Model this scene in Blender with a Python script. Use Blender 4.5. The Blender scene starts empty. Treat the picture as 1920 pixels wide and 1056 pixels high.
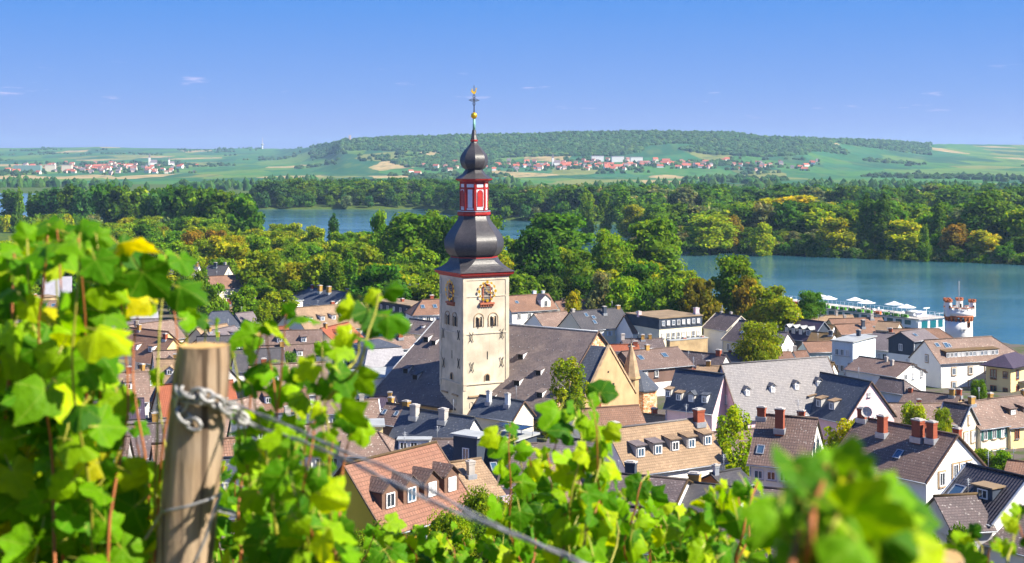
import bpy, bmesh, math, random
from mathutils import Vector, Matrix, noise as mnoise
R = math.radians
rng = random.Random(7)
scene = bpy.context.scene
COL = scene.collection

# ------------------------------------------------------------------ camera
F = 2600.0          # focal length in photograph pixels (1920 wide)
HC = 47.0           # camera height above the river, metres
cam_d = bpy.data.cameras.new('camera')
cam = bpy.data.objects.new('camera', cam_d); COL.objects.link(cam)
cam.location = (0, 0, HC); cam.rotation_euler = (R(90), 0, 0)
cam_d.sensor_width = 36.0; cam_d.lens = 36.0 * F / 1920.0
cam_d.shift_y = -228.0 / 1920.0
cam_d.clip_start = 0.05; cam_d.clip_end = 40000
cam_d.dof.use_dof = True; cam_d.dof.focus_distance = 200.0; cam_d.dof.aperture_fstop = 6.2
scene.camera = cam

# ------------------------------------------------------------------ sky and sun
SUN_EL, SUN_DIR = 41.0, Vector((0.95, -0.312))          # horizontal direction towards the sun
world = bpy.data.worlds.new('World'); scene.world = world; world.use_nodes = True
wn, wl = world.node_tree.nodes, world.node_tree.links
for n in list(wn): wn.remove(n)
wout = wn.new('ShaderNodeOutputWorld'); wbg = wn.new('ShaderNodeBackground')
sky = wn.new('ShaderNodeTexSky'); sky.sky_type = 'NISHITA'; sky.sun_disc = False
sky.sun_elevation = R(SUN_EL); sky.sun_rotation = math.atan2(SUN_DIR.x, SUN_DIR.y)
sky.altitude = 0; sky.air_density = 1.0; sky.dust_density = 0.0; sky.ozone_density = 5.0
hsv = wn.new('ShaderNodeHueSaturation'); hsv.inputs['Saturation'].default_value = 1.35
wl.new(sky.outputs[0], hsv.inputs['Color'])
# clear summer air: violet-blue towards the horizon all the way round
tc = wn.new('ShaderNodeTexCoord'); sp = wn.new('ShaderNodeSeparateXYZ'); wl.new(tc.outputs['Generated'], sp.inputs[0])
el = wn.new('ShaderNodeMapRange'); el.inputs['From Min'].default_value = -0.02; el.inputs['From Max'].default_value = 0.55; wl.new(sp.outputs[2], el.inputs['Value'])
ramp = wn.new('ShaderNodeValToRGB'); wl.new(el.outputs[0], ramp.inputs[0]); re_ = ramp.color_ramp.elements
re_[0].position = 0.03; re_[0].color = (2.3, 2.6, 6.2, 1); re_[1].position = 1.0; re_[1].color = (0.5, 1.5, 5.0, 1)
for p_, c_ in ((0.12, (1.3, 2.38, 6.1, 1)), (0.25, (0.5, 2.0, 6.0, 1)), (0.5, (0.6, 1.8, 5.4, 1))):
    e_ = re_.new(p_); e_.color = c_
tint = wn.new('ShaderNodeMix'); tint.data_type = 'RGBA'; tint.inputs['Factor'].default_value = 0.9
wl.new(hsv.outputs[0], tint.inputs[6]); wl.new(ramp.outputs[0], tint.inputs[7])
# small fair-weather wisps all round the sky, low above the hills
def wmath(op, a, b=None, c=None):
    m = wn.new('ShaderNodeMath'); m.operation = op
    for i, v in enumerate((a, b, c)):
        if v is None: continue
        if isinstance(v, (int, float)): m.inputs[i].default_value = v
        else: wl.new(v, m.inputs[i])
    return m.outputs[0]
az = wmath('ARCTAN2', sp.outputs[0], sp.outputs[1])
cv = wn.new('ShaderNodeCombineXYZ'); wl.new(wmath('MULTIPLY', az, 19.0), cv.inputs[0]); wl.new(wmath('MULTIPLY', sp.outputs[2], 150.0), cv.inputs[1])
cn = wn.new('ShaderNodeTexNoise'); cn.inputs['Scale'].default_value = 1.0; cn.inputs['Detail'].default_value = 5.0; cn.inputs['Roughness'].default_value = 0.55
wl.new(cv.outputs[0], cn.inputs['Vector'])
cr = wn.new('ShaderNodeMapRange'); cr.inputs['From Min'].default_value = 0.635; cr.inputs['From Max'].default_value = 0.74
wl.new(cn.outputs['Fac'], cr.inputs['Value'])
fade = wn.new('ShaderNodeMapRange'); fade.inputs['From Min'].default_value = 0.026; fade.inputs['From Max'].default_value = 0.04
wl.new(sp.outputs[2], fade.inputs['Value'])
fade2 = wn.new('ShaderNodeMapRange'); fade2.inputs['From Min'].default_value = 0.07; fade2.inputs['From Max'].default_value = 0.05
wl.new(sp.outputs[2], fade2.inputs['Value'])
cfac = wmath('MULTIPLY', wmath('MULTIPLY', cr.outputs[0], fade.outputs[0]), wmath('MULTIPLY', fade2.outputs[0], 0.55))
cmx = wn.new('ShaderNodeMix'); cmx.data_type = 'RGBA'; wl.new(cfac, cmx.inputs['Factor'])
wl.new(tint.outputs[2], cmx.inputs[6]); cmx.inputs[7].default_value = (9.0, 7.2, 9.0, 1)
wl.new(cmx.outputs[2], wbg.inputs['Color']); wbg.inputs['Strength'].default_value = 0.062
wl.new(wbg.outputs[0], wout.inputs['Surface'])

sd = bpy.data.lights.new('sun', 'SUN'); sd.energy = 5.0; sd.angle = R(0.53); sd.color = (1.0, 0.93, 0.80)
sun = bpy.data.objects.new('sun', sd); COL.objects.link(sun)
sv = Vector((SUN_DIR.x * math.cos(R(SUN_EL)), SUN_DIR.y * math.cos(R(SUN_EL)), math.sin(R(SUN_EL)))).normalized()
sun.rotation_euler = sv.to_track_quat('Z', 'Y').to_euler(); sun.location = (60, -30, 120)

vs = scene.view_settings
vs.view_transform = 'Standard'; vs.look = 'None'; vs.exposure = 1.2; vs.gamma = 1.0; vs.use_curve_mapping = False
scene.cycles.max_bounces = 5; scene.cycles.diffuse_bounces = 2; scene.cycles.glossy_bounces = 2
scene.cycles.transmission_bounces = 3; scene.cycles.transparent_max_bounces = 4; scene.cycles.volume_bounces = 0
scene.cycles.caustics_reflective = False; scene.cycles.caustics_refractive = False
scene.cycles.use_denoising = True
try: scene.cycles.use_light_tree = False
except Exception: pass

# ------------------------------------------------------------------ places
def at(px, py, Y):
    return Vector(((px - 960) / F * Y, Y, HC - (py - 300) / F * Y))
def atz(px, py, Z):
    return at(px, py, F * (HC - Z) / (py - 300))
def lerp(a, b, t): return a + (b - a) * t
def sm(a, b, x):
    t = min(1, max(0, (x - a) / (b - a))); return t * t * (3 - 2 * t)
def table(t, x):
    if x <= t[0][0]: return t[0][1]
    for (a, va), (b, vb) in zip(t, t[1:]):
        if x <= b: return va + (vb - va) * (x - a) / (b - a)
    return t[-1][1]
SLOPE = [(-60, 60), (0, 45.3), (40, 32), (80, 20.5), (105, 14.0), (125, 11.0), (150, 9.0), (180, 7.8), (210, 6.8), (260, 5.0), (330, 3.6), (400, 3.0)]
SKYLINE = [(-800, 279), (0, 277), (180, 275), (300, 278), (480, 279), (560, 277), (620, 271), (650, 264), (760, 258), (870, 256), (1000, 254), (1080, 250), (1250, 249),
           (1380, 252), (1420, 258), (1560, 262.5), (1680, 266.5), (1730, 270), (1800, 270.5), (1920, 271), (2700, 272)]
YSKY = [(-800, 7800), (520, 7600), (640, 4700), (1500, 4600), (1860, 6500), (2700, 6800)]
PEXP = [(-800, 0.8), (520, 0.8), (640, 1.25), (1500, 1.2), (1860, 0.75), (2700, 0.75)]
def bank(X, Y): return (X - 112) * 0.83 + (Y - 352) * 0.56          # metres out into the river from the near bank
def farbank(X):
    return table([(-900, 2000), (-330, 1900), (-262, 1330), (-240, 1312), (-75, 1320), (-40, 1110), (60, 1010), (300, 950), (600, 890), (1500, 700)], X)
IA, IB, IR = Vector((119, 761)), Vector((880, 279)), 60.0
def island(X, Y):
    p = Vector((X, Y)); ab = IB - IA
    t = max(0, min(1, (p - IA).dot(ab) / ab.length_squared)); return IR - (p - (IA + ab * t)).length
def ground_z(X, Y):
    if Y < 1: return table(SLOPE, Y)
    n1 = mnoise.noise(Vector((X * 0.02, Y * 0.02, 3)))
    s = bank(X, Y)
    near = lerp(table(SLOPE, Y) + (n1 * 0.4 if Y > 30 else 0), -3.0, sm(-9, 6, s + n1 * 3))
    if s < -10 or Y < 300: return near
    isl = lerp(-3.0, 2.2, sm(-2, 12, island(X, Y) + n1 * 8))
    px = X / Y * F + 960
    fz = -3.0
    d = Y - farbank(X) + n1 * 12
    if d > -8:
        n2 = mnoise.noise(Vector((X * 0.0016, Y * 0.0016, 9)))
        low = 2.5 + n1 * 0.5 + sm(2200, 3400, Y) * (6 + n2 * 4)
        Y0, ys = 3300.0, table(YSKY, px)
        if Y > Y0:
            q = (Y - Y0) / (ys - Y0); sk = table(SKYLINE, px) + mnoise.noise(Vector((px * 0.012, 0, 5))) * 1.5
            if q <= 1:
                bump = mnoise.noise(Vector((X * 0.0022, Y * 0.0022, 1))) * 3.2 * math.sin(math.pi * q)
                py = lerp(300 + (HC - 8) / Y0 * F, sk, q ** table(PEXP, px)) + bump
                low = HC - (py - 300) / F * Y
            else:
                low = HC - (sk - 300) / F * ys - (Y - ys) * 0.03
        fz = lerp(-3.0, low, sm(-6, 8, d))
    return max(near, isl, fz)

# ------------------------------------------------------------------ object helpers
def link(o, parent=None):
    COL.objects.link(o)
    if parent is not None: o.parent = parent
    return o
def tag(o, label=None, cat=None, group=None, kind=None):
    if label: o['label'] = label
    if cat: o['category'] = cat
    if group: o['group'] = group
    if kind: o['kind'] = kind
    return o
def empty(name, loc, rz=0.0):
    o = bpy.data.objects.new(name, None); o.location = loc; o.rotation_euler = (0, 0, rz); o.empty_display_size = 0.3
    return link(o)

class MB:
    """collects faces, builds one mesh"""
    def __init__(s): s.v, s.f, s.uv, s.mi, s.sm = [], [], [], [], []
    def face(s, pts, uv=None, mi=0, smooth=False):
        b = len(s.v); s.v += [tuple(p) for p in pts]; s.f.append(tuple(range(b, b + len(pts))))
        s.uv.append(uv if uv else [(0, 0)] * len(pts)); s.mi.append(mi); s.sm.append(smooth)
    def box(s, c, d, mi=0, rz=0.0, taper=1.0):
        cx, cy, cz = c; hx, hy, hz = d[0] / 2, d[1] / 2, d[2] / 2
        ca, sa = math.cos(rz), math.sin(rz); P = []
        for k in (-1, 1):
            t = 1.0 if k < 0 else taper
            for (i, j) in ((-1, -1), (1, -1), (1, 1), (-1, 1)):
                x, y = i * hx * t, j * hy * t
                P.append((cx + x * ca - y * sa, cy + x * sa + y * ca, cz + k * hz))
        lx, ly, lz = d
        for q, (a, b_) in (((0, 1, 5, 4), (lx, lz)), ((1, 2, 6, 5), (ly, lz)), ((2, 3, 7, 6), (lx, lz)), ((3, 0, 4, 7), (ly, lz)), ((4, 5, 6, 7), (lx, ly)), ((3, 2, 1, 0), (lx, ly))):
            s.face([P[i] for i in q], [(0, 0), (a, 0), (a, b_), (0, b_)], mi)
    def ring(s, prof, n=8, c=(0, 0, 0), rot=0.0, mi=0, smooth=False, cap=True):
        """lathe of (radius, z) pairs"""
        rows = []
        for (r, z) in prof:
            rows.append([(c[0] + r * math.cos(rot + 2 * math.pi * k / n), c[1] + r * math.sin(rot + 2 * math.pi * k / n), c[2] + z) for k in range(n)])
        acc = 0
        for i, (a, b) in enumerate(zip(rows, rows[1:])):
            dz = math.hypot(prof[i + 1][0] - prof[i][0], prof[i + 1][1] - prof[i][1]); r0 = max(prof[i][0], 0.01)
            for k in range(n):
                j = (k + 1) % n; u0, u1 = 2 * math.pi * r0 * k / n, 2 * math.pi * r0 * (k + 1) / n
                s.face([a[k], a[j], b[j], b[k]], [(u0, acc), (u1, acc), (u1, acc + dz), (u0, acc + dz)], mi, smooth)
            acc += dz
        if cap:
            s.face(rows[-1], None, mi); s.face(rows[0][::-1], None, mi)
    def tube(s, pts, rad, n=6, mi=0, smooth=True):
        pts = [Vector(p) for p in pts]; rows = []
        for i, p in enumerate(pts):
            d = (pts[min(i + 1, len(pts) - 1)] - pts[max(i - 1, 0)])
            if d.length < 1e-9: d = Vector((0, 0, 1))
            d.normalize(); a = d.orthogonal().normalized()
            if i and rows:
                a = (pa - d * pa.dot(d)); a = a.normalized() if a.length > 1e-6 else d.orthogonal().normalized()
            pa = a; b = d.cross(a); r = rad[i] if isinstance(rad, (list, tuple)) else rad
            rows.append([p + (a * math.cos(2 * math.pi * k / n) + b * math.sin(2 * math.pi * k / n)) * r for k in range(n)])
        for a, b in zip(rows, rows[1:]):
            for k in range(n): s.face([a[k], a[(k + 1) % n], b[(k + 1) % n], b[k]], None, mi, smooth)
        s.face(rows[0][::-1], None, mi); s.face(rows[-1], None, mi)
    def mesh(s, name, mats):
        me = bpy.data.meshes.new(name); me.from_pydata(s.v, [], s.f)
        if not isinstance(mats, (list, tuple)): mats = [mats]
        for m in mats: me.materials.append(m)
        uvl = me.uv_layers.new(name='UVMap')
        uvl.data.foreach_set('uv', [c for f in s.uv for p in f for c in p])
        me.polygons.foreach_set('material_index', s.mi); me.polygons.foreach_set('use_smooth', s.sm)
        if any(s.sm):
            bm = bmesh.new(); bm.from_mesh(me); bmesh.ops.remove_doubles(bm, verts=bm.verts, dist=1e-5); bm.to_mesh(me); bm.free()
        me.update(); return me
    def build(s, name, mats, parent=None, loc=None):
        o = bpy.data.objects.new(name, s.mesh(name, mats))
        if loc is not None: o.location = loc
        return link(o, parent)

# ------------------------------------------------------------------ materials
MATS = {}
def newmat(name):
    m = bpy.data.materials.new(name); m.use_nodes = True; nt = m.node_tree
    b = nt.nodes.get('Principled BSDF'); MATS[name] = m
    return m, nt.nodes, nt.links, b
def nd(N, t, **kw):
    n = N.new(t)
    for k, v in kw.items():
        if k in n.inputs: n.inputs[k].default_value = v
        else: setattr(n, k, v)
    return n
def mixc(N, L, fac, a, b, mode='MIX'):
    m = N.new('ShaderNodeMix'); m.data_type = 'RGBA'; m.blend_type = mode
    for i, v in ((0, fac), (6, a), (7, b)):
        if isinstance(v, (int, float)): m.inputs[i].default_value = v
        elif isinstance(v, tuple): m.inputs[i].default_value = v if len(v) == 4 else (*v, 1)
        else: L.new(v, m.inputs[i])
    return m.outputs[2]
def rng_node(N, L, val, a, b, c=0.0, d=1.0):
    m = N.new('ShaderNodeMapRange'); L.new(val, m.inputs['Value'])
    m.inputs['From Min'].default_value = a; m.inputs['From Max'].default_value = b; m.inputs['To Min'].default_value = c; m.inputs['To Max'].default_value = d
    return m.outputs[0]
def plaster(name, col, var=0.16, stain=0.25, rough=0.9, scale=0.5, stain_col=None):
    """wall render with soft blotches, vertical run-off streaks and fine grain"""
    m, N, L, b = newmat(name)
    tc = nd(N, 'ShaderNodeTexCoord')
    oi = nd(N, 'ShaderNodeObjectInfo')
    off = nd(N, 'ShaderNodeVectorMath', operation='ADD'); L.new(tc.outputs['Object'], off.inputs[0])
    cx = nd(N, 'ShaderNodeCombineXYZ'); L.new(oi.outputs['Random'], cx.inputs[0]); 
    ms = nd(N, 'ShaderNodeVectorMath', operation='SCALE'); L.new(cx.outputs[0], ms.inputs[0]); ms.inputs['Scale'].default_value = 60
    L.new(ms.outputs[0], off.inputs[1])
    n1 = nd(N, 'ShaderNodeTexNoise', Scale=scale, Detail=6.0); L.new(off.outputs[0], n1.inputs['Vector'])
    mp = nd(N, 'ShaderNodeMapping'); mp.inputs['Scale'].default_value = (2.2, 2.2, 0.28); L.new(off.outputs[0], mp.inputs[0])
    n2 = nd(N, 'ShaderNodeTexNoise', Scale=1.0, Detail=5.0); L.new(mp.outputs[0], n2.inputs['Vector'])
    dark = tuple(c * (1 - var * 1.6) for c in col)
    c1 = mixc(N, L, rng_node(N, L, n1.outputs['Fac'], 0.35, 0.65), dark, col)
    sc = stain_col or tuple(c * 0.55 for c in col)
    c2 = mixc(N, L, rng_node(N, L, n2.outputs['Fac'], 0.56, 0.78, 0, stain), c1, sc)
    L.new(c2, b.inputs['Base Color']); b.inputs['Roughness'].default_value = rough; b.inputs['Specular IOR Level'].default_value = 0.25
    n3 = nd(N, 'ShaderNodeTexNoise', Scale=14.0, Detail=3.0); L.new(tc.outputs['Object'], n3.inputs['Vector'])
    bp = nd(N, 'ShaderNodeBump', Strength=0.15, Distance=0.03); L.new(n3.outputs['Fac'], bp.inputs['Height']); L.new(bp.outputs[0], b.inputs['Normal'])
    return m
def roofing(name, col, col2, bw=0.28, rh=0.3, gap=0.35, lichen=0.0, lcol=(0.62, 0.58, 0.50), rough=0.75, patch=0.35, pcol=None, lscale=2.2, rib=0.0, bump=0.5):
    """roof covering laid in courses (UV in metres: along the eave, up the slope)"""
    m, N, L, b = newmat(name)
    uv = nd(N, 'ShaderNodeUVMap'); tc = nd(N, 'ShaderNodeTexCoord'); oi = nd(N, 'ShaderNodeObjectInfo')
    br = nd(N, 'ShaderNodeTexBrick', Scale=1.0); br.offset = 0.5
    br.inputs['Brick Width'].default_value = bw; br.inputs['Row Height'].default_value = rh; br.inputs['Mortar Size'].default_value = 0.022; br.inputs['Mortar Smooth'].default_value = 0.4
    br.inputs['Color1'].default_value = (*col, 1); br.inputs['Color2'].default_value = (*col2, 1); br.inputs['Bias'].default_value = 0.0
    br.inputs['Mortar'].default_value = (*[c * gap for c in col], 1)
    L.new(uv.outputs[0], br.inputs['Vector'])
    sc = nd(N, 'ShaderNodeVectorMath', operation='SCALE'); L.new(uv.outputs[0], sc.inputs[0]); sc.inputs['Scale'].default_value = 1.0
    wr = nd(N, 'ShaderNodeVectorMath', operation='ADD'); L.new(tc.outputs['Object'], wr.inputs[0])
    cx = nd(N, 'ShaderNodeCombineXYZ'); mm = nd(N, 'ShaderNodeMath', operation='MULTIPLY'); L.new(oi.outputs['Random'], mm.inputs[0]); mm.inputs[1].default_value = 77; L.new(mm.outputs[0], cx.inputs[0]); L.new(cx.outputs[0], wr.inputs[1])
    n1 = nd(N, 'ShaderNodeTexNoise', Scale=0.35, Detail=6.0, Roughness=0.6); L.new(wr.outputs[0], n1.inputs['Vector'])
    n2 = nd(N, 'ShaderNodeTexNoise', Scale=3.2, Detail=4.0); L.new(wr.outputs[0], n2.inputs['Vector'])
    pc = pcol or tuple(min(1, c * 1.7) for c in col)
    c = mixc(N, L, rng_node(N, L, n1.outputs['Fac'], 0.45, 0.75, 0, patch), br.outputs['Color'], pc)
    c = mixc(N, L, rng_node(N, L, n2.outputs['Fac'], 0.3, 0.75, 0.0, 0.45), c, tuple(q * 0.55 for q in col))
    if lichen:
        vo = nd(N, 'ShaderNodeTexVoronoi', Scale=lscale); L.new(wr.outputs[0], vo.inputs['Vector'])
        n4 = nd(N, 'ShaderNodeTexNoise', Scale=9.0, Detail=2.0); L.new(wr.outputs[0], n4.inputs['Vector'])
        ad = nd(N, 'ShaderNodeMath', operation='MULTIPLY_ADD'); L.new(n4.outputs['Fac'], ad.inputs[0]); ad.inputs[1].default_value = 0.5; L.new(vo.outputs['Distance'], ad.inputs[2])
        sp_ = rng_node(N, L, ad.outputs[0], 0.47, 0.40); n5 = rng_node(N, L, n1.outputs['Fac'], 0.38, 0.6, 0.25, 1.0)
        mu = nd(N, 'ShaderNodeMath', operation='MULTIPLY'); L.new(sp_, mu.inputs[0]); L.new(n5, mu.inputs[1])
        mu2 = nd(N, 'ShaderNodeMath', operation='MULTIPLY'); L.new(mu.outputs[0], mu2.inputs[0]); mu2.inputs[1].default_value = lichen
        c = mixc(N, L, mu2.outputs[0], c, lcol)
    # lapped courses: each row rises towards its lower edge
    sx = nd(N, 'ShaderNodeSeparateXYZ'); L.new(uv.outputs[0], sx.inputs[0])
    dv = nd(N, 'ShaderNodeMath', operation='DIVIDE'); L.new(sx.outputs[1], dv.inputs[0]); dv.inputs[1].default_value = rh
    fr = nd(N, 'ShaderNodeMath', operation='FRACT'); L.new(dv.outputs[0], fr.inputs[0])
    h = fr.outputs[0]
    c = mixc(N, L, rng_node(N, L, h, 0.0, 0.22, 1.0 - gap, 0.0), c, tuple(q * 0.35 for q in col))      # dark joint line: shade at each lap painted into the colour
    L.new(c, b.inputs['Base Color']); b.inputs['Roughness'].default_value = rough; b.inputs['Specular IOR Level'].default_value = 0.35
    if rib:
        d2 = nd(N, 'ShaderNodeMath', operation='MULTIPLY'); L.new(sx.outputs[0], d2.inputs[0]); d2.inputs[1].default_value = 2 * math.pi / bw
        sn = nd(N, 'ShaderNodeMath', operation='SINE'); L.new(d2.outputs[0], sn.inputs[0])
        ad2 = nd(N, 'ShaderNodeMath', operation='MULTIPLY_ADD'); L.new(sn.outputs[0], ad2.inputs[0]); ad2.inputs[1].default_value = -rib; L.new(h, ad2.inputs[2]); h = ad2.outputs[0]
    ad3 = nd(N, 'ShaderNodeMath', operation='MULTIPLY_ADD'); L.new(n2.outputs['Fac'], ad3.inputs[0]); ad3.inputs[1].default_value = 0.6; 
    ng = nd(N, 'ShaderNodeMath', operation='MULTIPLY'); L.new(h, ng.inputs[0]); ng.inputs[1].default_value = -1.0; L.new(ng.outputs[0], ad3.inputs[2])
    bp = nd(N, 'ShaderNodeBump', Strength=bump, Distance=0.06); L.new(ad3.outputs[0], bp.inputs['Height']); L.new(bp.outputs[0], b.inputs['Normal'])
    return m
def plain(name, col, rough=0.6, metal=0.0, var=0.25, scale=3.0, spec=0.4, bump=0.0):
    m, N, L, b = newmat(name)
    tc = nd(N, 'ShaderNodeTexCoord'); n1 = nd(N, 'ShaderNodeTexNoise', Scale=scale, Detail=5.0); L.new(tc.outputs['Object'], n1.inputs['Vector'])
    c = mixc(N, L, rng_node(N, L, n1.outputs['Fac'], 0.3, 0.7), tuple(c * (1 - var) for c in col), tuple(min(1, c * (1 + var * 0.4)) for c in col))
    L.new(c, b.inputs['Base Color']); b.inputs['Roughness'].default_value = rough; b.inputs['Metallic'].default_value = metal; b.inputs['Specular IOR Level'].default_value = spec
    if bump:
        bp = nd(N, 'ShaderNodeBump', Strength=bump, Distance=0.05); L.new(n1.outputs['Fac'], bp.inputs['Height']); L.new(bp.outputs[0], b.inputs['Normal'])
    return m
def rubble(name, c1, c2, mortar, scale=1.7):
    """uneven stone and brick masonry"""
    m, N, L, b = newmat(name)
    tc = nd(N, 'ShaderNodeTexCoord'); vo = nd(N, 'ShaderNodeTexVoronoi', Scale=scale); mp = nd(N, 'ShaderNodeMapping'); mp.inputs['Scale'].default_value = (1, 1, 1.8)
    L.new(tc.outputs['Object'], mp.inputs[0]); L.new(mp.outputs[0], vo.inputs['Vector'])
    ve = nd(N, 'ShaderNodeTexVoronoi', Scale=scale, feature='DISTANCE_TO_EDGE'); L.new(mp.outputs[0], ve.inputs['Vector'])
    sx = nd(N, 'ShaderNodeSeparateColor'); L.new(vo.outputs['Color'], sx.inputs[0])
    c = mixc(N, L, sx.outputs[0], c1, c2); c = mixc(N, L, rng_node(N, L, sx.outputs[1], 0.78, 0.82), c, mortar)
    c = mixc(N, L, rng_node(N, L, ve.outputs['Distance'], 0.03, 0.09, 1, 0), c, mortar)
    L.new(c, b.inputs['Base Color']); b.inputs['Roughness'].default_value = 0.95
    bp = nd(N, 'ShaderNodeBump', Strength=0.5, Distance=0.05); L.new(ve.outputs['Distance'], bp.inputs['Height']); L.new(bp.outputs[0], b.inputs['Normal'])
    return m
def leafmat(name, rough=0.55, trans=0.35, tcol=(1.25, 1.2, 0.5), spec=0.3, obj=True):
    """foliage: tint from the object's own colour, leaf-to-leaf variation, light through the blade"""
    m, N, L, b = newmat(name)
    oi = nd(N, 'ShaderNodeObjectInfo'); at_ = nd(N, 'ShaderNodeAttribute', attribute_name='shade')
    gm = nd(N, 'ShaderNodeMix', data_type='RGBA', blend_type='MULTIPLY'); gm.inputs[0].default_value = 1.0
    L.new(oi.outputs['Color'], gm.inputs[6]); L.new(at_.outputs['Color'], gm.inputs[7])
    L.new(gm.outputs[2], b.inputs['Base Color']); b.inputs['Roughness'].default_value = rough; b.inputs['Specular IOR Level'].default_value = spec
    tr = nd(N, 'ShaderNodeBsdfTranslucent'); tc_ = mixc(N, L, 1.0, gm.outputs[2], tcol, 'MULTIPLY'); L.new(tc_, tr.inputs['Color'])
    mx = nd(N, 'ShaderNodeMixShader'); mx.inputs[0].default_value = trans
    L.new(b.outputs[0], mx.inputs[1]); L.new(tr.outputs[0], mx.inputs[2]); L.new(mx.outputs[0], N['Material Output'].inputs['Surface'])
    return m

W_WHITE = plaster('plaster_white', (0.82, 0.80, 0.75), 0.05, 0.13); W_CREAM = plaster('plaster_cream', (0.80, 0.71, 0.52), 0.07, 0.15); W_YEL = plaster('plaster_yellow', (0.82, 0.56, 0.05), 0.06)
W_PALEY = plaster('plaster_pale_yellow', (0.80, 0.62, 0.30), 0.06); W_PINK = plaster('plaster_pink', (0.78, 0.55, 0.58), 0.08); W_TAN = plaster('plaster_tan', (0.52, 0.37, 0.20), 0.25, 0.5)
W_BLUE = plaster('plaster_pale_blue', (0.62, 0.70, 0.76), 0.08); W_MINT = plaster('plaster_grey_green', (0.42, 0.53, 0.55), 0.1); W_GREY = plaster('plaster_grey', (0.48, 0.46, 0.44), 0.12)
W_BROWN = plaster('cladding_brown', (0.20, 0.125, 0.10), 0.15); W_NAVY = plaster('cladding_slate', (0.055, 0.07, 0.10), 0.15); W_RED = plaster('plaster_orange', (0.55, 0.20, 0.06), 0.1)
W_TOWER = plaster('tower_plaster', (0.67, 0.575, 0.43), 0.20, 0.45, scale=0.42, stain_col=(0.40, 0.29, 0.18))
W_OCHRE = plaster('gable_plaster', (0.53, 0.36, 0.19), 0.16, 0.45, scale=0.4, stain_col=(0.42, 0.22, 0.10))
MASON = rubble('mixed_masonry', (0.50, 0.16, 0.05), (0.66, 0.34, 0.14), (0.66, 0.52, 0.36))
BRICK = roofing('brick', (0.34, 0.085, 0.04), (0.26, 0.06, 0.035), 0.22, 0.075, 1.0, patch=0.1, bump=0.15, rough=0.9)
BRICKY = plaster('chimney_ochre', (0.52, 0.30, 0.08), 0.3); BRICKW = plaster('chimney_render', (0.50, 0.46, 0.42), 0.2)
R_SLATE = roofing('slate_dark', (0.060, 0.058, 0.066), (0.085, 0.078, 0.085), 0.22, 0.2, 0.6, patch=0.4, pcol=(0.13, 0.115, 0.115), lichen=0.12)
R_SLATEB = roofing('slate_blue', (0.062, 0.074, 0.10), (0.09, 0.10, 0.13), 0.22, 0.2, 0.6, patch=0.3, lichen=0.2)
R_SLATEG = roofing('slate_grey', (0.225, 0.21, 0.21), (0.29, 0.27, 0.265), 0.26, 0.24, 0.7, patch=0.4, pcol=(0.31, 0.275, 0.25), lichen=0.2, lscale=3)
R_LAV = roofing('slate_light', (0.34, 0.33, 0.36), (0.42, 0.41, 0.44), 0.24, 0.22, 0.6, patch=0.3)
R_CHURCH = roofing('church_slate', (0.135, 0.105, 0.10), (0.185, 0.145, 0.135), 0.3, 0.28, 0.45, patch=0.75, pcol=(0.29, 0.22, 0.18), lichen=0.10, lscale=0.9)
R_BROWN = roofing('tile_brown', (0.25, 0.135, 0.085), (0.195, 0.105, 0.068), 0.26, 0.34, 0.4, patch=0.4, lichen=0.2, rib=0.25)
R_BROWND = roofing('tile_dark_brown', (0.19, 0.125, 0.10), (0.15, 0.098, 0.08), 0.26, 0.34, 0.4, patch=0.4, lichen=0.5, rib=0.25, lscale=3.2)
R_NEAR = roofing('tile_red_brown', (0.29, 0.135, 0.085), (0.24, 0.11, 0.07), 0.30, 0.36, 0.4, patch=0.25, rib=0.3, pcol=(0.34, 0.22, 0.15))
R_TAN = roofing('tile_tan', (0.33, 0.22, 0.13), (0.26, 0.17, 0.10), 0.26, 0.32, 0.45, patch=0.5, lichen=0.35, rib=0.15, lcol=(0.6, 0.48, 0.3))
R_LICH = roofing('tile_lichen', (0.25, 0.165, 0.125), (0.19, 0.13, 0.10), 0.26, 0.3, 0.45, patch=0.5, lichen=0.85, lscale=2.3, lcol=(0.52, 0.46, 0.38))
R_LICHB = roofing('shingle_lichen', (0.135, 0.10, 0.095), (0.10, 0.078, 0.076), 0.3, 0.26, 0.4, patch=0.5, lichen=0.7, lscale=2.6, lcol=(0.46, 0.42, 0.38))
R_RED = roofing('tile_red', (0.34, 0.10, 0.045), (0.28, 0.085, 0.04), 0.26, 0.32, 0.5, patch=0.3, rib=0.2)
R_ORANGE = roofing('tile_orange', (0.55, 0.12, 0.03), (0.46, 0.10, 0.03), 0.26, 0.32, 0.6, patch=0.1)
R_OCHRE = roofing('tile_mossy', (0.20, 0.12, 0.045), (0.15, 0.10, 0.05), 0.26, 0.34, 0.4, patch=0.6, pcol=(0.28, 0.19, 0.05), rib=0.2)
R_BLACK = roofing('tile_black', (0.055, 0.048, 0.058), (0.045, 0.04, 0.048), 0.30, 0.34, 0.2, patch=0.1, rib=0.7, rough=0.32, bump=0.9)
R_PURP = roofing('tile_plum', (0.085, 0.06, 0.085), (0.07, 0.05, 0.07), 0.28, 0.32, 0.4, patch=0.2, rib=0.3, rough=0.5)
R_METAL = plain('roof_sheet_grey', (0.36, 0.37, 0.36), 0.6, 0.0, 0.2, 0.6); R_FLATB = plain('roof_sheet_brown', (0.27, 0.19, 0.11), 0.8, 0.0, 0.3, 0.5)
R_GREYS = roofing('tile_grey', (0.19, 0.155, 0.155), (0.15, 0.125, 0.13), 0.3, 0.32, 0.5, patch=0.4, lichen=0.3, lscale=3)
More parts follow.
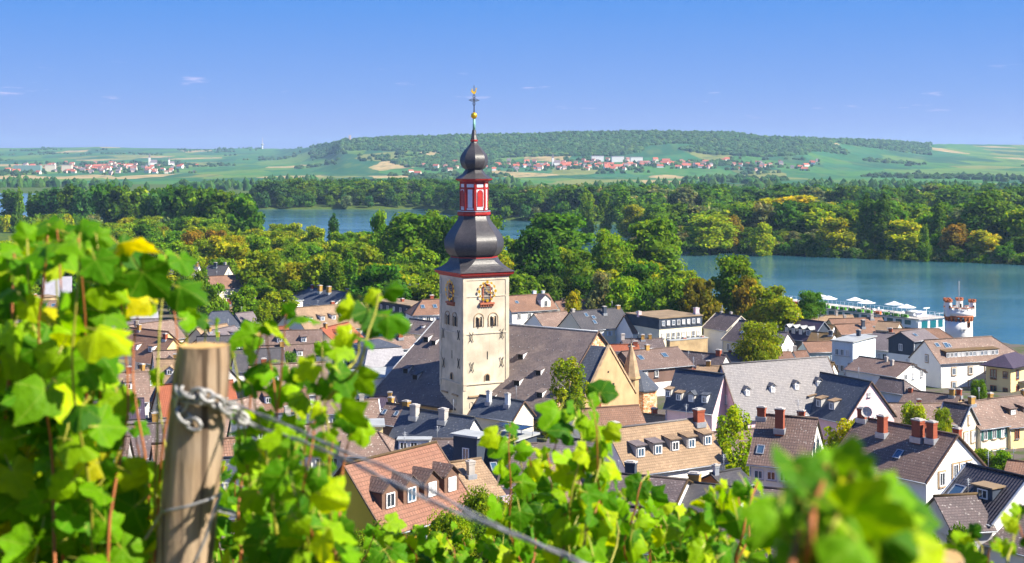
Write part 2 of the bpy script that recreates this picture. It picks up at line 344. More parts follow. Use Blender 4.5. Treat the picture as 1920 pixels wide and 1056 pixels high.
TRIM_W = plain('paint_white', (0.80, 0.80, 0.80), 0.5, var=0.08); TRIM_G = plain('zinc', (0.38, 0.40, 0.43), 0.45, 0.4, 0.2); TRIM_B = plain('trim_brown', (0.12, 0.07, 0.045), 0.7)
STONE = plain('sandstone', (0.42, 0.29, 0.17), 0.9, var=0.3, scale=1.5, bump=0.2); STONER = plain('red_sandstone', (0.42, 0.13, 0.065), 0.85, var=0.25); SHUT_G = plain('shutter_green', (0.05, 0.16, 0.14), 0.6)
IRON = plain('wrought_iron', (0.025, 0.022, 0.022), 0.6); GOLD = plain('gold_leaf', (0.95, 0.55, 0.03), 0.3, 0.7, 0.1); REDP = plain('red_paint', (0.42, 0.018, 0.012), 0.5, var=0.2, scale=2)
WHITEP = plain('pale_panel', (0.70, 0.70, 0.72), 0.5, var=0.1); COPPER = plain('green_copper', (0.22, 0.46, 0.34), 0.6); DARK = plain('dark_opening', (0.015, 0.013, 0.012), 0.9)
LOUVRE = plain('louvre_wood', (0.26, 0.22, 0.19), 0.8); SOLAR = plain('solar_glass', (0.01, 0.012, 0.02), 0.12, 0.0, 0.1, spec=0.6); TERR = plain('terracotta', (0.45, 0.14, 0.05), 0.8)
W_WOOD = plain('cladding_wood', (0.16, 0.09, 0.06), 0.8, var=0.2); TEAL = plain('balcony_teal', (0.10, 0.40, 0.42), 0.5); AWN = plain('canvas_white', (0.80, 0.78, 0.76), 0.8, var=0.1); ORG = plain('canvas_orange', (0.75, 0.16, 0.02), 0.7)
def glassmat(name, col, rough=0.08):
    m, N, L, b = newmat(name); b.inputs['Base Color'].default_value = (*col, 1); b.inputs['Roughness'].default_value = rough; b.inputs['Specular IOR Level'].default_value = 0.7; return m
GLASS = glassmat('window_glass', (0.035, 0.042, 0.05)); GLASSB = glassmat('window_glass_blue', (0.05, 0.10, 0.16)); BLIND = plain('window_blind', (0.55, 0.54, 0.52), 0.7, var=0.1); GLASST = glassmat('teal_glass', (0.01, 0.12, 0.14))
LEAF = leafmat('foliage', 0.7, 0.5, spec=0.1); BARK = plain('bark', (0.10, 0.075, 0.055), 0.95, var=0.4, scale=2, bump=0.5); BARKW = plain('birch_bark', (0.45, 0.42, 0.38), 0.9, var=0.4, scale=2)

# ------------------------------------------------------------------ ground sheet and river
def build_ground():
    ys = [-60, -30, -10, 0, 3, 6, 10, 15, 22, 30, 40, 55, 70, 85]
    y = 95.0
    while y < 13000: ys.append(y); y *= 1.0135 if y < 3200 else 1.02
    nx = 300; tx = [(-0.60 + 1.2 * i / nx) for i in range(nx + 1)]
    vv, ff, cov = [], [], []
    for Y in ys:
        span = max(Y, 90.0)
        for t in tx:
            X = t * span; z = ground_z(X, Y); vv.append((X, Y, z))
            px = X / max(Y, 1) * F + 960
            if Y < 90: c = 0.0
            elif Y < 420 and bank(X, Y) < 0: c = 0.35
            elif Y < 2500: c = 0.6
            else: c = 1.0
            cov.append(c)
    w = nx + 1
    for j in range(len(ys) - 1):
        for i in range(nx): ff.append((j * w + i, j * w + i + 1, (j + 1) * w + i + 1, (j + 1) * w + i))
    me = bpy.data.meshes.new('ground'); me.from_pydata(vv, [], ff)
    a = me.attributes.new('cover', 'FLOAT', 'POINT'); a.data.foreach_set('value', cov)
    me.polygons.foreach_set('use_smooth', [True] * len(ff))
    m, N, L, b = newmat('land'); b.inputs['Roughness'].default_value = 0.95; b.inputs['Specular IOR Level'].default_value = 0.1
    tc = nd(N, 'ShaderNodeTexCoord'); ca = nd(N, 'ShaderNodeAttribute', attribute_name='cover')
    n1 = nd(N, 'ShaderNodeTexNoise', Scale=0.25, Detail=6.0); L.new(tc.outputs['Object'], n1.inputs['Vector'])
    soil = mixc(N, L, rng_node(N, L, n1.outputs['Fac'], 0.35, 0.65), (0.10, 0.13, 0.02), (0.16, 0.12, 0.06))
    town = mixc(N, L, rng_node(N, L, n1.outputs['Fac'], 0.45, 0.6), (0.12, 0.10, 0.085), (0.07, 0.09, 0.03))
    park = mixc(N, L, rng_node(N, L, n1.outputs['Fac'], 0.35, 0.65), (0.045, 0.09, 0.015), (0.09, 0.12, 0.02))
    mp = nd(N, 'ShaderNodeMapping'); mp.inputs['Scale'].default_value = (0.0085, 0.0030, 0.004); mp.inputs['Rotation'].default_value = (0, 0, 0.35); L.new(tc.outputs['Object'], mp.inputs[0])
    wn2 = nd(N, 'ShaderNodeTexNoise', Scale=2.0, Detail=2.0); L.new(mp.outputs[0], wn2.inputs['Vector'])
    wa = nd(N, 'ShaderNodeVectorMath', operation='MULTIPLY_ADD'); L.new(wn2.outputs['Color'], wa.inputs[0]); wa.inputs[1].default_value = (0.35, 0.35, 0); L.new(mp.outputs[0], wa.inputs[2])
    vo = nd(N, 'ShaderNodeTexVoronoi', Scale=1.0, voronoi_dimensions='2D'); L.new(wa.outputs[0], vo.inputs['Vector'])
    sx = nd(N, 'ShaderNodeSeparateColor'); L.new(vo.outputs['Color'], sx.inputs[0])
    cr = nd(N, 'ShaderNodeValToRGB'); L.new(sx.outputs[0], cr.inputs[0]); cr.color_ramp.interpolation = 'CONSTANT'
    els = cr.color_ramp.elements
    for p, c in ((0.0, (0.03, 0.13, 0.035)), (0.20, (0.055, 0.17, 0.03)), (0.40, (0.02, 0.095, 0.035)), (0.58, (0.11, 0.20, 0.03)), (0.70, (0.03, 0.14, 0.05)), (0.80, (0.20, 0.21, 0.05)), (0.89, (0.42, 0.30, 0.13))):
        e = els.new(p) if p not in (0.0,) else els[0]; e.position = p; e.color = (*c, 1)
    els.remove(els[len(els) - 1]) if els[-1].position == 1.0 else None
    n2 = nd(N, 'ShaderNodeTexNoise', Scale=0.02, Detail=5.0); L.new(tc.outputs['Object'], n2.inputs['Vector'])
    far = mixc(N, L, rng_node(N, L, n2.outputs['Fac'], 0.45, 0.7, 0, 0.55), cr.outputs[0], (0.03, 0.075, 0.02))
    mp3 = nd(N, 'ShaderNodeMapping'); mp3.inputs['Scale'].default_value = (0.035, 0.006, 0.01); mp3.inputs['Rotation'].default_value = (0, 0, -0.2); L.new(tc.outputs['Object'], mp3.inputs[0])
    n6 = nd(N, 'ShaderNodeTexNoise', Scale=1.0, Detail=4.0); L.new(mp3.outputs[0], n6.inputs['Vector'])
    far = mixc(N, L, rng_node(N, L, n6.outputs['Fac'], 0.5, 0.7, 0, 0.5), far, (0.13, 0.17, 0.04)); far = mixc(N, L, rng_node(N, L, n6.outputs['Fac'], 0.44, 0.30, 0, 0.6), far, (0.022, 0.07, 0.025))
    c = mixc(N, L, rng_node(N, L, ca.outputs['Fac'], 0.05, 0.3), soil, town)
    c = mixc(N, L, rng_node(N, L, ca.outputs['Fac'], 0.36, 0.58), c, park)
    c = mixc(N, L, rng_node(N, L, ca.outputs['Fac'], 0.62, 0.95), c, far)
    L.new(c, b.inputs['Base Color'])
    me.materials.append(m)
    tag(link(bpy.data.objects.new('ground', me)), 'town slope, river banks and far fields reaching the horizon', kind='structure')
build_ground()

def build_river():
    mb = MB(); mb.face([(-2600, 230, 0), (2600, 230, 0), (2600, 2600, 0), (-2600, 2600, 0)])
    m, N, L, b = newmat('river_water')
    b.inputs['Base Color'].default_value = (0.020, 0.085, 0.115, 1); b.inputs['Roughness'].default_value = 0.12; b.inputs['IOR'].default_value = 1.33; b.inputs['Specular IOR Level'].default_value = 0.5
    tc = nd(N, 'ShaderNodeTexCoord'); mp = nd(N, 'ShaderNodeMapping'); mp.inputs['Rotation'].default_value = (0, 0, R(-34)); mp.inputs['Scale'].default_value = (0.16, 0.5, 1); L.new(tc.outputs['Object'], mp.inputs[0])
    n1 = nd(N, 'ShaderNodeTexNoise', Scale=1.0, Detail=5.0, Roughness=0.6); L.new(mp.outputs[0], n1.inputs['Vector'])
    n2 = nd(N, 'ShaderNodeTexNoise', Scale=0.06, Detail=4.0); L.new(mp.outputs[0], n2.inputs['Vector'])
    bp = nd(N, 'ShaderNodeBump', Strength=0.30, Distance=0.5); L.new(n1.outputs['Fac'], bp.inputs['Height']); L.new(bp.outputs[0], b.inputs['Normal'])
    L.new(rng_node(N, L, n2.outputs['Fac'], 0.35, 0.65, 0.05, 0.16), b.inputs['Roughness'])
    c = mixc(N, L, rng_node(N, L, n2.outputs['Fac'], 0.35, 0.65), (0.028, 0.115, 0.160), (0.055, 0.140, 0.155)); L.new(c, b.inputs['Base Color'])
    tag(mb.build('river', m), 'wide blue-green river with small ripples', kind='structure')
build_river()
# ------------------------------------------------------------------ building kit
import numpy as np
MESH = {}
def inst(key, maker, mats, name, parent, loc=(0, 0, 0), rz=0.0, scale=None):
    """one shared mesh per key, a new object each time"""
    if key not in MESH: MESH[key] = maker().mesh(name, mats)
    o = bpy.data.objects.new(name, MESH[key]); o.location = loc; o.rotation_euler = (0, 0, rz)
    if scale: o.scale = scale
    return link(o, parent)
FACE = {'F': 0.0, 'R': R(90), 'L': R(-90), 'B': R(180)}
def window(parent, x, y, z, face='F', w=0.95, h=1.3, frame=None, glass=None, surround=None, shutters=None, mull=1, sill=True):
    frame = frame or TRIM_W; glass = glass or rng.choice([GLASS, GLASS, GLASSB, BLIND])
    w = round(w, 2); h = round(h, 2)
    def fr():
        m = MB(); t = 0.09; y0 = -0.05
        m.box((-w / 2 + t / 2, y0, 0), (t, 0.10, h)); m.box((w / 2 - t / 2, y0, 0), (t, 0.10, h))
        m.box((0, y0, h / 2 - t / 2), (w - 2 * t, 0.10, t)); m.box((0, y0, -h / 2 + t / 2), (w - 2 * t, 0.10, t))
        for k in range(mull):
            xx = -w / 2 + w * (k + 1) / (mull + 1); m.box((xx, y0, 0), (0.06, 0.07, h - 2 * t))
        return m
    o = inst(('win', w, h, frame.name, mull), fr, frame, 'window', parent, (x, y, z), FACE[face])
    def pn():
        m = MB(); m.box((0, -0.02, 0), (w - 0.17, 0.02, h - 0.17)); return m
    inst(('pane', w, h, glass.name), pn, glass, 'pane', o)
    if surround:
        def su():
            m = MB(); t = 0.16
            m.box((-w / 2 - t / 2, -0.02, 0), (t, 0.07, h + 2 * t)); m.box((w / 2 + t / 2, -0.02, 0), (t, 0.07, h + 2 * t))
            m.box((0, -0.02, h / 2 + t / 2), (w, 0.07, t)); m.box((0, -0.05, -h / 2 - t / 2), (w, 0.15, t)); return m
        inst(('sur', w, h, surround.name), su, surround, 'window_surround', o)
    elif sill:
        def si():
            m = MB(); m.box((0, -0.09, -h / 2 - 0.04), (w + 0.16, 0.20, 0.07)); return m
        inst(('sill', w), si, TRIM_G, 'sill', o, (0, 0, 0) if True else None)
    if shutters:
        def sh():
            m = MB(); sw = w * 0.52
            m.box((0, -0.045, 0), (sw, 0.05, h + 0.06))
            for k in range(7): m.box((0, -0.08, -h / 2 + h * (k + 0.5) / 7), (sw - 0.12, 0.03, h / 11))
            return m
        for sg in (-1, 1): inst(('shut', w, h, shutters.name), sh, shutters, 'shutter', o, (sg * (w / 2 + w * 0.29), 0, 0))
    return o
def chimney(parent, x, y, z0, z1, w=0.6, d=0.5, mat=None, pots=1):
    mat = mat or BRICK; hgt = z1 - z0
    o = inst(('chim', round(w, 2), round(d, 2), round(hgt, 1), mat.name), lambda: _chim(w, d, round(hgt, 1)), mat, 'chimney', parent, (x, y, z0))
    def cap():
        m = MB(); m.box((0, 0, 0.05), (w + 0.16, d + 0.16, 0.10)); m.box((0, 0, 0.14), (w * 0.7, d * 0.7, 0.08)); return m
    inst(('ccap', round(w, 2), round(d, 2)), cap, BRICKW, 'chimney_cap', o, (0, 0, round(hgt, 1)))
    def fl():
        m = MB(); m.box((0, 0, 0.0), (w + 0.3, d + 0.3, 0.55)); return m
    if hgt > 1.6: inst(('flash', round(w, 2), round(d, 2)), fl, TRIM_G, 'flashing', o, (0, 0, max(0.25, hgt * 0.28)))
    return o
def _chim(w, d, h):
    m = MB(); m.box((0, 0, h / 2), (w, d, h)); m.box((0, 0, h - 0.12), (w + 0.1, d + 0.1, 0.16)); return m

class House:
    pass
def fit(pts, Zr, hl, hr, w0=None, h0=None):
    """least-squares place of a ridged house (ridge height known) from measured corner points"""
    P1, P2 = atz(*pts['r1'], Zr), atz(*pts['r2'], Zr)
    d = P2 - P1; L = max(d.length, 1.0)
    p = np.array([(P1.x + P2.x) / 2, (P1.y + P2.y) / 2, math.atan2(d.y, d.x), L, w0 or 4.5, h0 or (w0 or 4.5) * 0.9])
    def res(p):
        x, y, a, L, w, h = p; dx, dy = math.cos(a), math.sin(a); nx, ny = dy, -dx; out = []
        for k, (ox, oy) in pts.items():
            e = -1 if k[1] == '1' else 1; al = e * L / 2; z = Zr
            X, Y = x + dx * al, y + dy * al
            if k[0] != 'r':
                hx = hl if e < 0 else hr; s = 1 if k[0] == 'f' else -1
                X += dx * e * hx + nx * w * s; Y += dy * e * hx + ny * w * s; z = Zr - h
            out += [X / Y * F + 960 - ox, (HC - z) / Y * F + 300 - oy]
        out += [(h - w * 0.88) * 4.0, (w - (w0 or 4.6)) * (30.0 if w0 else 2.0), (L - max(3.0, min(L, 40))) * 5]
        if h0: out.append((h - h0) * 30)
        return np.array(out)
    for it in range(25):
        r = res(p); J = np.zeros((len(r), 6))
        for i in range(6):
            q = p.copy(); e = 1e-4 * max(1, abs(p[i])); q[i] += e; J[:, i] = (res(q) - r) / e
        st = np.linalg.solve(J.T @ J + 1e-3 * np.eye(6), -J.T @ r); m = np.max(np.abs(st) / np.array([4, 8, 0.2, 4, 2, 2]))
        p = p + st / max(1, m)
    p[4] = max(p[4], 1.8); p[5] = max(p[5], 0.8)
    return p, res(p)[:2 * len(pts)]

FITLOG = []
def house(label, pts, Zr, wall, roof, hl=0, hr=0, w=None, h=None, fw=(), gl=(), gr=(), dorm=(), chim=(), sky=(), name='house', cat='house', group='houses in the old town',
          sur=None, shut=None, frame=None, verge=None, ov=0.3, trim=None, flat=None, lower=None, gut=True, base=None, place=None):
    if place: (X, Y, a, L, w, h), rs = place, [0]
    else: (X, Y, a, L, w, h), rs = fit(pts, Zr, hl, hr, w, h)
    FITLOG.append((label[:34], round(Y), round(L, 1), round(w, 1), round(h, 1), round(math.degrees(a)), round(float(np.max(np.abs(rs))), 1)))
    zg = ground_z(X, Y); root = empty(name, (X, Y, zg), a); tag(root, label, cat, group)
    zr = Zr - zg; ze = zr - h; zb = -3.0 if base is None else base
    H = House(); H.root, H.L, H.w, H.h, H.zr, H.ze = root, L, w, h, zr, ze
    x0, x1 = -L / 2 - hl, L / 2 + hr; k = h / w
    # walls
    m = MB(); top = 0.12
    lw = [(x0, -w, zb), (x0, -w, ze - top), (x0, w, ze - top), (x0, w, zb)]; rw = [(x1, -w, zb), (x1, -w, ze - top), (x1, w, ze - top), (x1, w, zb)]
    m.face([lw[0], rw[0], rw[1], lw[1]]); m.face([rw[3], lw[3], lw[2], rw[2]])
    m.face([lw[0], lw[1]] + ([] if hl else [(x0, 0, zr - top)]) + [lw[2], lw[3]]); m.face([rw[3], rw[2]] + ([] if hr else [(x1, 0, zr - top)]) + [rw[1], rw[0]])
    m.build('wall', wall, root)
    # roof slab
    vg = 0.22; xa, xb = -L / 2 - (0 if hl else vg), L / 2 + (0 if hr else vg)
    ea, eb = x0 - (ov if hl else vg), x1 + (ov if hr else vg); ye = w + ov; zl = zr - k * ye; th = 0.15; up = 0.05
    def roofpoly():
        A, B = (xa, 0, zr + up), (xb, 0, zr + up); f0, f1, b0, b1 = (ea, -ye, zl + up), (eb, -ye, zl + up), (ea, ye, zl + up), (eb, ye, zl + up)
        sl = math.hypot(ye, k * ye); r = MB(); o = rng.random() * 5
        def put(poly, uv):
            r.face(poly, uv)
        put([f0, f1, B, A], [(ea + o, 0), (eb + o, 0), (xb + o, sl), (xa + o, sl)]); put([b1, b0, A, B], [(-eb + o, 0), (-ea + o, 0), (-xa + o, sl), (-xb + o, sl)])
        if hl: put([b0, f0, A], [(-ye, 0), (ye, 0), (0, math.hypot(xa - ea, k * ye))])
        if hr: put([f1, b1, B], [(-ye, 0), (ye, 0), (0, math.hypot(xa - ea, k * ye))])
        dn = lambda p: (p[0], p[1], p[2] - th)
        loop = [f0, f1, b1, b0] if (hl and hr) else ([f0, f1, B, b1, b0] if hl else ([f0, f1, b1, b0, A] if hr else [f0, f1, B, b1, b0, A]))
        for i in range(len(loop)):
            p, q = loop[i], loop[(i + 1) % len(loop)]; r.face([dn(p), dn(q), q, p])
        r.face([dn(A), dn(B), dn(f1), dn(f0)]); r.face([dn(B), dn(A), dn(b0), dn(b1)])
        return r
    ro = roofpoly().build('roof', roof, root)
    rc = MB(); rc.tube([(xa, 0, zr + up + 0.02), (xb, 0, zr + up + 0.02)], 0.13, 6)
    if hl: rc.tube([(xa, 0, zr + up), (ea, -ye, zl + up)], 0.09, 5); rc.tube([(xa, 0, zr + up), (ea, ye, zl + up)], 0.09, 5)
    if hr: rc.tube([(xb, 0, zr + up), (eb, -ye, zl + up)], 0.09, 5); rc.tube([(xb, 0, zr + up), (eb, ye, zl + up)], 0.09, 5)
    rc.build('ridge_cap', trim or roof, ro)
    if verge:
        for xx, on in ((ea, not hl), (eb, not hr)):
            if on:
                vm = MB(); vm.tube([(xx, -ye, zl + up), (xx, 0, zr + up), (xx, ye, zl + up)], 0.10, 4, smooth=False); vm.build('verge_board', verge, ro)
    if gut:
        g = MB(); g.tube([(ea, -ye - 0.06, zl - 0.03), (eb, -ye - 0.06, zl - 0.03)], 0.075, 6); g.tube([(x0 + 0.15, -w - 0.08, zl - 0.1), (x0 + 0.15, -w - 0.08, -0.5)], 0.05, 5); g.build('gutter', TRIM_G, root)
    if lower:
        mm = MB(); zt = lower[1]; mm.box(((x0 + x1) / 2, 0, (zb + ze - zt) / 2), (x1 - x0 + 0.08, 2 * w + 0.08, ze - zt - zb)); mm.build('lower_storey', lower[0], root)
    for (zo, n, fa, fb, ww, hh) in fw:
        for i in range(n):
            xx = lerp(x0, x1, lerp(fa, fb, (i + 0.5) / n)); window(root, xx, -w - 0.03 - (0.05 if lower and zo > lower[1] else 0), ze - zo, 'F', ww, hh, frame, None, sur, shut)
    for face, lst, xx in (('L', gl, x0 - 0.03), ('R', gr, x1 + 0.03)):
        for (yy, zo, ww, hh) in lst: window(root, xx, yy, ze + zo, face, ww, hh, frame, None, sur, shut if zo < 0 else None)
    for dd in dorm: dormer(H, roof, *dd)
    for c in chim:
        u, yy, wd, up_, mt = c; xx = lerp(x0, x1, u); y_ = yy * w; zs = zr - k * abs(y_)
        chimney(root, xx, y_, zs - 0.4 - k * 0.3, zr + up_, wd, wd * 0.8, mt)
    if rng.random() < .45:
        ax = lerp(x0, x1, rng.uniform(.15, .85)); am = MB(); ah = rng.uniform(1.2, 2.0); am.tube([(ax, 0, zr), (ax, 0, zr + ah)], .03, 4)
        for q in range(4): am.tube([(ax - .35 + q * .05, .0, zr + ah - .1 - q * .14), (ax + .35 - q * .05, .0, zr + ah - .1 - q * .14)], .014, 4)
        am.build('aerial', TRIM_G, root)
    for (u, s, ww, hh) in sky: skylight(H, lerp(x0, x1, u), s, ww, hh)
    return H
def skylight(H, x, s, ww=0.8, hh=1.2, part='skylight'):
    k = math.atan2(H.h, H.w); y = -H.w * s; z = H.zr - H.h * s
    def mk():
        m = MB()
        for sx in (-1, 1): m.box((sx * ww / 2, 0, 0.06), (0.09, hh, 0.10))
        for sy in (-1, 1): m.box((0, sy * hh / 2, 0.06), (ww + 0.09, 0.09, 0.10))
        return m
    o = inst(('sky', ww, hh), mk, TRIM_G, part, H.root, (x, y, z + 0.07)); o.rotation_euler = (k, 0, 0)
    def pn():
        m = MB(); m.box((0, 0, 0.05), (ww - 0.1, hh - 0.1, 0.02)); return m
    inst(('skyp', ww, hh), pn, GLASSB, 'pane', o)
def dormer(H, roofmat, u, s, ww, hh, kind='gable', wallm=None, dm=None, n=1, win=None, glass=None):
    """a dormer: s = how far down the slope its front stands"""
    wallm = wallm or TRIM_W; dm = dm or roofmat
    x = lerp(-H.L / 2, H.L / 2, u); y = -H.w * s; z = H.zr - H.h * s; k = H.h / H.w
    g = ww * 0.42 if kind == 'gable' else (0.25 if kind == 'shed' else 0.06)
    dep = (hh + (0.5 * g if kind == 'gable' else g)) / k * (1.0 if kind != 'shed' else 1.25)
    dep = min(dep, H.w * s * 0.98); yb = y + dep
    m = MB(); hw = ww / 2; zt = z + hh; zb_ = z - 0.35
    ft = [(x - hw, y, zb_), (x + hw, y, zb_), (x + hw, y, zt), (x, y, zt + (g if kind == 'gable' else 0)), (x - hw, y, zt)]
    zt2 = zt + (g if kind == 'shed' else 0)
    bk = [(x - hw, yb, z), (x + hw, yb, z), (x + hw, yb, zt2), (x, yb, zt2 + (g if kind == 'gable' else 0)), (x - hw, yb, zt2)]
    m.face(ft)
    m.face([ft[1], bk[1], bk[2], ft[2]]); m.face([bk[0], ft[0], ft[4], bk[4]]); m.face(bk[::-1])
    d = m.build('dormer', wallm, H.root)
    r = MB(); o = 0.16; t = 0.07; f = y - 0.22
    if kind == 'gable':
        gg = g / hw
        e = math.hypot(hw + o, gg * (hw + o))
        A, B = (x, f, zt + g + t), (x, yb + 0.3 / k, zt + g + t)
        for sg in (-1, 1):
            C_, D_ = (x + sg * (hw + o), yb, zt - gg * o + t), (x + sg * (hw + o), f, zt - gg * o + t)
            q = [A, B, C_, D_] if sg > 0 else [B, A, D_, C_]
            r.face(q[::-1] if sg > 0 else q[::-1], [(0, e), (dep, e), (dep, 0), (0, 0)]); r.face([(p[0], p[1], p[2] - t) for p in q])
            r.face([A, D_, (D_[0], D_[1], D_[2] - t * 1.6), (A[0], A[1], A[2] - t * 1.6)])
    else:
        P = [(x - hw - o, f, zt + 0.03), (x + hw + o, f, zt + 0.03), (x + hw + o, yb + 0.1, zt2 + 0.03), (x - hw - o, yb + 0.1, zt2 + 0.03)]
        Q = [(a_, b_, c_ + 0.11) for a_, b_, c_ in P]
        r.face(Q, [(0, 0), (ww, 0), (ww, dep), (0, dep)]); r.face(P[::-1])
        for i in range(4): r.face([P[i], P[(i + 1) % 4], Q[(i + 1) % 4], Q[i]])
    r.build('dormer_roof', dm, d)
    win = win or (min(1.0, ww / n * 0.72), hh * 0.78)
    for i in range(n):
        window_flat(d, x - hw + ww * (i + 0.5) / n, y - 0.02, z + hh * 0.46, win[0], win[1], glass)
    return d
def window_flat(parent, x, y, z, w, h, glass=None):
    """a dormer's window: frame and pane both belong to the dormer"""
    w = round(w, 2); h = round(h, 2); glass = glass or rng.choice([GLASS, GLASSB, GLASSB, BLIND])
    def fr():
        m = MB(); t = 0.09
        m.box((-w / 2 + t / 2, -0.04, 0), (t, 0.09, h)); m.box((w / 2 - t / 2, -0.04, 0), (t, 0.09, h)); m.box((0, -0.04, h / 2 - t / 2), (w - 2 * t, 0.09, t)); m.box((0, -0.05, -h / 2 + t / 2), (w - 2 * t, 0.12, t)); m.box((0, -0.04, 0), (0.06, 0.07, h - 2 * t)); return m
    inst(('dwin', w, h), fr, TRIM_W, 'window', parent, (x, y, z))
    def pn():
        m = MB(); m.box((0, -0.02, 0), (w - 0.17, 0.02, h - 0.17)); return m
    inst(('pane', w, h, glass.name), pn, glass, 'pane', parent, (x, y, z))
def block(label, p1, p2, Zt, depth, wall, roof, fw=(), rw=(), lw=(), ov=0.25, hip=0.0, mans=None, slope=0.0, group='houses in the old town', name='house', cat='house', sur=None, shut=None, upper=None, chim=(), parapet=False, base=-3.0, frame=None):
    """flat, low-hipped or mansard building placed by the top edge of its front wall"""
    A, B = atz(*p1, Zt), atz(*p2, Zt); d = B - A; L = d.length; a = math.atan2(d.y, d.x); n = Vector((d.y, -d.x, 0)).normalized()
    c = (A + B) / 2 - n * depth / 2; zg = ground_z(c.x, c.y); root = empty(name, (c.x, c.y, zg), a); tag(root, label, cat, group)
    FITLOG.append((label[:34], round(c.y), round(L, 1), depth, 0, round(math.degrees(a)), 0))
    zt = Zt - zg; w = depth / 2; H = House(); H.root, H.L, H.w, H.zr, H.h = root, L, w, zt, 0.01
    m = MB(); m.box((0, 0, (zt + base) / 2), (L, depth, zt - base)); m.build('wall', wall, root)
    if upper:
        hh = upper[1]; m = MB(); m.box((0, 0, zt - hh / 2), (L + 0.12, depth + 0.12, hh - 0.02)); m.build('upper_storey', upper[0], root)
    r = MB(); hx, hy = L / 2 + ov, w + ov
    if mans:
        ins, mh = mans; X, Y_ = L / 2 + 0.2, w + 0.2; lo = [(-X, -Y_, zt), (X, -Y_, zt), (X, Y_, zt), (-X, Y_, zt)]; hi = [(-X + ins, -Y_ + ins, zt + mh), (X - ins, -Y_ + ins, zt + mh), (X - ins, Y_ - ins, zt + mh), (-X + ins, Y_ - ins, zt + mh)]
        for i in range(4):
            j = (i + 1) % 4; l = (Vector(lo[j]) - Vector(lo[i])).length; r.face([lo[i], lo[j], hi[j], hi[i]], [(0, 0), (l, 0), (l - ins, mh), (ins, mh)])
        r.face(lo[::-1]); ro = r.build('roof', roof[0], root)
        t = MB(); e = 0.15; q = [(p[0] + (e if p[0] > 0 else -e), p[1] + (e if p[1] > 0 else -e), p[2] + 0.02) for p in hi]; rr = min(abs(q[0][0]), abs(q[0][1])) * 0.9; ph = rr * 0.38
        ra, rb = (q[0][0] + rr, 0, zt + mh + ph), (q[1][0] - rr, 0, zt + mh + ph)
        t.face([q[0], q[1], rb, ra], [(0, 0), (6, 0), (5, 3), (1, 3)]); t.face([q[1], q[2], rb], [(0, 0), (5, 0), (3, 3)]); t.face([q[2], q[3], ra, rb], [(0, 0), (6, 0), (5, 3), (1, 3)]); t.face([q[3], q[0], ra], [(0, 0), (5, 0), (3, 3)]); t.face(q[::-1])
        t.build('upper_roof', roof[1], ro); H.zr = zt + mh
    elif hip:
        lo = [(-hx, -hy, zt), (hx, -hy, zt), (hx, hy, zt), (-hx, hy, zt)]; s = min(hx, hy) * 0.98; ra, rb = (-hx + s, 0, zt + hip), (hx - s, 0, zt + hip)
        if hy > hx: ra, rb = (0, -hy + s, zt + hip), (0, hy - s, zt + hip)
        if hy > hx:
            fs = [[lo[0], lo[1], ra], [lo[1], lo[2], rb, ra], [lo[2], lo[3], rb], [lo[3], lo[0], ra, rb]]
        else: fs = [[lo[0], lo[1], rb, ra], [lo[1], lo[2], rb], [lo[2], lo[3], ra, rb], [lo[3], lo[0], ra]]
        for f_ in fs:
            l = (Vector(f_[1]) - Vector(f_[0])).length; uv = [(0, 0), (l, 0), (l * 0.7, s), (l * 0.3, s)][:len(f_)]
            r.face(f_, uv)
        dn = [(p[0], p[1], p[2] - 0.18) for p in lo]
        for i in range(4): r.face([dn[i], dn[(i + 1) % 4], lo[(i + 1) % 4], lo[i]])
        r.face(dn[::-1]); r.build('roof', roof, root)
    else:
        lo = [(-hx, -hy, zt), (hx, -hy, zt), (hx, hy, zt + slope), (-hx, hy, zt + slope)]; hi = [(p[0], p[1], p[2] + 0.2) for p in lo]
        r.face(hi, [(0, 0), (L, 0), (L, depth), (0, depth)]); r.face(lo[::-1])
        for i in range(4): r.face([lo[i], lo[(i + 1) % 4], hi[(i + 1) % 4], hi[i]])
        r.build('roof', roof, root)
    pe = 0.03 + (0.06 if upper else 0)
    for (zo, nn, fa, fb, ww, hh) in fw:
        for i in range(nn): window(root, lerp(-L / 2, L / 2, lerp(fa, fb, (i + 0.5) / nn)), -w - (pe if not upper or zo < upper[1] else 0.03), zt - zo, 'F', ww, hh, frame, None, sur, shut)
    for face, lst, xx in (('R', rw, L / 2 + pe), ('L', lw, -L / 2 - pe)):
        for (zo, nn, fa, fb, ww, hh) in lst:
            for i in range(nn): window(root, xx, lerp(-w, w, lerp(fa, fb, (i + 0.5) / nn)), zt - zo, face, ww, hh, frame, None, sur, shut)
    for (u, v, wd, up_, mt) in chim: chimney(root, lerp(-L / 2, L / 2, u), lerp(-w, w, v), zt - 0.3, zt + up_, wd, wd * 0.8, mt)
    return H
def dish(H, x, y, z, r=0.4, mat=None):
    m = MB(); n = 10; prev = None
    prof = [(0.02, 0.0), (r * 0.5, 0.04), (r * 0.85, 0.12), (r, 0.18)]
    rows = [[(p[0] * math.cos(2 * math.pi * i / n), -0.1 - p[1], p[0] * math.sin(2 * math.pi * i / n)) for i in range(n)] for p in prof]
    for a_, b_ in zip(rows, rows[1:]):
        for i in range(n): m.face([a_[i], a_[(i + 1) % n], b_[(i + 1) % n], b_[i]], None, 0, True)
    m.tube([(0, -0.1, 0), (0, 0.05, -0.2), (0, 0.05, -1.0)], 0.03, 5); m.tube([(0, -0.12, -r * 0.9), (0, -0.55, 0)], 0.015, 4)
    o = m.build('satellite_dish', mat or TRIM_G, H.root, (x, y, z)); o.rotation_euler = (-0.3, 0, 0.5)
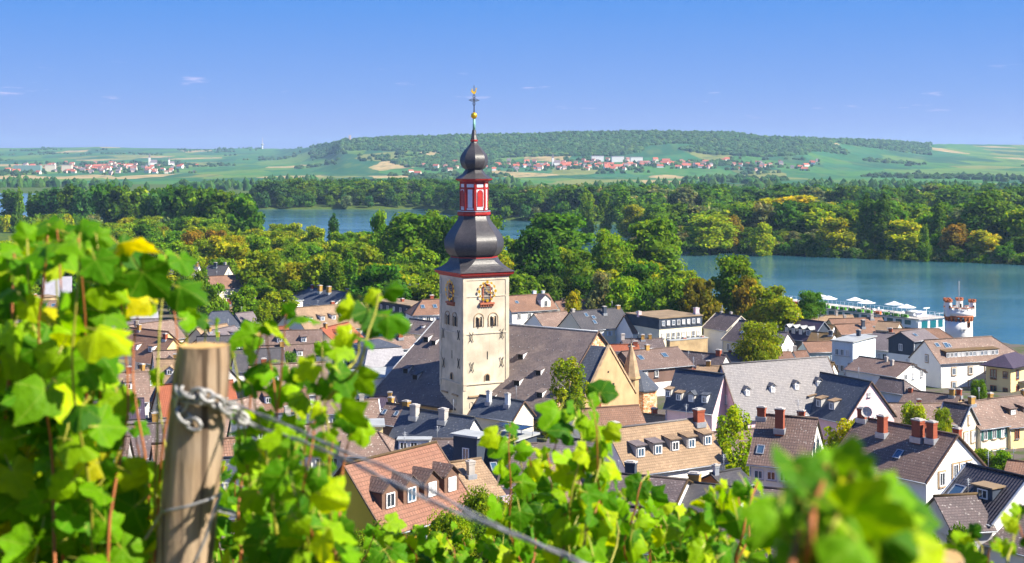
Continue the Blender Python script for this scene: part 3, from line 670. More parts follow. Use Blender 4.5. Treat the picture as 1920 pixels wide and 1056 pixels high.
# ------------------------------------------------------------------ church with its tower
def church():
    root = empty('church', (0, 222, ground_z(0, 222))); tag(root, 'slate-roofed church with pale clock tower and double onion-domed spire', 'church')
    zg = root.location.z
    def loc(p): return Vector((p[0], p[1] - 222, p[2] - zg))
    # nave
    R1, R2 = Vector((-12.6, 231.6, 20.5)), Vector((13.1, 214.0, 20.5)); d = (R2 - R1).normalized(); n = Vector((d.y, -d.x, 0))
    L = (R2 - R1).length; ang = math.atan2(d.y, d.x); mid = (R1 + R2) / 2
    M = Matrix.Translation(loc(mid)) @ Matrix.Rotation(ang, 4, 'Z')
    def put(mb, name, mat, parent=root):
        mb.v = [tuple(M @ Vector(v)) for v in mb.v]; return mb.build(name, mat, parent)
    w, wb, k = 14.3, 11.0, 0.775; x0, x1 = -L / 2, L / 2; hipx = 7.5
    m = MB(); zb = -16.0
    fz, bz = -k * w, -k * wb
    m.face([(x0 - 2, -w + .3, zb), (x1, -w + .3, zb), (x1, -w + .3, fz), (x0 - 2, -w + .3, fz)])
    m.face([(x1, wb - .3, zb), (x0 - 2, wb - .3, zb), (x0 - 2, wb - .3, bz), (x1, wb - .3, bz)])
    m.face([(x0 - 2, wb - .3, zb), (x0 - 2, -w + .3, zb), (x0 - 2, -w + .3, fz), (x0 - 2, wb - .3, bz)])
    put(m, 'nave_wall', W_OCHRE)
    m = MB(); m.face([(x1, -w + .3, zb), (x1, wb - .3, zb), (x1, wb - .3, bz), (x1, 0, -0.15), (x1, -w + .3, fz)]); m.face([(x1 - .6, wb - .3, zb), (x1 - .6, -w + .3, zb), (x1 - .6, -w + .3, fz), (x1 - .6, 0, -0.15), (x1 - .6, wb - .3, bz)])
    put(m, 'gable_wall', MASON)
    r = MB(); e = 0.4; sl = math.hypot(w + e, k * (w + e)); slb = math.hypot(wb + e, k * (wb + e)); xh = x0 - 2.6
    A, B = (x0, 0, 0), (x1 + .25, 0, 0); f0, f1, b0, b1 = (xh, -w - e, -k * (w + e)), (x1 + .25, -w - e, -k * (w + e)), (xh, wb + e, -k * (wb + e)), (x1 + .25, wb + e, -k * (wb + e))
    r.face([f0, f1, B, A], [(xh, 0), (x1, 0), (x1, sl), (x0, sl)]); r.face([b1, b0, A, B], [(-x1, 0), (-xh, 0), (-x0, slb), (-x1, slb)]); r.face([b0, f0, A], [(-wb, 0), (w, 0), (0, sl)])
    dn = lambda p: (p[0], p[1], p[2] - .25)
    for p, q in ((f0, f1), (f1, B), (B, b1), (b1, b0), (b0, f0)): r.face([dn(p), dn(q), q, p])
    ro = put(r, 'nave_roof', R_CHURCH)
    rc = MB(); rc.tube([(x0, 0, .03), (x1 + .2, 0, .03)], .16, 6); rc.tube([(x0, 0, .03), f0], .12, 5); rc.tube([(x0, 0, .03), b0], .12, 5); put(rc, 'ridge_cap', TRIM_G, ro)
    vm = MB(); vm.tube([(x1 + .3, -w - e, -k * (w + e) + .02), (x1 + .3, 0, .02), (x1 + .3, wb + e, -k * (wb + e) + .02)], .13, 4); put(vm, 'verge_board', TRIM_B, ro)
    # roof hooks: light studs in rows
    hk = MB()
    for row in range(7):
        for i in range(30):
            x = xh + 4 + i * 1.25 + (row % 2) * .6 + rng.uniform(-.3, .3); y = -(1.8 + row * 1.9) + rng.uniform(-.08, .08)
            if rng.random() < .6 and x < x1 - .4 and x > x0 - 2 * (-y / w): hk.box((x, y, k * y + .06), (.06, .12, .10))
    o = put(hk, 'roof_hooks', TRIM_G, ro); tag(o, kind='stuff')
    # small slate dormers on the nave
    for (x, s, sz) in ((-14.2, .70, .9), (-11.6, .76, .9), (-14.5, .30, .9), (-12.6, .33, .8), (2.5, .70, .8), (5.2, .40, .9), (7.4, .70, .9), (10.0, .56, .85), (12.5, .80, .9), (15.4, .74, .9), (4.6, .90, .8)):
        y = -w * s; z = k * y; hw = .55 * sz; hh = .85 * sz; dep = hh / k * 1.5; m = MB()
        P = [(x - hw, y, z - .3), (x + hw, y, z - .3), (x + hw, y, z + hh), (x - hw, y, z + hh)]; Q = [(p[0], y + dep, z + hh + .35) for p in P]
        m.face([P[1], Q[1], Q[2], P[2]]); m.face([Q[0], P[0], P[3], Q[3]])
        dd = put(m, 'dormer', WHITEP, root)
        f_ = MB(); f_.face([(x - hw, y + .03, z - .3), (x + hw, y + .03, z - .3), (x + hw, y + .03, z + hh), (x - hw, y + .03, z + hh)]); put(f_, 'louvre', DARK, dd)
        t = MB(); a_ = [(x - hw - .12, y - .3, z + hh - .02), (x + hw + .12, y - .3, z + hh - .02), (x + hw + .12, y + dep, z + hh + .38), (x - hw - .12, y + dep, z + hh + .38)]; b_ = [(p[0], p[1], p[2] + .09) for p in a_]
        t.face(b_, [(0, 0), (1, 0), (1, 2), (0, 2)]); t.face(a_[::-1])
        for i in range(4): t.face([a_[i], a_[(i + 1) % 4], b_[(i + 1) % 4], b_[i]])
        put(t, 'dormer_roof', R_CHURCH, dd)
    # choir in front of the gable: lower gable, its roof, stair turret and apse
    cx0, cx1, cy, cz, cw, ck = x1, x1 + 3.6, -2.4, -1.75, 8.3, 1.0
    m = MB(); zc = -16
    for xx, rev in ((cx1, False), (cx0 + .1, True)):
        q = [(xx, cy - cw, zc), (xx, cy + cw, zc), (xx, cy + cw, cz - cw * ck), (xx, cy, cz), (xx, cy - cw, cz - cw * ck)]
        m.face(q[::-1] if rev else q)
    m.face([(cx0, cy - cw, zc), (cx1, cy - cw, zc), (cx1, cy - cw, cz - cw * ck), (cx0, cy - cw, cz - cw * ck)]); m.face([(cx1, cy + cw, zc), (cx0, cy + cw, zc), (cx0, cy + cw, cz - cw * ck), (cx1, cy + cw, cz - cw * ck)])
    put(m, 'choir_wall', W_OCHRE)
    cp = MB()      # raised coping along the choir gable
    for s in (-1, 1): cp.tube([(cx1 - .05, cy, cz + .12), (cx1 - .05, cy + s * cw, cz - cw * ck + .12)], .26, 4, smooth=False)
    put(cp, 'gable_coping', STONE)
    r = MB()
    for s in (-1, 1):
        q = [(cx0, cy, cz - .05), (cx1 - .2, cy, cz - .05), (cx1 - .2, cy + s * (cw + .2), cz - (cw + .2) * ck - .05), (cx0, cy + s * (cw + .2), cz - (cw + .2) * ck - .05)]
        r.face(q if s > 0 else q[::-1], [(0, 8), (3, 8), (3, 0), (0, 0)] if s > 0 else [(0, 0), (3, 0), (3, 8), (0, 8)])
    put(r, 'choir_roof', R_SLATEB)
    for (yy, zz, ww, hh) in ((cy + 1.2, cz - 6.2, .5, 1.0), (cy - .3, cz - 3.8, .35, .25)):
        m = MB(); m.box((cx1 + .01, yy, zz), (.14, ww, hh)); put(m, 'slit_window', DARK)
    T = M @ Vector((cx1 - 1.2, cy + cw + .6, 0)); tz = T.z
    m = MB(); m.ring([(1.25, -16), (1.25, -12.2), (1.4, -12.1), (1.4, -11.9), (1.25, -11.8), (1.25, -8.0), (1.5, -7.8), (1.5, -7.5)], 8, (T.x, T.y, tz), R(22)); m.build('stair_turret', W_OCHRE, root)
    m = MB(); m.ring([(1.45, -7.5), (.9, -5.0), (.12, -2.6), (.05, -2.3)], 8, (T.x, T.y, tz), R(22)); sp_ = m.build('turret_spire', STONE, root)
    m = MB(); m.tube([(T.x, T.y, tz - 2.4), (T.x, T.y, tz - 1.3)], .05, 5); m.box((T.x, T.y, tz - 1.7), (.4, .06, .06)); m.build('finial', IRON, sp_)
    for dx in (-.35, .35):
        m = MB(); m.box((T.x + dx, T.y - 1.24, tz - 12.6), (.26, .1, .6)); m.build('turret_window', DARK, root)
    m = MB(); m.box((T.x + .1, T.y - 1.24, tz - 10.8), (.4, .1, .6)); m.build('turret_window', DARK, root)
    ap = M @ Vector((cx1 - 1.8, cy + cw + 3.9, 0))
    m = MB(); m.ring([(3.1, -16), (3.1, -9.8)], 8, (ap.x, ap.y, ap.z), R(10)); m.build('apse_wall', MASON, root)
    m = MB(); m.ring([(3.4, -10.0), (3.4, -9.8), (1.0, -7.4), (.2, -7.0)], 8, (ap.x, ap.y, ap.z), R(10)); m.build('apse_roof', R_SLATEB, root)

    # ---- tower
    K = at(868, 560, 213.0); ya = R(29); ex, ey = Vector((math.cos(ya), math.sin(ya), 0)), Vector((-math.sin(ya), math.cos(ya), 0)); W = 8.0
    c = Vector((K.x, K.y, 0)) + ex * 4 + ey * 4
    TS = .981          # the tower stands at the front eave of the nave
    MT = Matrix.Translation(Vector((0, -222, -zg + HC))) @ Matrix.Scale(TS, 4) @ Matrix.Translation(Vector((c.x, c.y, -HC))) @ Matrix.Rotation(ya, 4, 'Z')          # local: front = -y (lit face), left = -x ; z absolute
    def tput(mb, name, mat, parent=root):
        mb.v = [tuple(MT @ Vector(v)) for v in mb.v]; return mb.build(name, mat, parent)
    ZE = 29.45
    m = MB(); m.box((0, 0, (3 + ZE) / 2), (W, W, ZE - 3)); tput(m, 'tower_wall', W_TOWER)
    # raised pilaster strips and string courses frame recessed belfry panels
    m = MB()
    for (fx, fy) in ((0, -1), (-1, 0), (1, 0), (0, 1)):
        def fb(u, z, ww, hh, dp=.10, tgt=m):
            if fy: tgt.box((u, fy * (4 + dp / 2 - .005), z), (ww, dp, hh))
            else: tgt.box((fx * (4 + dp / 2 - .005), u, z), (dp, ww, hh))
        for u in (-3.72, 3.72): fb(u, (11.5 + ZE) / 2, .56, ZE - 11.5)
        fb(0, 28.9, 6.9, 1.0); fb(0, 25.9, 6.88, .16); fb(0, 20.2, 7.9, .22, .13); fb(0, 12.4, 8.0, .18, .16)
    tput(m, 'wall_bands', W_TOWER)
    # right face: u from pixel, z from pixel
    def zz(py): return HC - (py - 300) / F * 214.5
    def faceput(face, mb, name, mat, parent=root):
        if face == 'L':
            Rm = Matrix.Rotation(R(-90), 4, 'Z'); mb.v = [tuple(Rm @ Vector(v)) for v in mb.v]
        return tput(mb, name, mat, parent)
    def arch(cx, z0, z1, ww, y, dp, n=10):
        """solid with an arched head"""
        zs = z1 - ww / 2; pts = [(cx - ww / 2, z0), (cx + ww / 2, z0)] + [(cx + ww / 2 * math.cos(math.pi * i / n), zs + ww / 2 * math.sin(math.pi * i / n)) for i in range(n + 1)]
        m_ = MB(); f_ = [(p[0], y - dp, p[1]) for p in pts]; b_ = [(p[0], y, p[1]) for p in pts]; m_.face(f_); m_.face(b_[::-1])
        for i in range(len(pts)):
            j = (i + 1) % len(pts); m_.face([b_[i], b_[j], f_[j], f_[i]])
        return m_
    def archframe(cx, z0, z1, ww, t, y, dp, n=12, foot=True):
        zs = z1 - ww / 2; i_ = [(cx + ww / 2, z0)] + [(cx + ww / 2 * math.cos(math.pi * i / n), zs + ww / 2 * math.sin(math.pi * i / n)) for i in range(n + 1)] + [(cx - ww / 2, z0)]
        W2 = ww / 2 + t; o_ = [(cx + W2, z0)] + [(cx + W2 * math.cos(math.pi * i / n), zs + W2 * math.sin(math.pi * i / n)) for i in range(n + 1)] + [(cx - W2, z0)]
        m_ = MB()
        for a in range(len(i_) - 1):
            p, q, r_, s_ = i_[a], i_[a + 1], o_[a + 1], o_[a]
            m_.face([(p[0], y - dp, p[1]), (s_[0], y - dp, s_[1]), (r_[0], y - dp, r_[1]), (q[0], y - dp, q[1])][::-1]); m_.face([(s_[0], y - dp, s_[1]), (s_[0], y, s_[1]), (r_[0], y, r_[1]), (r_[0], y - dp, r_[1])]); m_.face([(p[0], y - dp, p[1]), (q[0], y - dp, q[1]), (q[0], y, q[1]), (p[0], y, p[1])])
        return m_
    for face in ('F', 'L'):
        cu = .08; zc = zz(546.5)
        faceput(face, arch(cu, zc - 1.75, zc + 1.0, 1.15, -3.99, .10), 'belfry_opening', DARK)
        lv = MB()
        for i in range(10): lv.box((cu, -4.10, zc - 1.6 + i * .25), (1.1, .10, .14))
        faceput(face, lv, 'louvre', LOUVRE)
        ck_ = faceput(face, archframe(cu, zc - 1.75, zc + 1.0, 1.15, .15, -3.99, .2), 'opening_surround', STONER)
        s_ = MB(); s_.box((cu, -4.2, zc - 1.9), (2.5, .5, .28)); [s_.box((cu - 1.05 + i * .42, -4.13, zc - 2.2), (.2, .34, .36)) for i in range(6)]
        faceput(face, s_, 'sill', STONER, ck_)
        fc = MB()
        for i in range(12):
            an = math.pi * i / 6; x, z = cu + 1.43 * math.sin(an), zc + 1.43 * math.cos(an); rr = .19 if i % 3 else .26
            pts = [(x + rr * .85 * math.cos(2 * math.pi * q / 10), z + rr * math.sin(2 * math.pi * q / 10)) for q in range(10)]
            fc.face([(p[0], -4.36, p[1]) for p in pts]); fc.face([(p[0], -4.29, p[1]) for p in pts][::-1])
            for q in range(10):
                a, b = pts[q], pts[(q + 1) % 10]; fc.face([(a[0], -4.29, a[1]), (b[0], -4.29, b[1]), (b[0], -4.36, b[1]), (a[0], -4.36, a[1])])
        for q in range(36):
            if q % 3 == 0: continue
            an = 2 * math.pi * q / 36; fc.box((cu + 1.42 * math.sin(an), -4.33, zc + 1.42 * math.cos(an)), (.09, .05, .09))
        dial = faceput(face, fc, 'clock_numerals', GOLD)
        rg = MB(); rg.tube([(cu + 1.43 * math.sin(2 * math.pi * q / 32), -4.28, zc + 1.43 * math.cos(2 * math.pi * q / 32)) for q in range(33)], .022, 5); faceput(face, rg, 'clock_ring', IRON, dial)
        for an, ln, wd in ((R(112), 1.0, .16), (R(-28), 1.35, .11)):
            h_ = MB(); sx, sz = math.sin(an), math.cos(an)
            for (t0, t1, w_) in ((-.35, ln * .72, wd * .6), (ln * .62, ln, wd * 1.6)):
                p0, p1 = Vector((cu + sx * t0, 0, zc + sz * t0)), Vector((cu + sx * t1, 0, zc + sz * t1)); nn = Vector((sz, 0, -sx)) * w_ / 2
                h_.face([(p0 - nn) + Vector((0, -4.42, 0)), (p0 + nn) + Vector((0, -4.42, 0)), (p1 + nn * .5) + Vector((0, -4.42, 0)), (p1 - nn * .5) + Vector((0, -4.42, 0))]); h_.face(([(p0 - nn) + Vector((0, -4.38, 0)), (p0 + nn) + Vector((0, -4.38, 0)), (p1 + nn * .5) + Vector((0, -4.38, 0)), (p1 - nn * .5) + Vector((0, -4.38, 0))])[::-1])
            faceput(face, h_, 'clock_hand', GOLD)
        for uc in (-1.25, 1.25):      # twin-arched sound openings
            zb0, zb1 = zz(613), zz(588)
            nich = faceput(face, arch(uc, zb0, zb1, 1.55, -3.99, .06), 'sound_opening', W_TOWER)
            faceput(face, archframe(uc, zb0, zb1, 1.55, .10, -3.99, .14), 'arch_moulding', STONE, nich)
            for s in (-1, 1): faceput(face, arch(uc + s * .36, zb0 + .05, zb1 - .5, .36, -4.04, .05), 'opening', DARK, nich)
            co = MB(); co.tube([(uc, -4.2, zb0), (uc, -4.2, zb1 - .8)], .10, 8); co.box((uc, -4.16, zb1 - .75), (.34, .3, .2)); faceput(face, co, 'column', STONE, nich)
        for (uc, py) in ((-2.6, 631), (2.75, 628), (-2.5, 687), (2.75, 681)):
            m_ = MB()
            for s in (-1, 1): m_.tube([(uc + s * .32, -4.14, zz(py) + .75), (uc + s * .10, -4.16, zz(py) + .25), (uc + s * .10, -4.16, zz(py) - .25), (uc + s * .32, -4.14, zz(py) - .75)], .055, 5)
            faceput(face, m_, 'wall_anchor', IRON)
        for (py0, py1, ww) in ((660, 675, .16),):
            m_ = MB(); m_.box((.25, -4.0, (zz(py0) + zz(py1)) / 2), (ww, .06, zz(py0) - zz(py1))); faceput(face, m_, 'slit_window', DARK)
        faceput(face, arch(.2, zz(715), zz(703), .7, -3.99, .05), 'small_window', DARK)
        faceput(face, archframe(.2, zz(715), zz(703), .7, .14, -3.99, .12), 'window_surround', STONE)
        for i in range(6):
            uc = -2.9 + i * .55 + (1.6 if i > 2 else .4); faceput(face, archframe(uc, zz(763), zz(752), .46, .09, -3.99, .10), 'blind_arch', W_TOWER)
        for uc in (-2.1, 1.5):
            m_ = MB(); m_.box((uc, -4.1, zz(742)), (1.9, .3, .22)); faceput(face, m_, 'ledge', STONE)
    # ---- spire, all on the tower axis (z absolute)
    px = 1 / 12.0
    def zt(py): return HC - (py - 300) / F * 218.5
    m = MB(); b0, b1 = zt(516), zt(507)
    prof = [(4.12, b0), (4.3, b0 + .22), (4.6, b0 + .42), (4.7, b1)]
    for (a, za), (b, zb_) in zip(prof, prof[1:]):
        q = [(-a, -a, za), (a, -a, za), (a, a, za), (-a, a, za)]; p = [(-b, -b, zb_), (b, -b, zb_), (b, b, zb_), (-b, b, zb_)]
        for i in range(4): m.face([q[i], q[(i + 1) % 4], p[(i + 1) % 4], p[i]])
    tput(m, 'cornice', REDP)
    # bell-cast skirt from the square eave to the octagon
    m = MB(); rows = []
    n_ = 7
    for i in range(n_ + 1):
        t = i / n_; z = lerp(b1, zt(482), t); s = 1 - (1 - t) ** 2.0; rad = lerp(4.82, 3.5, s ** .9)
        row = []
        for q in range(8):
            an = R(22.5 + 45 * q); o = Vector((math.cos(an), math.sin(an))) * rad / math.cos(R(22.5)) if True else None
            # square corner blend
            sq = Vector((math.copysign(1, math.cos(an)), math.copysign(1, math.sin(an)))) * rad
            bl = (1 - t) ** 1.2; v = o * (1 - bl) + sq * bl
            row.append((v.x, v.y, z))
        rows.append(row)
    for a, b in zip(rows, rows[1:]):
        for q in range(8): m.face([a[q], a[(q + 1) % 8], b[(q + 1) % 8], b[q]], [(q, a[q][2]), (q + 1, a[q][2]), (q + 1, b[q][2]), (q, b[q][2])])
    m.face(rows[-1]); sk = tput(m, 'skirt_roof', R_CH2)
    def lath(prof, name, mat, smooth=False, n=8, parent=root, rot=22.5):
        m_ = MB(); m_.ring([(hw * px / (math.cos(R(22.5)) ** .5 if n == 8 else 1), zt(py)) for hw, py in prof], n, (0, 0, 0), R(rot), 0, smooth); return tput(m_, name, mat, parent)
    lath([(41.5, 483.5), (43, 482), (43, 480.5), (41, 480)], 'ring_moulding', REDP)
    def spline(pts, sub=4):
        out = []
        for i in range(len(pts) - 1):
            p0, p1, p2, p3 = pts[max(0, i - 1)], pts[i], pts[i + 1], pts[min(len(pts) - 1, i + 2)]
            for s in range(sub):
                t = s / sub; out.append(tuple(.5 * (2 * b + (c_ - a) * t + (2 * a - 5 * b + 4 * c_ - d_) * t * t + (3 * b - a - 3 * c_ + d_) * t ** 3) for a, b, c_, d_ in zip(p0, p1, p2, p3)))
        return out + [pts[-1]]
    lath(spline([(40, 481), (47, 476), (53, 466), (54.5, 456), (53, 446), (47, 435), (38, 423), (31, 413), (27.5, 404)]), 'onion_dome', R_CH2)
    lath([(27, 405), (30, 402.5), (30.5, 399), (28, 396), (27, 395)], 'lantern_base', REDP); lath([(30.8, 396.5), (30.8, 395)], 'base_flashing', TRIM_G)
    lath([(24.2, 395), (24.2, 340)], 'lantern_wall', REDP)
    a_ = 24.2 * px * .985
    for q in range(8):      # eight lantern sides: red posts, pale panels, arched shutters
        Rm = Matrix.Rotation(R(45 * q), 4, 'Z')
        def lput(mb, name, mat, parent=root):
            mb.v = [tuple(Rm @ Vector(v)) for v in mb.v]; return tput(mb, name, mat, parent)
        za, zb_ = zt(394), zt(341); ww = .80
        m_ = MB(); m_.box((0, -a_, (zt(354.5) + zt(389)) / 2), (1.22, .10, zt(354.5) - zt(389))); pn = lput(m_, 'lantern_panel', WHITEP)
        if q % 2 == 0:
            lput(arch(0, zt(387), zt(357), .82, -a_ - .05, .06), 'lantern_shutter', REDP, pn); lput(archframe(0, zt(387), zt(357), .82, .08, -a_ - .05, .09), 'shutter_frame', REDP, pn)
        else:
            for s in (-1, 1):
                m_ = MB(); m_.box((s * .5, -a_ - .06, (zt(354.5) + zt(389)) / 2), (.2, .1, zt(354.5) - zt(389))); lput(m_, 'panel_post', REDP, pn)
        m_ = MB(); m_.box((0, -a_, zt(348)), (1.1, .10, zt(345) - zt(351))); lput(m_, 'frieze_panel', WHITEP)
        m_ = MB(); m_.box((0, -a_, zt(391.5)), (1.1, .10, .28)); lput(m_, 'base_panel', WHITEP)
        Rm = Matrix.Rotation(R(45 * q + 22.5), 4, 'Z'); ac = 24.2 * px / math.cos(R(22.5)) ** .5
        m_ = MB(); m_.box((0, -ac, (za + zb_) / 2), (.30, .30, zb_ - za)); lput(m_, 'corner_post', REDP)
    lath([(25.5, 355), (26.5, 354), (26.5, 352.5), (25, 352)], 'string_moulding', REDP)
    lath([(25, 341), (30, 339), (33.5, 337), (34, 335)], 'upper_cornice', REDP)
    lath(spline([(34.5, 335), (28, 331), (21, 326), (17, 320), (15.5, 317)], 3), 'upper_skirt', R_CH2)
    lath(spline([(15.5, 318), (20, 315), (24.5, 307), (25.5, 299), (23.5, 291), (18, 283), (11, 275), (7, 269), (5.4, 265)]), 'upper_onion', R_CH2)
    lath([(5.4, 266), (6.8, 265), (6.8, 263), (5.6, 262)], 'spire_ring', REDP)
    lath([(6.2, 262), (4.6, 254), (3.4, 244)], 'spire_cone', R_CH2); lath([(2.9, 245), (2.2, 222)], 'spire_neck', COPPER, True, 10)
    bp = [(.3, 210.6)] + [(6.0 * math.sin(math.pi * i / 10), 217 + 6.2 * -math.cos(math.pi * i / 10)) for i in range(1, 10)] + [(.3, 223.4)]
    lath(bp[::-1], 'gilded_ball', GOLD, True, 14)
    m = MB(); m.tube([(0, 0, zt(213)), (0, 0, zt(160))], [.09, .05], 6); cr_ = tput(m, 'cross', IRON)
    m = MB(); zc = zt(188)
    for s in (-1, 1):
        m.tube([(0, 0, zc), (s * .95, 0, zc)], .05, 5)
        for (xa, za) in ((.45, .35), (.45, -.35), (.85, .22), (.85, -.22)): m.tube([(s * .05, 0, zc + za * .3), (s * xa * .5, 0, zc + za), (s * xa, 0, zc)], .035, 4)
        m.tube([(s * .05, 0, zc + .9), (s * .3, 0, zc + .55), (0, 0, zc + .3)], .035, 4); m.tube([(s * .05, 0, zc - .9), (s * .3, 0, zc - .55), (0, 0, zc - .3)], .035, 4)
    tput(m, 'cross_scrolls', IRON, cr_)
    m = MB(); zc = zt(172.5); body = [(-.55, .1), (-.35, .55), (-.22, .12), (.1, .0), (.25, .25), (.30, .62), (.42, .66), (.52, .5), (.40, .42), (.36, .0), (.15, -.32), (-.15, -.34), (-.4, -.1)]
    f_ = [(p[0], -.06, zc + p[1]) for p in body]; g_ = [(p[0], .06, zc + p[1]) for p in body]; m.face(f_); m.face(g_[::-1])
    for i in range(len(body)): m.face([f_[i], g_[i], g_[(i + 1) % len(body)], f_[(i + 1) % len(body)]])
    tput(m, 'weathercock', GOLD, cr_)
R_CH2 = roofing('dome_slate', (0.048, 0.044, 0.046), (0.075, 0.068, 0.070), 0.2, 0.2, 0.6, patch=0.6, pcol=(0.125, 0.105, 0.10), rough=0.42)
church()
# ------------------------------------------------------------------ the town
def Pt(**k): return k
W2 = [(1.5, 3, .08, .92, .95, 1.3), (4.2, 3, .08, .92, .95, 1.3)]
# right foreground
H1 = house('white-gabled house with dark ribbed tiles and a row of brick chimneys', Pt(r1=(1614, 789), r2=(1792, 812), f2=(1737, 898), b2=(1849, 879)), 21, W_WHITE, R_BROWND,
      gr=[(-2.3, -.2, .85, 1.3), (-.2, .3, .8, 1.25), (.85, .3, .8, 1.25), (1.9, .3, .8, 1.25), (-1.2, -3.2, 1.0, 1.1), (1.2, -3.2, 1.0, 1.1)], sur=STONE, verge=TRIM_B,
      chim=[(.03, -.02, .95, 1.0, BRICK), (.33, -.30, .8, .9, BRICK), (.69, -.25, .95, 1.1, BRICK), (.82, -.22, .8, 1.1, BRICK), (.60, .25, .7, .5, BRICK), (.93, .28, .65, .4, BRICK)], sky=[(.60, .62, .7, 1.0)], name='row_house')
dish(H1, -H1.L / 2 + 1.2, -.6, H1.zr + .8, .55, BRICKW)
house('dark tiled row house with three brick chimneys left of the pink-gabled hall wing', Pt(r1=(1424, 773), r2=(1530, 790), f1=(1406, 866)), 20.5, W_WHITE, R_BROWND, fw=[(1.2, 4, .05, .95, .9, .9)],
      chim=[(.04, -.05, .8, .8, BRICK), (.42, -.35, .85, 1.0, BRICK), (.72, .1, .7, .6, BRICK)], sky=[(.15, .75, .7, 1.0)], name='row_house')
# hall with steep grey roof and two dark wings
house('long hall with steep grey slate roof, four tiny dormers and shaded pink gable', Pt(r1=(1358, 681), r2=(1550, 669), f1=(1385, 779), b1=(1322, 772)), 19.5, W_PINK, R_SLATEG, cat='hall', name='hall',
      dorm=[(.13, .62, .8, .95, 'gable'), (.37, .60, .8, .95, 'gable'), (.60, .585, .8, .95, 'gable'), (.82, .565, .8, .95, 'gable')], gl=[(-.8, 1.9, .8, 1.25), (.35, 1.9, .8, 1.25), (-.2, 4.2, .5, .5)], trim=R_SLATEG, verge=TRIM_B)
house('dark blue slate wing with pale pink gable and round window beside the grey hall', Pt(r1=(1530, 699), r2=(1635, 714), f2=(1585, 787), b2=(1675, 781)), 17.6, W_PINK, R_SLATEB, cat='hall', name='hall_wing',
      dorm=[(.20, .82, .95, 1.1, 'shed', W_GREY, R_TAN), (.42, .82, .95, 1.1, 'shed', W_GREY, R_TAN), (.66, .82, .95, 1.1, 'shed', W_GREY, R_TAN)], gr=[(-1.9, -.6, 1.0, 1.4), (-.5, -.6, 1.0, 1.4), (1.0, -.6, 1.0, 1.4), (-.3, 3.1, .6, .6)], verge=TRIM_B)
house('dark blue slate roof with small white dormers behind the church turret', Pt(r1=(1270, 691), r2=(1356, 701), f1=(1247, 762)), 18.4, W_PINK, R_SLATEB, cat='hall', name='hall_wing', w=3.0,
      dorm=[(.0, .78, .9, 1.0, 'shed', W_GREY, R_TAN), (.25, .84, .9, 1.0, 'shed', W_GREY, R_TAN), (.52, .84, .95, 1.1, 'gable', W_GREY), (.80, .82, .9, 1.0, 'shed', TRIM_W)])
# white building by the river and its neighbours
Hb = house('large white house with mottled tan roof and a long strip of dormer windows', Pt(r1=(1734, 638), r2=(1859, 632), f1=(1763, 680), b1=(1706, 669)), 13.4, W_WHITE, R_LICH, hr=4.0,
      fw=[(1.75, 4, .06, .84, .85, 1.3), (4.4, 4, .06, .84, .85, 1.5)], gl=[(-.6, .3, .7, 1.3), (2.6, -1.6, .5, .5), (3.4, -1.5, .5, .5), (.2, -2.3, .6, .7)], sur=STONE,
      sky=[(.10, .25, .8, .9), (.20, .28, .9, 1.2), (.235, .30, .5, .9)])
dormer(Hb, R_LICH, .52, .80, 12.0, 1.0, 'shed', TRIM_B, R_OCHRE, n=14, win=(.72, .85))
house('house with upper storey clad in dark blue slate, one window in its gable', Pt(r1=(1693, 623), r2=(1732, 618), f1=(1711, 638), b1=(1663, 634)), 13.0, W_NAVY, R_GREYS, lower=(W_WHITE, 2.9), gl=[(0, -1.5, .8, 1.3), (-1.5, -4.1, .8, 1.1)], sky=[(.35, .5, .9, .9)])
house('white house with stepped parapet gable, three small windows and a dot of an oculus', Pt(r1=(1612, 675), r2=(1702, 679), f2=(1682, 706), b2=(1741, 694)), 11.5, W_WHITE, R_BROWND, gr=[(-1.6, -.4, .8, 1.0), (.6, -.3, .7, 1.2), (3.0, -.2, .7, 1.2), (.6, 1.4, .3, .3)], chim=[(.55, -.1, .5, .6, BRICKW), (.72, -.3, .5, .3, BRICKW)])
house('dark mottled hipped roof over a blue wall beside the long hall', Pt(r1=(1648, 708), r2=(1698, 713), f1=(1642, 729), f2=(1692, 737)), 10.6, W_BLUE, R_LICHB, hr=1.5)
house('long low roof of dark ribbed tiles below the white riverside house', Pt(r1=(1708, 733), r2=(1794, 743), f1=(1679, 759), f2=(1790, 764)), 10.0, W_TAN, R_BROWND, chim=[(.08, -.1, .6, .5, BRICK), (.88, -.1, .75, 1.0, BRICKY), (.98, .1, .7, 1.0, BRICK)])
# shuttered row at the right edge
house('pink-grey roof half hidden by two yellow-green trees, left of the shuttered row', Pt(r1=(1666, 762), r2=(1770, 755), f1=(1672, 784), f2=(1798, 802)), 13.5, W_CREAM, R_LICH, w=4.5, chim=[(.55, .1, .5, .5, BRICK)], name='row_house')
house('cream house with pointed street gable and one slit window under a black roof', Pt(r1=(1772, 755), r2=(1815, 761), f2=(1801, 802), b2=(1835, 800)), 13.9, W_CREAM, R_LICHB, gr=[(-.1, .9, .3, 1.1), (-.9, -1.4, .9, 1.5), (.9, -1.4, .9, 1.5), (-.9, -4.2, .9, 1.4), (.9, -4.2, .9, 1.4)], sur=STONE, name='row_house', verge=TRIM_G)
house('cream row house with dark green shutters on two storeys of windows', Pt(r1=(1795, 758), r2=(1846, 750), f1=(1836, 801), f2=(1891, 797)), 13.5, W_CREAM, R_LICH, fw=[(1.05, 3, .04, .96, .75, 1.25), (3.9, 3, .04, .96, .75, 1.25)], sur=STONE, shut=SHUT_G, chim=[(.42, -.12, .75, .8, BRICKY)], name='row_house')
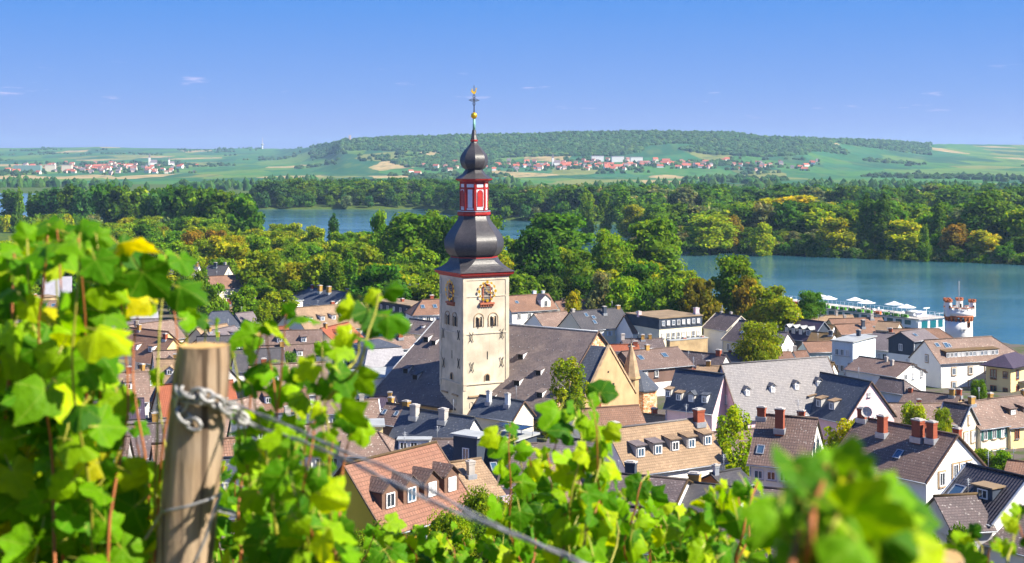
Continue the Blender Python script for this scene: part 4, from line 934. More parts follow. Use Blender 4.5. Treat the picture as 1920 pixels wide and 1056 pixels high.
house('yellow row house with two shed dormers at the right edge', Pt(r1=(1846, 750), r2=(1925, 741), f1=(1892, 799), f2=(1975, 791)), 13.5, W_PALEY, R_LICH, fw=[(1.1, 4, .06, .98, .8, 1.5), (3.9, 4, .06, .98, .8, 1.5)], dorm=[(.30, .62, 1.3, .8, 'shed', TRIM_B, R_LICH), (.62, .60, 1.3, .8, 'shed', TRIM_B, R_LICH)], chim=[(.25, .2, .6, .6, BRICKY), (.92, .0, .7, .7, BRICKY)], frame=STONER, name='row_house')
Hk = house('roof of glossy black pantiles with a roof window and a flat box dormer', Pt(r1=(1817, 874), r2=(1925, 894), f1=(1752, 950)), 21.0, W_WHITE, R_BLACK, dorm=[(.62, .62, 1.9, 1.0, 'flat', W_NAVY, R_FLATB)], sky=[(.15, .60, 1.1, 1.2)], verge=TRIM_G, chim=[(.36, -.62, .5, -1.9, BRICK)])
house('grey lichen-spotted roof with a small chimney and ivy at its edge', Pt(r1=(1755, 932), r2=(1828, 927), f2=(1861, 989)), 19.6, W_GREY, R_LICHB, chim=[(.45, -.55, .55, -1.4, BRICKY)], trim=R_OCHRE)
house('brown diamond-shingled roof in the bottom right corner', Pt(r1=(1922, 950), r2=(2010, 952), f1=(1848, 1016)), 19.0, W_WHITE, R_LICHB, w=5.0)
house('small brown roof at the right edge above the black pantiles', Pt(r1=(1893, 866), r2=(1935, 868), f1=(1884, 893)), 14.5, W_TAN, R_BROWN, w=3.2)
house('mottled roof behind blurred leaves in the lower right', Pt(r1=(1640, 925), r2=(1700, 930), f1=(1632, 985)), 19.0, W_WHITE, R_LICHB, w=4.2, chim=[(.3, -.3, .6, .5, BRICKW)], fw=[(1.0, 2, .1, .9, .9, 1.1)])
house('dark shingled roof half hidden left of the blurred vine', Pt(r1=(1416, 912), r2=(1505, 925), f1=(1405, 985)), 19.5, W_WHITE, R_LICHB, w=4.5)
house('speckled dark roof low behind the vine leaves at bottom right', Pt(r1=(1420, 986), r2=(1560, 1000), f1=(1405, 1056)), 20.0, W_WHITE, R_LICHB, w=4.5)
# centre foreground
Hd = house('tan tiled house with five slate-cheeked shed dormers and two red chimneys', Pt(r1=(1140, 806), r2=(1318, 783), f2=(1359, 862), f1=(1180, 888)), 19.6, W_WHITE, R_TAN, trim=R_SLATEG,
      dorm=[(.18, .70, 1.15, 1.15, 'shed', W_GREY, R_GREYS), (.36, .69, 1.15, 1.15, 'shed', W_GREY, R_GREYS), (.545, .66, 1.15, 1.15, 'shed', W_GREY, R_TAN), (.72, .65, 1.15, 1.15, 'shed', W_GREY, R_TAN), (.90, .63, 1.15, 1.15, 'shed', W_GREY, R_TAN)],
      gl=[(.4, -1.2, .8, 1.1)], chim=[(.03, -.15, .8, .7, BRICK), (.93, -.12, .95, 1.1, BRICK)])
house('yellow-walled house with red-brown tiles and four gabled dormers', Pt(r1=(646, 867), r2=(817, 835), f1=(724, 1003), f2=(886, 944)), 22.5, W_YEL, R_NEAR, trim=R_OCHRE, verge=TRIM_B,
      dorm=[(.17, .72, 1.85, 1.5, 'gable', W_WOOD, R_BROWND), (.40, .725, 1.85, 1.5, 'gable', W_WOOD, R_BROWND), (.63, .73, 1.85, 1.5, 'gable', W_WOOD, R_BROWND, 1, None, BLIND), (.86, .735, 1.85, 1.5, 'gable', W_WOOD, R_BROWND, 1, None, BLIND)],
      gl=[(-.2, -1.1, 1.0, 1.5)], fw=[(1.3, 4, .06, .94, 1.1, 1.6)])
house('speckled dark hipped roof with one roof window beside the dark boxes', Pt(r1=(955, 832), r2=(1000, 836), f1=(930, 903), f2=(1030, 912)), 18.6, W_PINK, R_LICHB, hl=2.4, w=4.2, sky=[(.05, .55, .6, 1.0)])
house('tan shingled roof with a tall grey chimney behind the yellow house', Pt(r1=(838, 873), r2=(899, 858), f2=(941, 924)), 19.9, W_GREY, R_TAN, w=4.0, chim=[(.42, -.45, .6, 0.3, BRICKW)])
block('dark slate-clad flat-roofed box with a tall window, below the church tower', (850, 816), (894, 822), 19.4, 2.2, W_NAVY, R_METAL, fw=[(2.2, 1, .3, .8, .8, 2.2)])
Hs = block('second dark flat-roofed box carrying tilted solar panels', (908, 822), (962, 829), 19.0, 4.5, W_NAVY, R_METAL)
house('long dark slate roof with two rendered chimneys below the tower', Pt(r1=(758, 762), r2=(888, 785), f1=(722, 840)), 17.3, W_WHITE, R_SLATEB, chim=[(.20, -.18, .9, .6, BRICKW), (.62, -.18, .9, .6, BRICKW)])
house('brown ribbed-tile roof with ochre chimneys left of the tower foot', Pt(r1=(727, 757), r2=(762, 761), f1=(706, 788), f2=(742, 797)), 16.3, W_WOOD, R_BROWND, chim=[(.05, .2, .6, .7, BRICKY), (.98, .0, .8, .6, BRICKY)], sky=[(.12, .5, .5, .7), (.75, .5, .5, .7)])
block('pale yellow annexe with flat grey roof left of the tower foot', (672, 801), (718, 800), 15.6, 4.0, W_PALEY, R_METAL, fw=[(1.1, 1, .3, .7, .9, 1.0)])
house('grey mossy roof with a single red brick chimney', Pt(r1=(652, 812), r2=(706, 808), f1=(634, 856), f2=(738, 850)), 17.5, W_GREY, R_LICH, chim=[(.42, -.25, .85, .9, BRICK)], hr=2.0)
Hf = house('speckled roof with a long flat-topped dormer below the slate roof', Pt(r1=(748, 822), r2=(850, 826), f1=(738, 858), f2=(858, 864)), 18.3, W_WHITE, R_LICHB)
dormer(Hf, R_METAL, .30, .55, 3.2, 1.0, 'flat', W_WHITE, R_METAL, n=3)
house('blue-slate house with two tall white chimneys and a sunlit cream gable', Pt(r1=(900, 742), r2=(981, 753), f1=(884, 775), f2=(961, 784), b2=(1001, 779)), 16.6, W_CREAM, R_SLATEB, chim=[(.28, -.35, .55, .9, W_WHITE), (.72, -.35, .55, .9, W_WHITE)], verge=TRIM_B)
house('dark shingle roof with ochre verge in front of the five-dormer house', Pt(r1=(1128, 884), r2=(1284, 905), f2=(1260, 956)), 19.2, W_WHITE, R_LICHB, verge=R_OCHRE, w=4.6, chim=[(.30, .3, .9, .8, W_NAVY)])
house('grey slate roof with a yellow brick chimney, right of the ochre verge', Pt(r1=(1290, 906), r2=(1372, 914), f1=(1264, 958)), 18.6, W_WHITE, R_SLATE, w=4.4, chim=[(.12, .1, .95, .7, BRICKY)])
house('small orange-walled gable with slate roof and steel flue', Pt(r1=(1332, 889), r2=(1385, 880), f1=(1358, 912), b1=(1314, 900)), 17.6, W_RED, R_SLATE, chim=[(.1, -.1, .5, .8, TRIM_G)])
house('lichen-speckled plum roof nearest below the vines', Pt(r1=(1148, 943), r2=(1400, 981), f1=(1120, 1022)), 20.3, W_WHITE, R_LICHB, w=4.8, fw=[(1.3, 4, .1, .9, 1.0, 1.3)], gr=[(0, -.5, 1, 1.3)])
# left of the tower
block('low white wing with grey sheet roof and two windows left of the church', (655, 714), (762, 706), 11.8, 6.0, W_WHITE, R_METAL, fw=[(1.3, 2, .06, .70, .9, 1.0)], slope=.6, ov=.35)
block('house with a light slate mansard front under a dark hipped top', (684, 690), (766, 684), 12.3, 9.0, W_WHITE, (R_LAV, R_SLATEB), mans=(1.1, 3.0), fw=[(.8, 3, .1, .95, 1.2, .8)], lw=[(.9, 1, .2, .8, 1.2, 1.0)])
block('grey wall with a tall many-paned window beside the mansard house', (640, 652), (672, 658), 14.6, 6.0, W_GREY, R_SLATEB, fw=[(2.6, 1, .25, .75, 1.6, 2.6)], ov=.1)
house('brown tiled roof with brick chimney between hotel and church', Pt(r1=(676, 634), r2=(772, 632), f1=(690, 652), f2=(788, 655)), 12.2, W_WHITE, R_LICH, chim=[(.72, -.3, .8, 1.6, BRICK), (.60, .2, .6, 1.0, BRICK)])
house('dark brown roof with two tiny dormers against the tower', Pt(r1=(770, 601), r2=(818, 602), f1=(748, 617), f2=(800, 628)), 14.0, W_CREAM, R_CHURCH, dorm=[(.2, .6, .8, .5, 'shed', TRIM_W), (.7, .6, .8, .5, 'shed', TRIM_W)])
Hh = block('hotel with teal-railed balconies under a brown flat roof', (703, 563), (772, 574), 14.4, 5.0, W_WHITE, R_FLATB, upper=(W_NAVY, 2.6), fw=[(1.2, 5, .1, .98, .8, .9), (4.3, 4, .05, .95, 1.1, 1.7), (7.2, 4, .05, .95, 1.1, 1.7)], ov=.7, chim=[(.2, .4, .6, .7, BRICK), (.5, .5, .7, .8, BRICK)], cat='hotel', name='hotel')
for zo in (5.3, 8.2):
    b = MB(); b.box((0, -Hh.w - .6, Hh.zr - zo - .1), (Hh.L - .3, 1.2, .16)); bo = b.build('balcony', BRICKW, Hh.root)
    b = MB(); b.box((0, -Hh.w - 1.18, Hh.zr - zo + .45), (Hh.L - .3, .06, .85)); b.build('balcony_panel', TEAL, bo)
house('brown hipped hotel annexe with two roof windows beside the clock tower', Pt(r1=(795, 562), r2=(835, 562), f1=(772, 589), f2=(850, 588)), 16.0, W_WHITE, R_BROWN, hl=3.0, sky=[(.30, .5, .8, 1.1), (.62, .5, .8, 1.1)], fw=[(1.2, 4, .1, .9, 1.0, 1.3)], chim=[(.6, .1, .8, .9, BRICK)])
block('grey flat roof showing behind the hotel', (762, 543), (835, 541), 13.0, 14.0, W_GREY, R_PURP, ov=.3)
house('long tan-tiled house with six white dormers and a grey gable, left of the church', Pt(r1=(549, 579), r2=(671, 570), f1=(573, 626), f2=(716, 614), b1=(517, 602)), 13.5, W_WHITE, R_TAN,
      dorm=[(.13, .62, 1.0, 1.05, 'shed', TRIM_W, R_TAN), (.30, .61, 1.0, 1.05, 'shed', TRIM_W, R_TAN), (.46, .6, 1.0, 1.05, 'shed', TRIM_W, R_TAN), (.61, .59, 1.0, 1.05, 'shed', TRIM_W, R_TAN), (.77, .58, 1.0, 1.05, 'shed', TRIM_W, R_TAN), (.93, .57, 1.0, 1.05, 'shed', TRIM_W, R_TAN)],
      fw=[(1.1, 9, .03, .97, .8, 1.2)], gl=[(.2, -1.0, 1.0, 1.6), (.2, -4.0, 1.0, 1.6)], sur=STONER, chim=[(.6, .1, .8, .7, BRICK)])
house('slate roof with four stout orange chimneys behind the tan-tiled house', Pt(r1=(576, 540), r2=(647, 549), f1=(531, 562), f2=(626, 572)), 12.6, W_WHITE, R_SLATEB, chim=[(.25, -.1, .7, .9, BRICK), (.48, -.25, 1.1, 1.1, BRICKY), (.68, -.25, 1.1, 1.1, BRICKY), (.97, .1, .8, .8, BRICKY)])
block('white flat-roofed pavilion with dark glazing among the trees', (500, 566), (545, 568), 10.5, 6.0, W_WHITE, R_METAL, fw=[(1.5, 4, .3, 1.0, 1.1, 2.0)])
house('slate mansard house with arched window behind the post', Pt(r1=(396, 583), r2=(430, 586), f1=(380, 612), f2=(452, 612)), 12.6, W_WHITE, R_SLATEB, hl=2.5, hr=2.5, fw=[(1.4, 2, .1, .95, 1.3, 1.8)])
house('cream-gabled house with grey-brown roof beside the weeping birch', Pt(r1=(440, 590), r2=(474, 583), f1=(462, 612), f2=(490, 616), b1=(425, 612)), 12.2, W_CREAM, R_GREYS, gl=[(0, -1.2, 1.1, 1.3)])
house('low house with two stout red chimneys at the park edge', Pt(r1=(427, 571), r2=(480, 573), f1=(428, 584), f2=(484, 586)), 9.5, W_CREAM, R_BROWN, chim=[(.05, -.1, .9, 1.6, BRICK), (.9, -.1, .9, 1.6, BRICK), (.5, .1, .6, .8, BRICKY)])
house('long slate roof of a villa among park trees, far left', Pt(r1=(322, 497), r2=(374, 497), f1=(318, 512), f2=(366, 515)), 14.5, W_WHITE, R_GREYS, chim=[(.3, 0, .7, 1.0, BRICKW), (.95, -.3, .8, .8, BRICKY)], group='villas at the park edge')
house('villa with white side gable and dark dormers among park trees', Pt(r1=(392, 497), r2=(424, 500), f1=(380, 517), f2=(420, 521), b2=(440, 513)), 15.0, W_CREAM, R_SLATE, chim=[(.4, -.2, .9, .9, W_NAVY), (.8, .1, .7, .9, BRICKW)], group='villas at the park edge', gr=[(0, .6, .8, 1.1)])
house('wide brown roof half hidden by park trees', Pt(r1=(392, 519), r2=(478, 515), f1=(386, 540), f2=(508, 538)), 13.0, W_CREAM, R_BROWN, group='villas at the park edge', fw=[(1.2, 6, .05, .95, 1.0, 1.2)])
house('small bright orange hipped roof among park trees', Pt(r1=(560, 497), r2=(570, 497), f1=(555, 513), f2=(581, 513)), 13.5, W_CREAM, R_ORANGE, hl=1.5, hr=1.5, group='villas at the park edge')
house('plain grey roof just below the bright orange roof', Pt(r1=(541, 517), r2=(566, 516), f1=(538, 528), f2=(574, 528)), 11.0, W_GREY, R_GREYS, group='villas at the park edge')
house('white house with red-framed windows and a dormer in its slate roof', Pt(r1=(598, 666), r2=(640, 669), f1=(596, 701), f2=(656, 703)), 13.6, W_WHITE, R_SLATEB, dorm=[(.80, .62, 1.1, 1.3, 'gable', TRIM_W)], fw=[(1.7, 3, .25, .98, .9, 1.7)], sur=STONER)
house('tan roof with pale verge left of the ribbed-tile roof', Pt(r1=(672, 753), r2=(702, 748), f1=(664, 792), f2=(716, 776)), 15.8, W_GREY, R_LICH, verge=TRIM_W, chim=[(.3, 0, .6, .7, BRICKW)])
house('plum tiled ridge with white snow rail beside the church roof', Pt(r1=(698, 742), r2=(736, 748), f1=(690, 760), f2=(740, 765)), 14.6, W_WHITE, R_PURP, chim=[(.8, 0, .5, .6, BRICKY)])
# right of the tower, back rows
house('white house with a gabled dormer and red window flowers, right of the clock tower', Pt(r1=(949, 555), r2=(1020, 553), f1=(953, 583), f2=(1052, 579)), 13.0, W_WHITE, R_BROWN, dorm=[(.78, .85, 2.8, 1.9, 'gable', W_WHITE, R_GREYS)], fw=[(1.3, 4, .05, .95, .9, 1.3)], sky=[(.22, .45, .8, .9)], chim=[(.75, .3, .9, .8, W_BLUE), (.95, .3, .7, .7, W_BLUE)])
house('brown-tiled roof with white gable end behind the flower house', Pt(r1=(1020, 549), r2=(1048, 546), f1=(1030, 565), f2=(1062, 563)), 11.5, W_WHITE, R_GREYS)
house('plain red-brown roof in front of yellow autumn trees', Pt(r1=(1046, 565), r2=(1100, 563), f1=(1050, 583), f2=(1122, 582)), 11.2, W_WHITE, R_BROWN)
house('small tan roof with pale blue shaded gable above the church ridge', Pt(r1=(1002, 588), r2=(1060, 587), f1=(1020, 609), f2=(1082, 614), b1=(984, 604)), 11.5, W_WHITE, R_LICH)
house('broad slate roof with three roof windows over a cream wall', Pt(r1=(1068, 583), r2=(1163, 580), f1=(1094, 617), f2=(1187, 613)), 12.8, W_CREAM, R_SLATE, fw=[(1.2, 5, .10, .95, .75, 1.0), (3.9, 5, .10, .95, .75, 1.0)], shut=TRIM_W, sky=[(.25, .25, .8, 1.1), (.36, .4, .9, .9), (.32, .65, .8, 1.1)], chim=[(.60, -.3, .8, .8, W_NAVY), (.95, 0, .9, .6, BRICKY), (.05, 0, .7, .5, BRICKW)])
house('brown roof with a white chimney and a roof window between slate and flat roofs', Pt(r1=(1172, 592), r2=(1217, 590), f1=(1186, 624), f2=(1236, 622)), 12.2, W_WHITE, R_BROWN, sky=[(.68, .35, .9, .9)], chim=[(.42, -.3, .6, .8, W_WHITE)], fw=[(1.2, 4, .1, .95, .8, 1.1)])
block('flat-roofed house with slate-clad top storey and cream wall of many windows', (1236, 598), (1316, 592), 12.6, 12.0, W_CREAM, R_FLATB, upper=(W_NAVY, 2.3), fw=[(1.0, 8, .03, .97, .8, 1.0), (3.7, 8, .03, .97, .8, 1.1)], lw=[], chim=[(.95, .1, 1.0, 1.6, W_PINK), (.0, .6, .8, .9, W_PINK)])
house('brown roof with two roof windows and a slate-clad storey, above the turret', Pt(r1=(1162, 658), r2=(1270, 655), f1=(1198, 688), f2=(1298, 686)), 13.2, W_BROWN, R_BROWND, lower=(W_WHITE, 2.6), fw=[(1.0, 2, .06, .44, .8, 1.1)], sky=[(.22, .42, .9, 1.2), (.66, .40, 1.0, 1.1)], chim=[(.45, 0, .7, .8, BRICKY), (.2, .1, .8, .7, BRICK)])
house('grey mottled low roof with clay pots above the brown slate-clad house', Pt(r1=(1168, 637), r2=(1240, 635), f1=(1172, 651), f2=(1246, 650)), 11.2, W_WHITE, R_LICHB, chim=[(.0, 0, .7, 1.0, BRICKW), (.5, -.2, .6, .8, BRICKY), (.7, 0, .6, .8, BRICKY)])
house('narrow red roof strip behind the church gable', Pt(r1=(1143, 646), r2=(1196, 648), f1=(1146, 656), f2=(1198, 658)), 10.8, W_WHITE, R_RED, chim=[(.9, -.3, .8, .7, BRICK)])
house('slate-roofed house with tall white party wall in the middle right', Pt(r1=(1345, 587), r2=(1388, 594), f1=(1317, 614), f2=(1363, 617)), 12.6, W_WHITE, R_LICHB, verge=W_CREAM, chim=[(.2, 0, .5, .4, BRICKW), (.55, .1, .5, .5, BRICKW)])
house('plum roof over a cream wall behind the round tree', Pt(r1=(1388, 602), r2=(1434, 607), f1=(1354, 636), f2=(1400, 642)), 12.0, W_CREAM, R_LICHB, verge=W_CREAM, fw=[(1.6, 2, .1, .7, .9, 1.6)], sky=[(.5, .55, .8, .8)])
block('plain ochre yard wall with small chimneys in front of the flat-roofed house', (1256, 640), (1327, 634), 9.8, 1.2, W_TAN, R_METAL, ov=.1, chim=[(.42, .5, .7, .4, BRICK), (.9, .5, .5, .4, BRICK)], name='yard_building', cat='building')
house('dark brown long roof in front of the ochre wall', Pt(r1=(1274, 658), r2=(1360, 666), f1=(1266, 678), f2=(1350, 692)), 10.8, W_WHITE, R_LICHB, chim=[(.85, 0, .9, .8, BRICK)])
house('red-brown lower roof with grey strip beside the dark wing', Pt(r1=(1288, 673), r2=(1312, 678), f1=(1278, 696), f2=(1318, 700)), 9.5, W_WHITE, R_RED, w=3.0)
house('tan shingle roof with ochre chimney wedged behind the hall gable', Pt(r1=(1312, 690), r2=(1345, 684), f1=(1300, 706), f2=(1345, 708)), 10.5, W_WHITE, R_TAN, w=3.0, chim=[(.5, 0, .7, .8, BRICKY)])
house('mottled plum roof below the round tree', Pt(r1=(1360, 664), r2=(1416, 660), f1=(1363, 677), f2=(1424, 674)), 10.2, W_WHITE, R_LICH, chim=[(.2, .2, .5, .5, BRICK)])
house('tiny brown roof with white gable above the grey hall ridge', Pt(r1=(1458, 663), r2=(1482, 660), f1=(1464, 673), f2=(1488, 671), b1=(1447, 674)), 9.8, W_WHITE, R_BROWN, w=2.8)
house('tiny brown roof with a tan chimney above the grey hall ridge', Pt(r1=(1492, 660), r2=(1508, 659), f1=(1494, 671), f2=(1517, 670)), 9.8, W_WHITE, R_BROWN, w=2.8, chim=[(.05, 0, .6, .9, BRICKW)])
house('plum roof with four little gabled dormers in a row', Pt(r1=(1488, 598), r2=(1545, 603), f1=(1466, 630), f2=(1519, 640)), 11.6, W_NAVY, R_PURP, dorm=[(.10, .78, 1.2, 1.4, 'gable', W_NAVY, R_METAL), (.33, .78, 1.2, 1.4, 'gable', W_NAVY, R_METAL), (.57, .78, 1.2, 1.4, 'gable', W_NAVY, R_METAL), (.82, .78, 1.2, 1.4, 'gable', W_NAVY, R_METAL)], verge=TRIM_G, chim=[(.03, .1, .8, 1.0, BRICKW)])
house('white gable with sunlit wall right of the round tree', Pt(r1=(1455, 622), r2=(1474, 625), f2=(1466, 645), b2=(1489, 642)), 11.0, W_WHITE, R_GREYS, gr=[(0, -1.5, .8, 1.1)])
house('mossy ochre roof behind the pale blue block', Pt(r1=(1538, 609), r2=(1562, 610), f1=(1526, 625), f2=(1556, 626)), 10.4, W_WHITE, R_OCHRE)
house('wide brown roof with one dark flue behind the pale blue block', Pt(r1=(1564, 609), r2=(1632, 607), f1=(1580, 626), f2=(1640, 623)), 10.4, W_TAN, R_BROWN, chim=[(.72, -.5, .7, .9, W_NAVY)])
house('mossy ribbed roof stepping down left of the pale blue block', Pt(r1=(1526, 625), r2=(1562, 625), f1=(1511, 641), f2=(1556, 642)), 9.7, W_WHITE, R_OCHRE, chim=[(.9, -.2, .7, .7, W_NAVY)])
house('brown roof over a grey-green wall with a pale valley, left of the pale blue block', Pt(r1=(1505, 642), r2=(1562, 641), f1=(1520, 659), f2=(1566, 659), b1=(1494, 652)), 9.3, W_MINT, R_BROWN, fw=[(1.4, 4, .2, .9, .5, 1.0)])
block('pale blue three-storey block with sheet roof and six windows', (1560, 639), (1599, 643), 12.6, 8.5, W_BLUE, R_METAL, fw=[(2.0, 3, .12, .88, .8, 1.2), (5.0, 3, .12, .88, .8, 1.2)], chim=[(.45, .75, .7, 1.6, W_NAVY)], slope=.4)
house('grey gabled roof over a white wall with three windows beside the blue block', Pt(r1=(1640, 628), r2=(1676, 621), f1=(1628, 653), f2=(1668, 656)), 10.8, W_WHITE, R_GREYS, fw=[(1.5, 3, .1, .9, .8, 1.3)], chim=[(.8, .1, .7, 1.0, BRICK)])
house('wide brown hipped roof between the dark-clad house and the round tower', Pt(r1=(1674, 619), r2=(1764, 615), f1=(1680, 640), f2=(1792, 637)), 10.2, W_WHITE, R_BROWN, hr=3.0)
house('tiny white gable with a slit below the pale blue block', Pt(r1=(1548, 680), r2=(1560, 679), f2=(1555, 698), b2=(1570, 700)), 9.5, W_WHITE, R_OCHRE, w=2.4, gr=[(0, -.2, .3, .8)])
house('grey slate roof with zinc hips in front of the pale blue block', Pt(r1=(1598, 683), r2=(1628, 685), f1=(1580, 700), f2=(1642, 705)), 9.6, W_WHITE, R_SLATE, hr=1.0, trim=TRIM_G, chim=[(.2, .2, .6, .7, BRICKY)])
house('tan roof left of the parapet gable', Pt(r1=(1634, 686), r2=(1674, 686), f1=(1640, 704), f2=(1680, 703)), 9.2, W_CREAM, R_TAN)
Hy = block('yellow apartment house with wide dark eaves and french windows at the right edge', (1849, 684), (1895, 689), 9.9, 9.0, W_PALEY, R_PURP, hip=1.9, ov=.9, fw=[(1.6, 1, .10, .50, 1.2, 1.9), (1.5, 1, .62, .95, .9, 1.3), (4.5, 1, .10, .50, 1.2, 1.9), (4.4, 1, .62, .95, .9, 1.3)], rw=[(1.6, 2, .1, .9, 1.2, 1.9), (4.5, 2, .1, .9, 1.2, 1.9)], frame=STONER)
for zo in (2.9, 5.8):
    b = MB(); b.box((Hy.L / 2 + .7, 1.0, Hy.zr - zo), (1.4, 5.0, .18)); bo = b.build('balcony', BRICKW, Hy.root)
    b = MB(); b.box((Hy.L / 2 + 1.38, 1.0, Hy.zr - zo + .5), (.06, 5.0, .9)); b.build('balcony_panel', W_BROWN, bo)
# riverside strip
house('low terracotta roof along the quay behind the dark green tree', Pt(r1=(1515, 594), r2=(1598, 591), f1=(1518, 602), f2=(1602, 599)), 7.6, W_CREAM, R_TAN, group='houses along the quay', chim=[(.3, 0, .6, 1.2, BRICKW), (.65, 0, .6, 1.0, BRICKW)])
house('long brown quay roof crossed by pale party walls', Pt(r1=(1556, 599), r2=(1652, 596), f1=(1562, 612), f2=(1660, 608)), 8.2, W_CREAM, R_BROWN, group='houses along the quay', chim=[(.3, .1, .6, .7, BRICKW), (.8, -.2, .8, .8, BRICKW)])
house('cream quay house with hipped tan roof beside the cruise ship', Pt(r1=(1652, 603), r2=(1688, 606), f1=(1636, 618), f2=(1680, 620), b2=(1690, 614)), 8.8, W_CREAM, R_TAN, group='houses along the quay', gr=[(0, -.8, .8, 1.0)], fw=[(1.3, 2, .2, .8, .7, 1.6)])
house('dark brown roofs below the autumn trees, left of the plum dormer roof', Pt(r1=(1412, 593), r2=(1478, 599), f1=(1405, 607), f2=(1468, 616)), 10.0, W_TAN, R_OCHRE, chim=[(.5, 0, .6, .7, BRICKY), (.95, 0, .6, .8, BRICKY)])
# far left, glimpsed between the vine leaves
house('grey-roofed house with white arched parapet, glimpsed through the vine at far left', Pt(r1=(84, 522), r2=(132, 517), f1=(78, 556), f2=(134, 553)), 15.5, W_WHITE, R_LAV, fw=[(1.2, 4, .1, .9, .9, 1.3)], group='houses glimpsed through the vine')
block('long tan flat roof glimpsed through the vine at far left', (26, 562), (106, 556), 11.8, 5.0, W_TAN, R_FLATB, group='houses glimpsed through the vine', chim=[(.4, .5, .7, .7, BRICK), (.6, .5, .7, .7, BRICK)])
house('brown roof with two roof windows glimpsed through the vine at far left', Pt(r1=(40, 568), r2=(132, 563), f1=(22, 584), f2=(142, 582)), 11.5, W_WHITE, R_LICH, sky=[(.5, .4, .9, 1.0), (.65, .45, .9, 1.0)], chim=[(.4, 0, .8, .8, W_NAVY)], group='houses glimpsed through the vine')
for (lab, a, b, c, d_, z, rf) in (
    ('slate roof glimpsed between leaves above the big shaded leaf', (232, 588), (292, 584), (228, 622), (300, 620), 12.5, R_LAV),
    ('grey-brown roof glimpsed at the left edge of the picture', (-60, 655), (22, 650), (-70, 690), (30, 688), 14.0, R_LICH),
    ('white-walled brown roof glimpsed between leaves, middle left', (100, 690), (180, 684), (95, 730), (190, 726), 14.5, R_BROWN),
    ('plum slate roof glimpsed between leaves left of the post', (150, 755), (262, 748), (140, 800), (275, 796), 16.5, R_PURP),
    ('speckled roof glimpsed just left of the post', (225, 800), (330, 792), (215, 858), (345, 852), 17.5, R_LICHB),
    ('brown roof with white dormers glimpsed right of the post', (470, 735), (570, 728), (470, 775), (585, 770), 14.8, R_BROWN),
    ('slate roof glimpsed between leaves right of the post', (500, 690), (580, 684), (500, 722), (590, 718), 13.0, R_LAV),
    ('speckled brown roof glimpsed above the yellow house', (560, 800), (640, 794), (548, 850), (650, 846), 17.5, R_LICH),
    ('long brown roof glimpsed below the red-framed windows', (600, 740), (660, 736), (590, 775), (668, 772), 14.8, R_LICH),
    ('dark roof glimpsed through the vine, lower left', (20, 770), (120, 764), (5, 820), (130, 815), 17.0, R_BROWND)):
    house(lab, Pt(r1=a, r2=b, f1=c, f2=d_), z, W_WHITE, rf, w=4.2, fw=[(1.2, 3, .08, .92, .9, 1.2)], group='houses glimpsed through the vine', dorm=([(.3, .6, 1.0, 1.0, 'shed', TRIM_W), (.7, .6, 1.0, 1.0, 'shed', TRIM_W)] if 'dormers' in lab else ()))
# the rest of the quarter behind the vines
frng = random.Random(23)
FL = [(-20, 'at the left picture edge'), (60, 'behind the far left vine'), (130, 'behind the big vine leaf'), (200, 'below the highest vine tips'), (270, 'left of the wooden post'), (340, 'hidden behind the post'), (410, 'behind the chain'), (480, 'right of the post'), (550, 'below the tan-tiled house'), (620, 'left of the yellow house')]
occ = [tuple(o.location[:2]) for o in COL.objects if o.parent is None and o.get('category') in ('house', 'hall', 'hotel')] + [(-6, 222), (0, 225), (8, 218)]
RK = [('brown-tiled', R_BROWN), ('dark tiled', R_BROWND), ('lichen-spotted', R_LICH), ('slate', R_SLATE), ('blue slate', R_SLATEB), ('tan-tiled', R_TAN), ('grey-tiled', R_GREYS), ('red-tiled', R_RED)]; WK = [('white', W_WHITE), ('cream', W_CREAM), ('white', W_WHITE), ('yellow', W_PALEY), ('grey', W_GREY), ('pink', W_PINK)]
Yr = 128.0; row = 0
while Yr < 345:
    px = -70.0
    while px < 645:
        Y = Yr + frng.uniform(-3, 3); X = (px - 960) / F * Y; step = frng.uniform(10.5, 14) / Y * F; px += step
        if any((a - X) ** 2 + (b - Y) ** 2 < 9.5 ** 2 for a, b in occ): continue
        if Y > table([(-100, 350), (300, 345), (420, 300), (640, 285)], px): continue
        rn, rm = frng.choice(RK); wn_, wm_ = frng.choice(WK); g = ground_z(X, Y); h = frng.uniform(3.0, 4.2); zr_ = g + frng.uniform(7.5, 9.5); a = frng.choice([.25, .3, -.5, .2, 1.1]) + frng.uniform(-.15, .15)
        house(f"{wn_} {rn} house {('nearest', 'near', 'in the third row', 'in the middle', 'in the fifth row', 'far', 'farther', 'farthest')[min(7, row // 2)]}, {min(FL, key=lambda q: abs(q[0] - px))[1]}", None, zr_, wm_, rm, fw=[(1.2, 3, .08, .92, .9, 1.2), (3.9, 3, .08, .92, .9, 1.2)], gl=[(0, .6, .8, 1.0)], gr=[(0, .6, .8, 1.0), (-1.4, -1.4, .8, 1.1), (1.4, -1.4, .8, 1.1)], dorm=([(.3, .6, 1.1, 1.0, frng.choice(['shed', 'gable'])), (.7, .6, 1.1, 1.0, 'shed')] if frng.random() < .5 else ()), chim=[(frng.uniform(.1, .9), frng.uniform(-.2, .2), .7, .8, frng.choice([BRICK, BRICKW, BRICKY]))], group='houses glimpsed through the vine', place=(X, Y, a, frng.uniform(8, 12), frng.uniform(3.6, 4.4), h))
        occ.append((X, Y))
    Yr += 14; row += 1
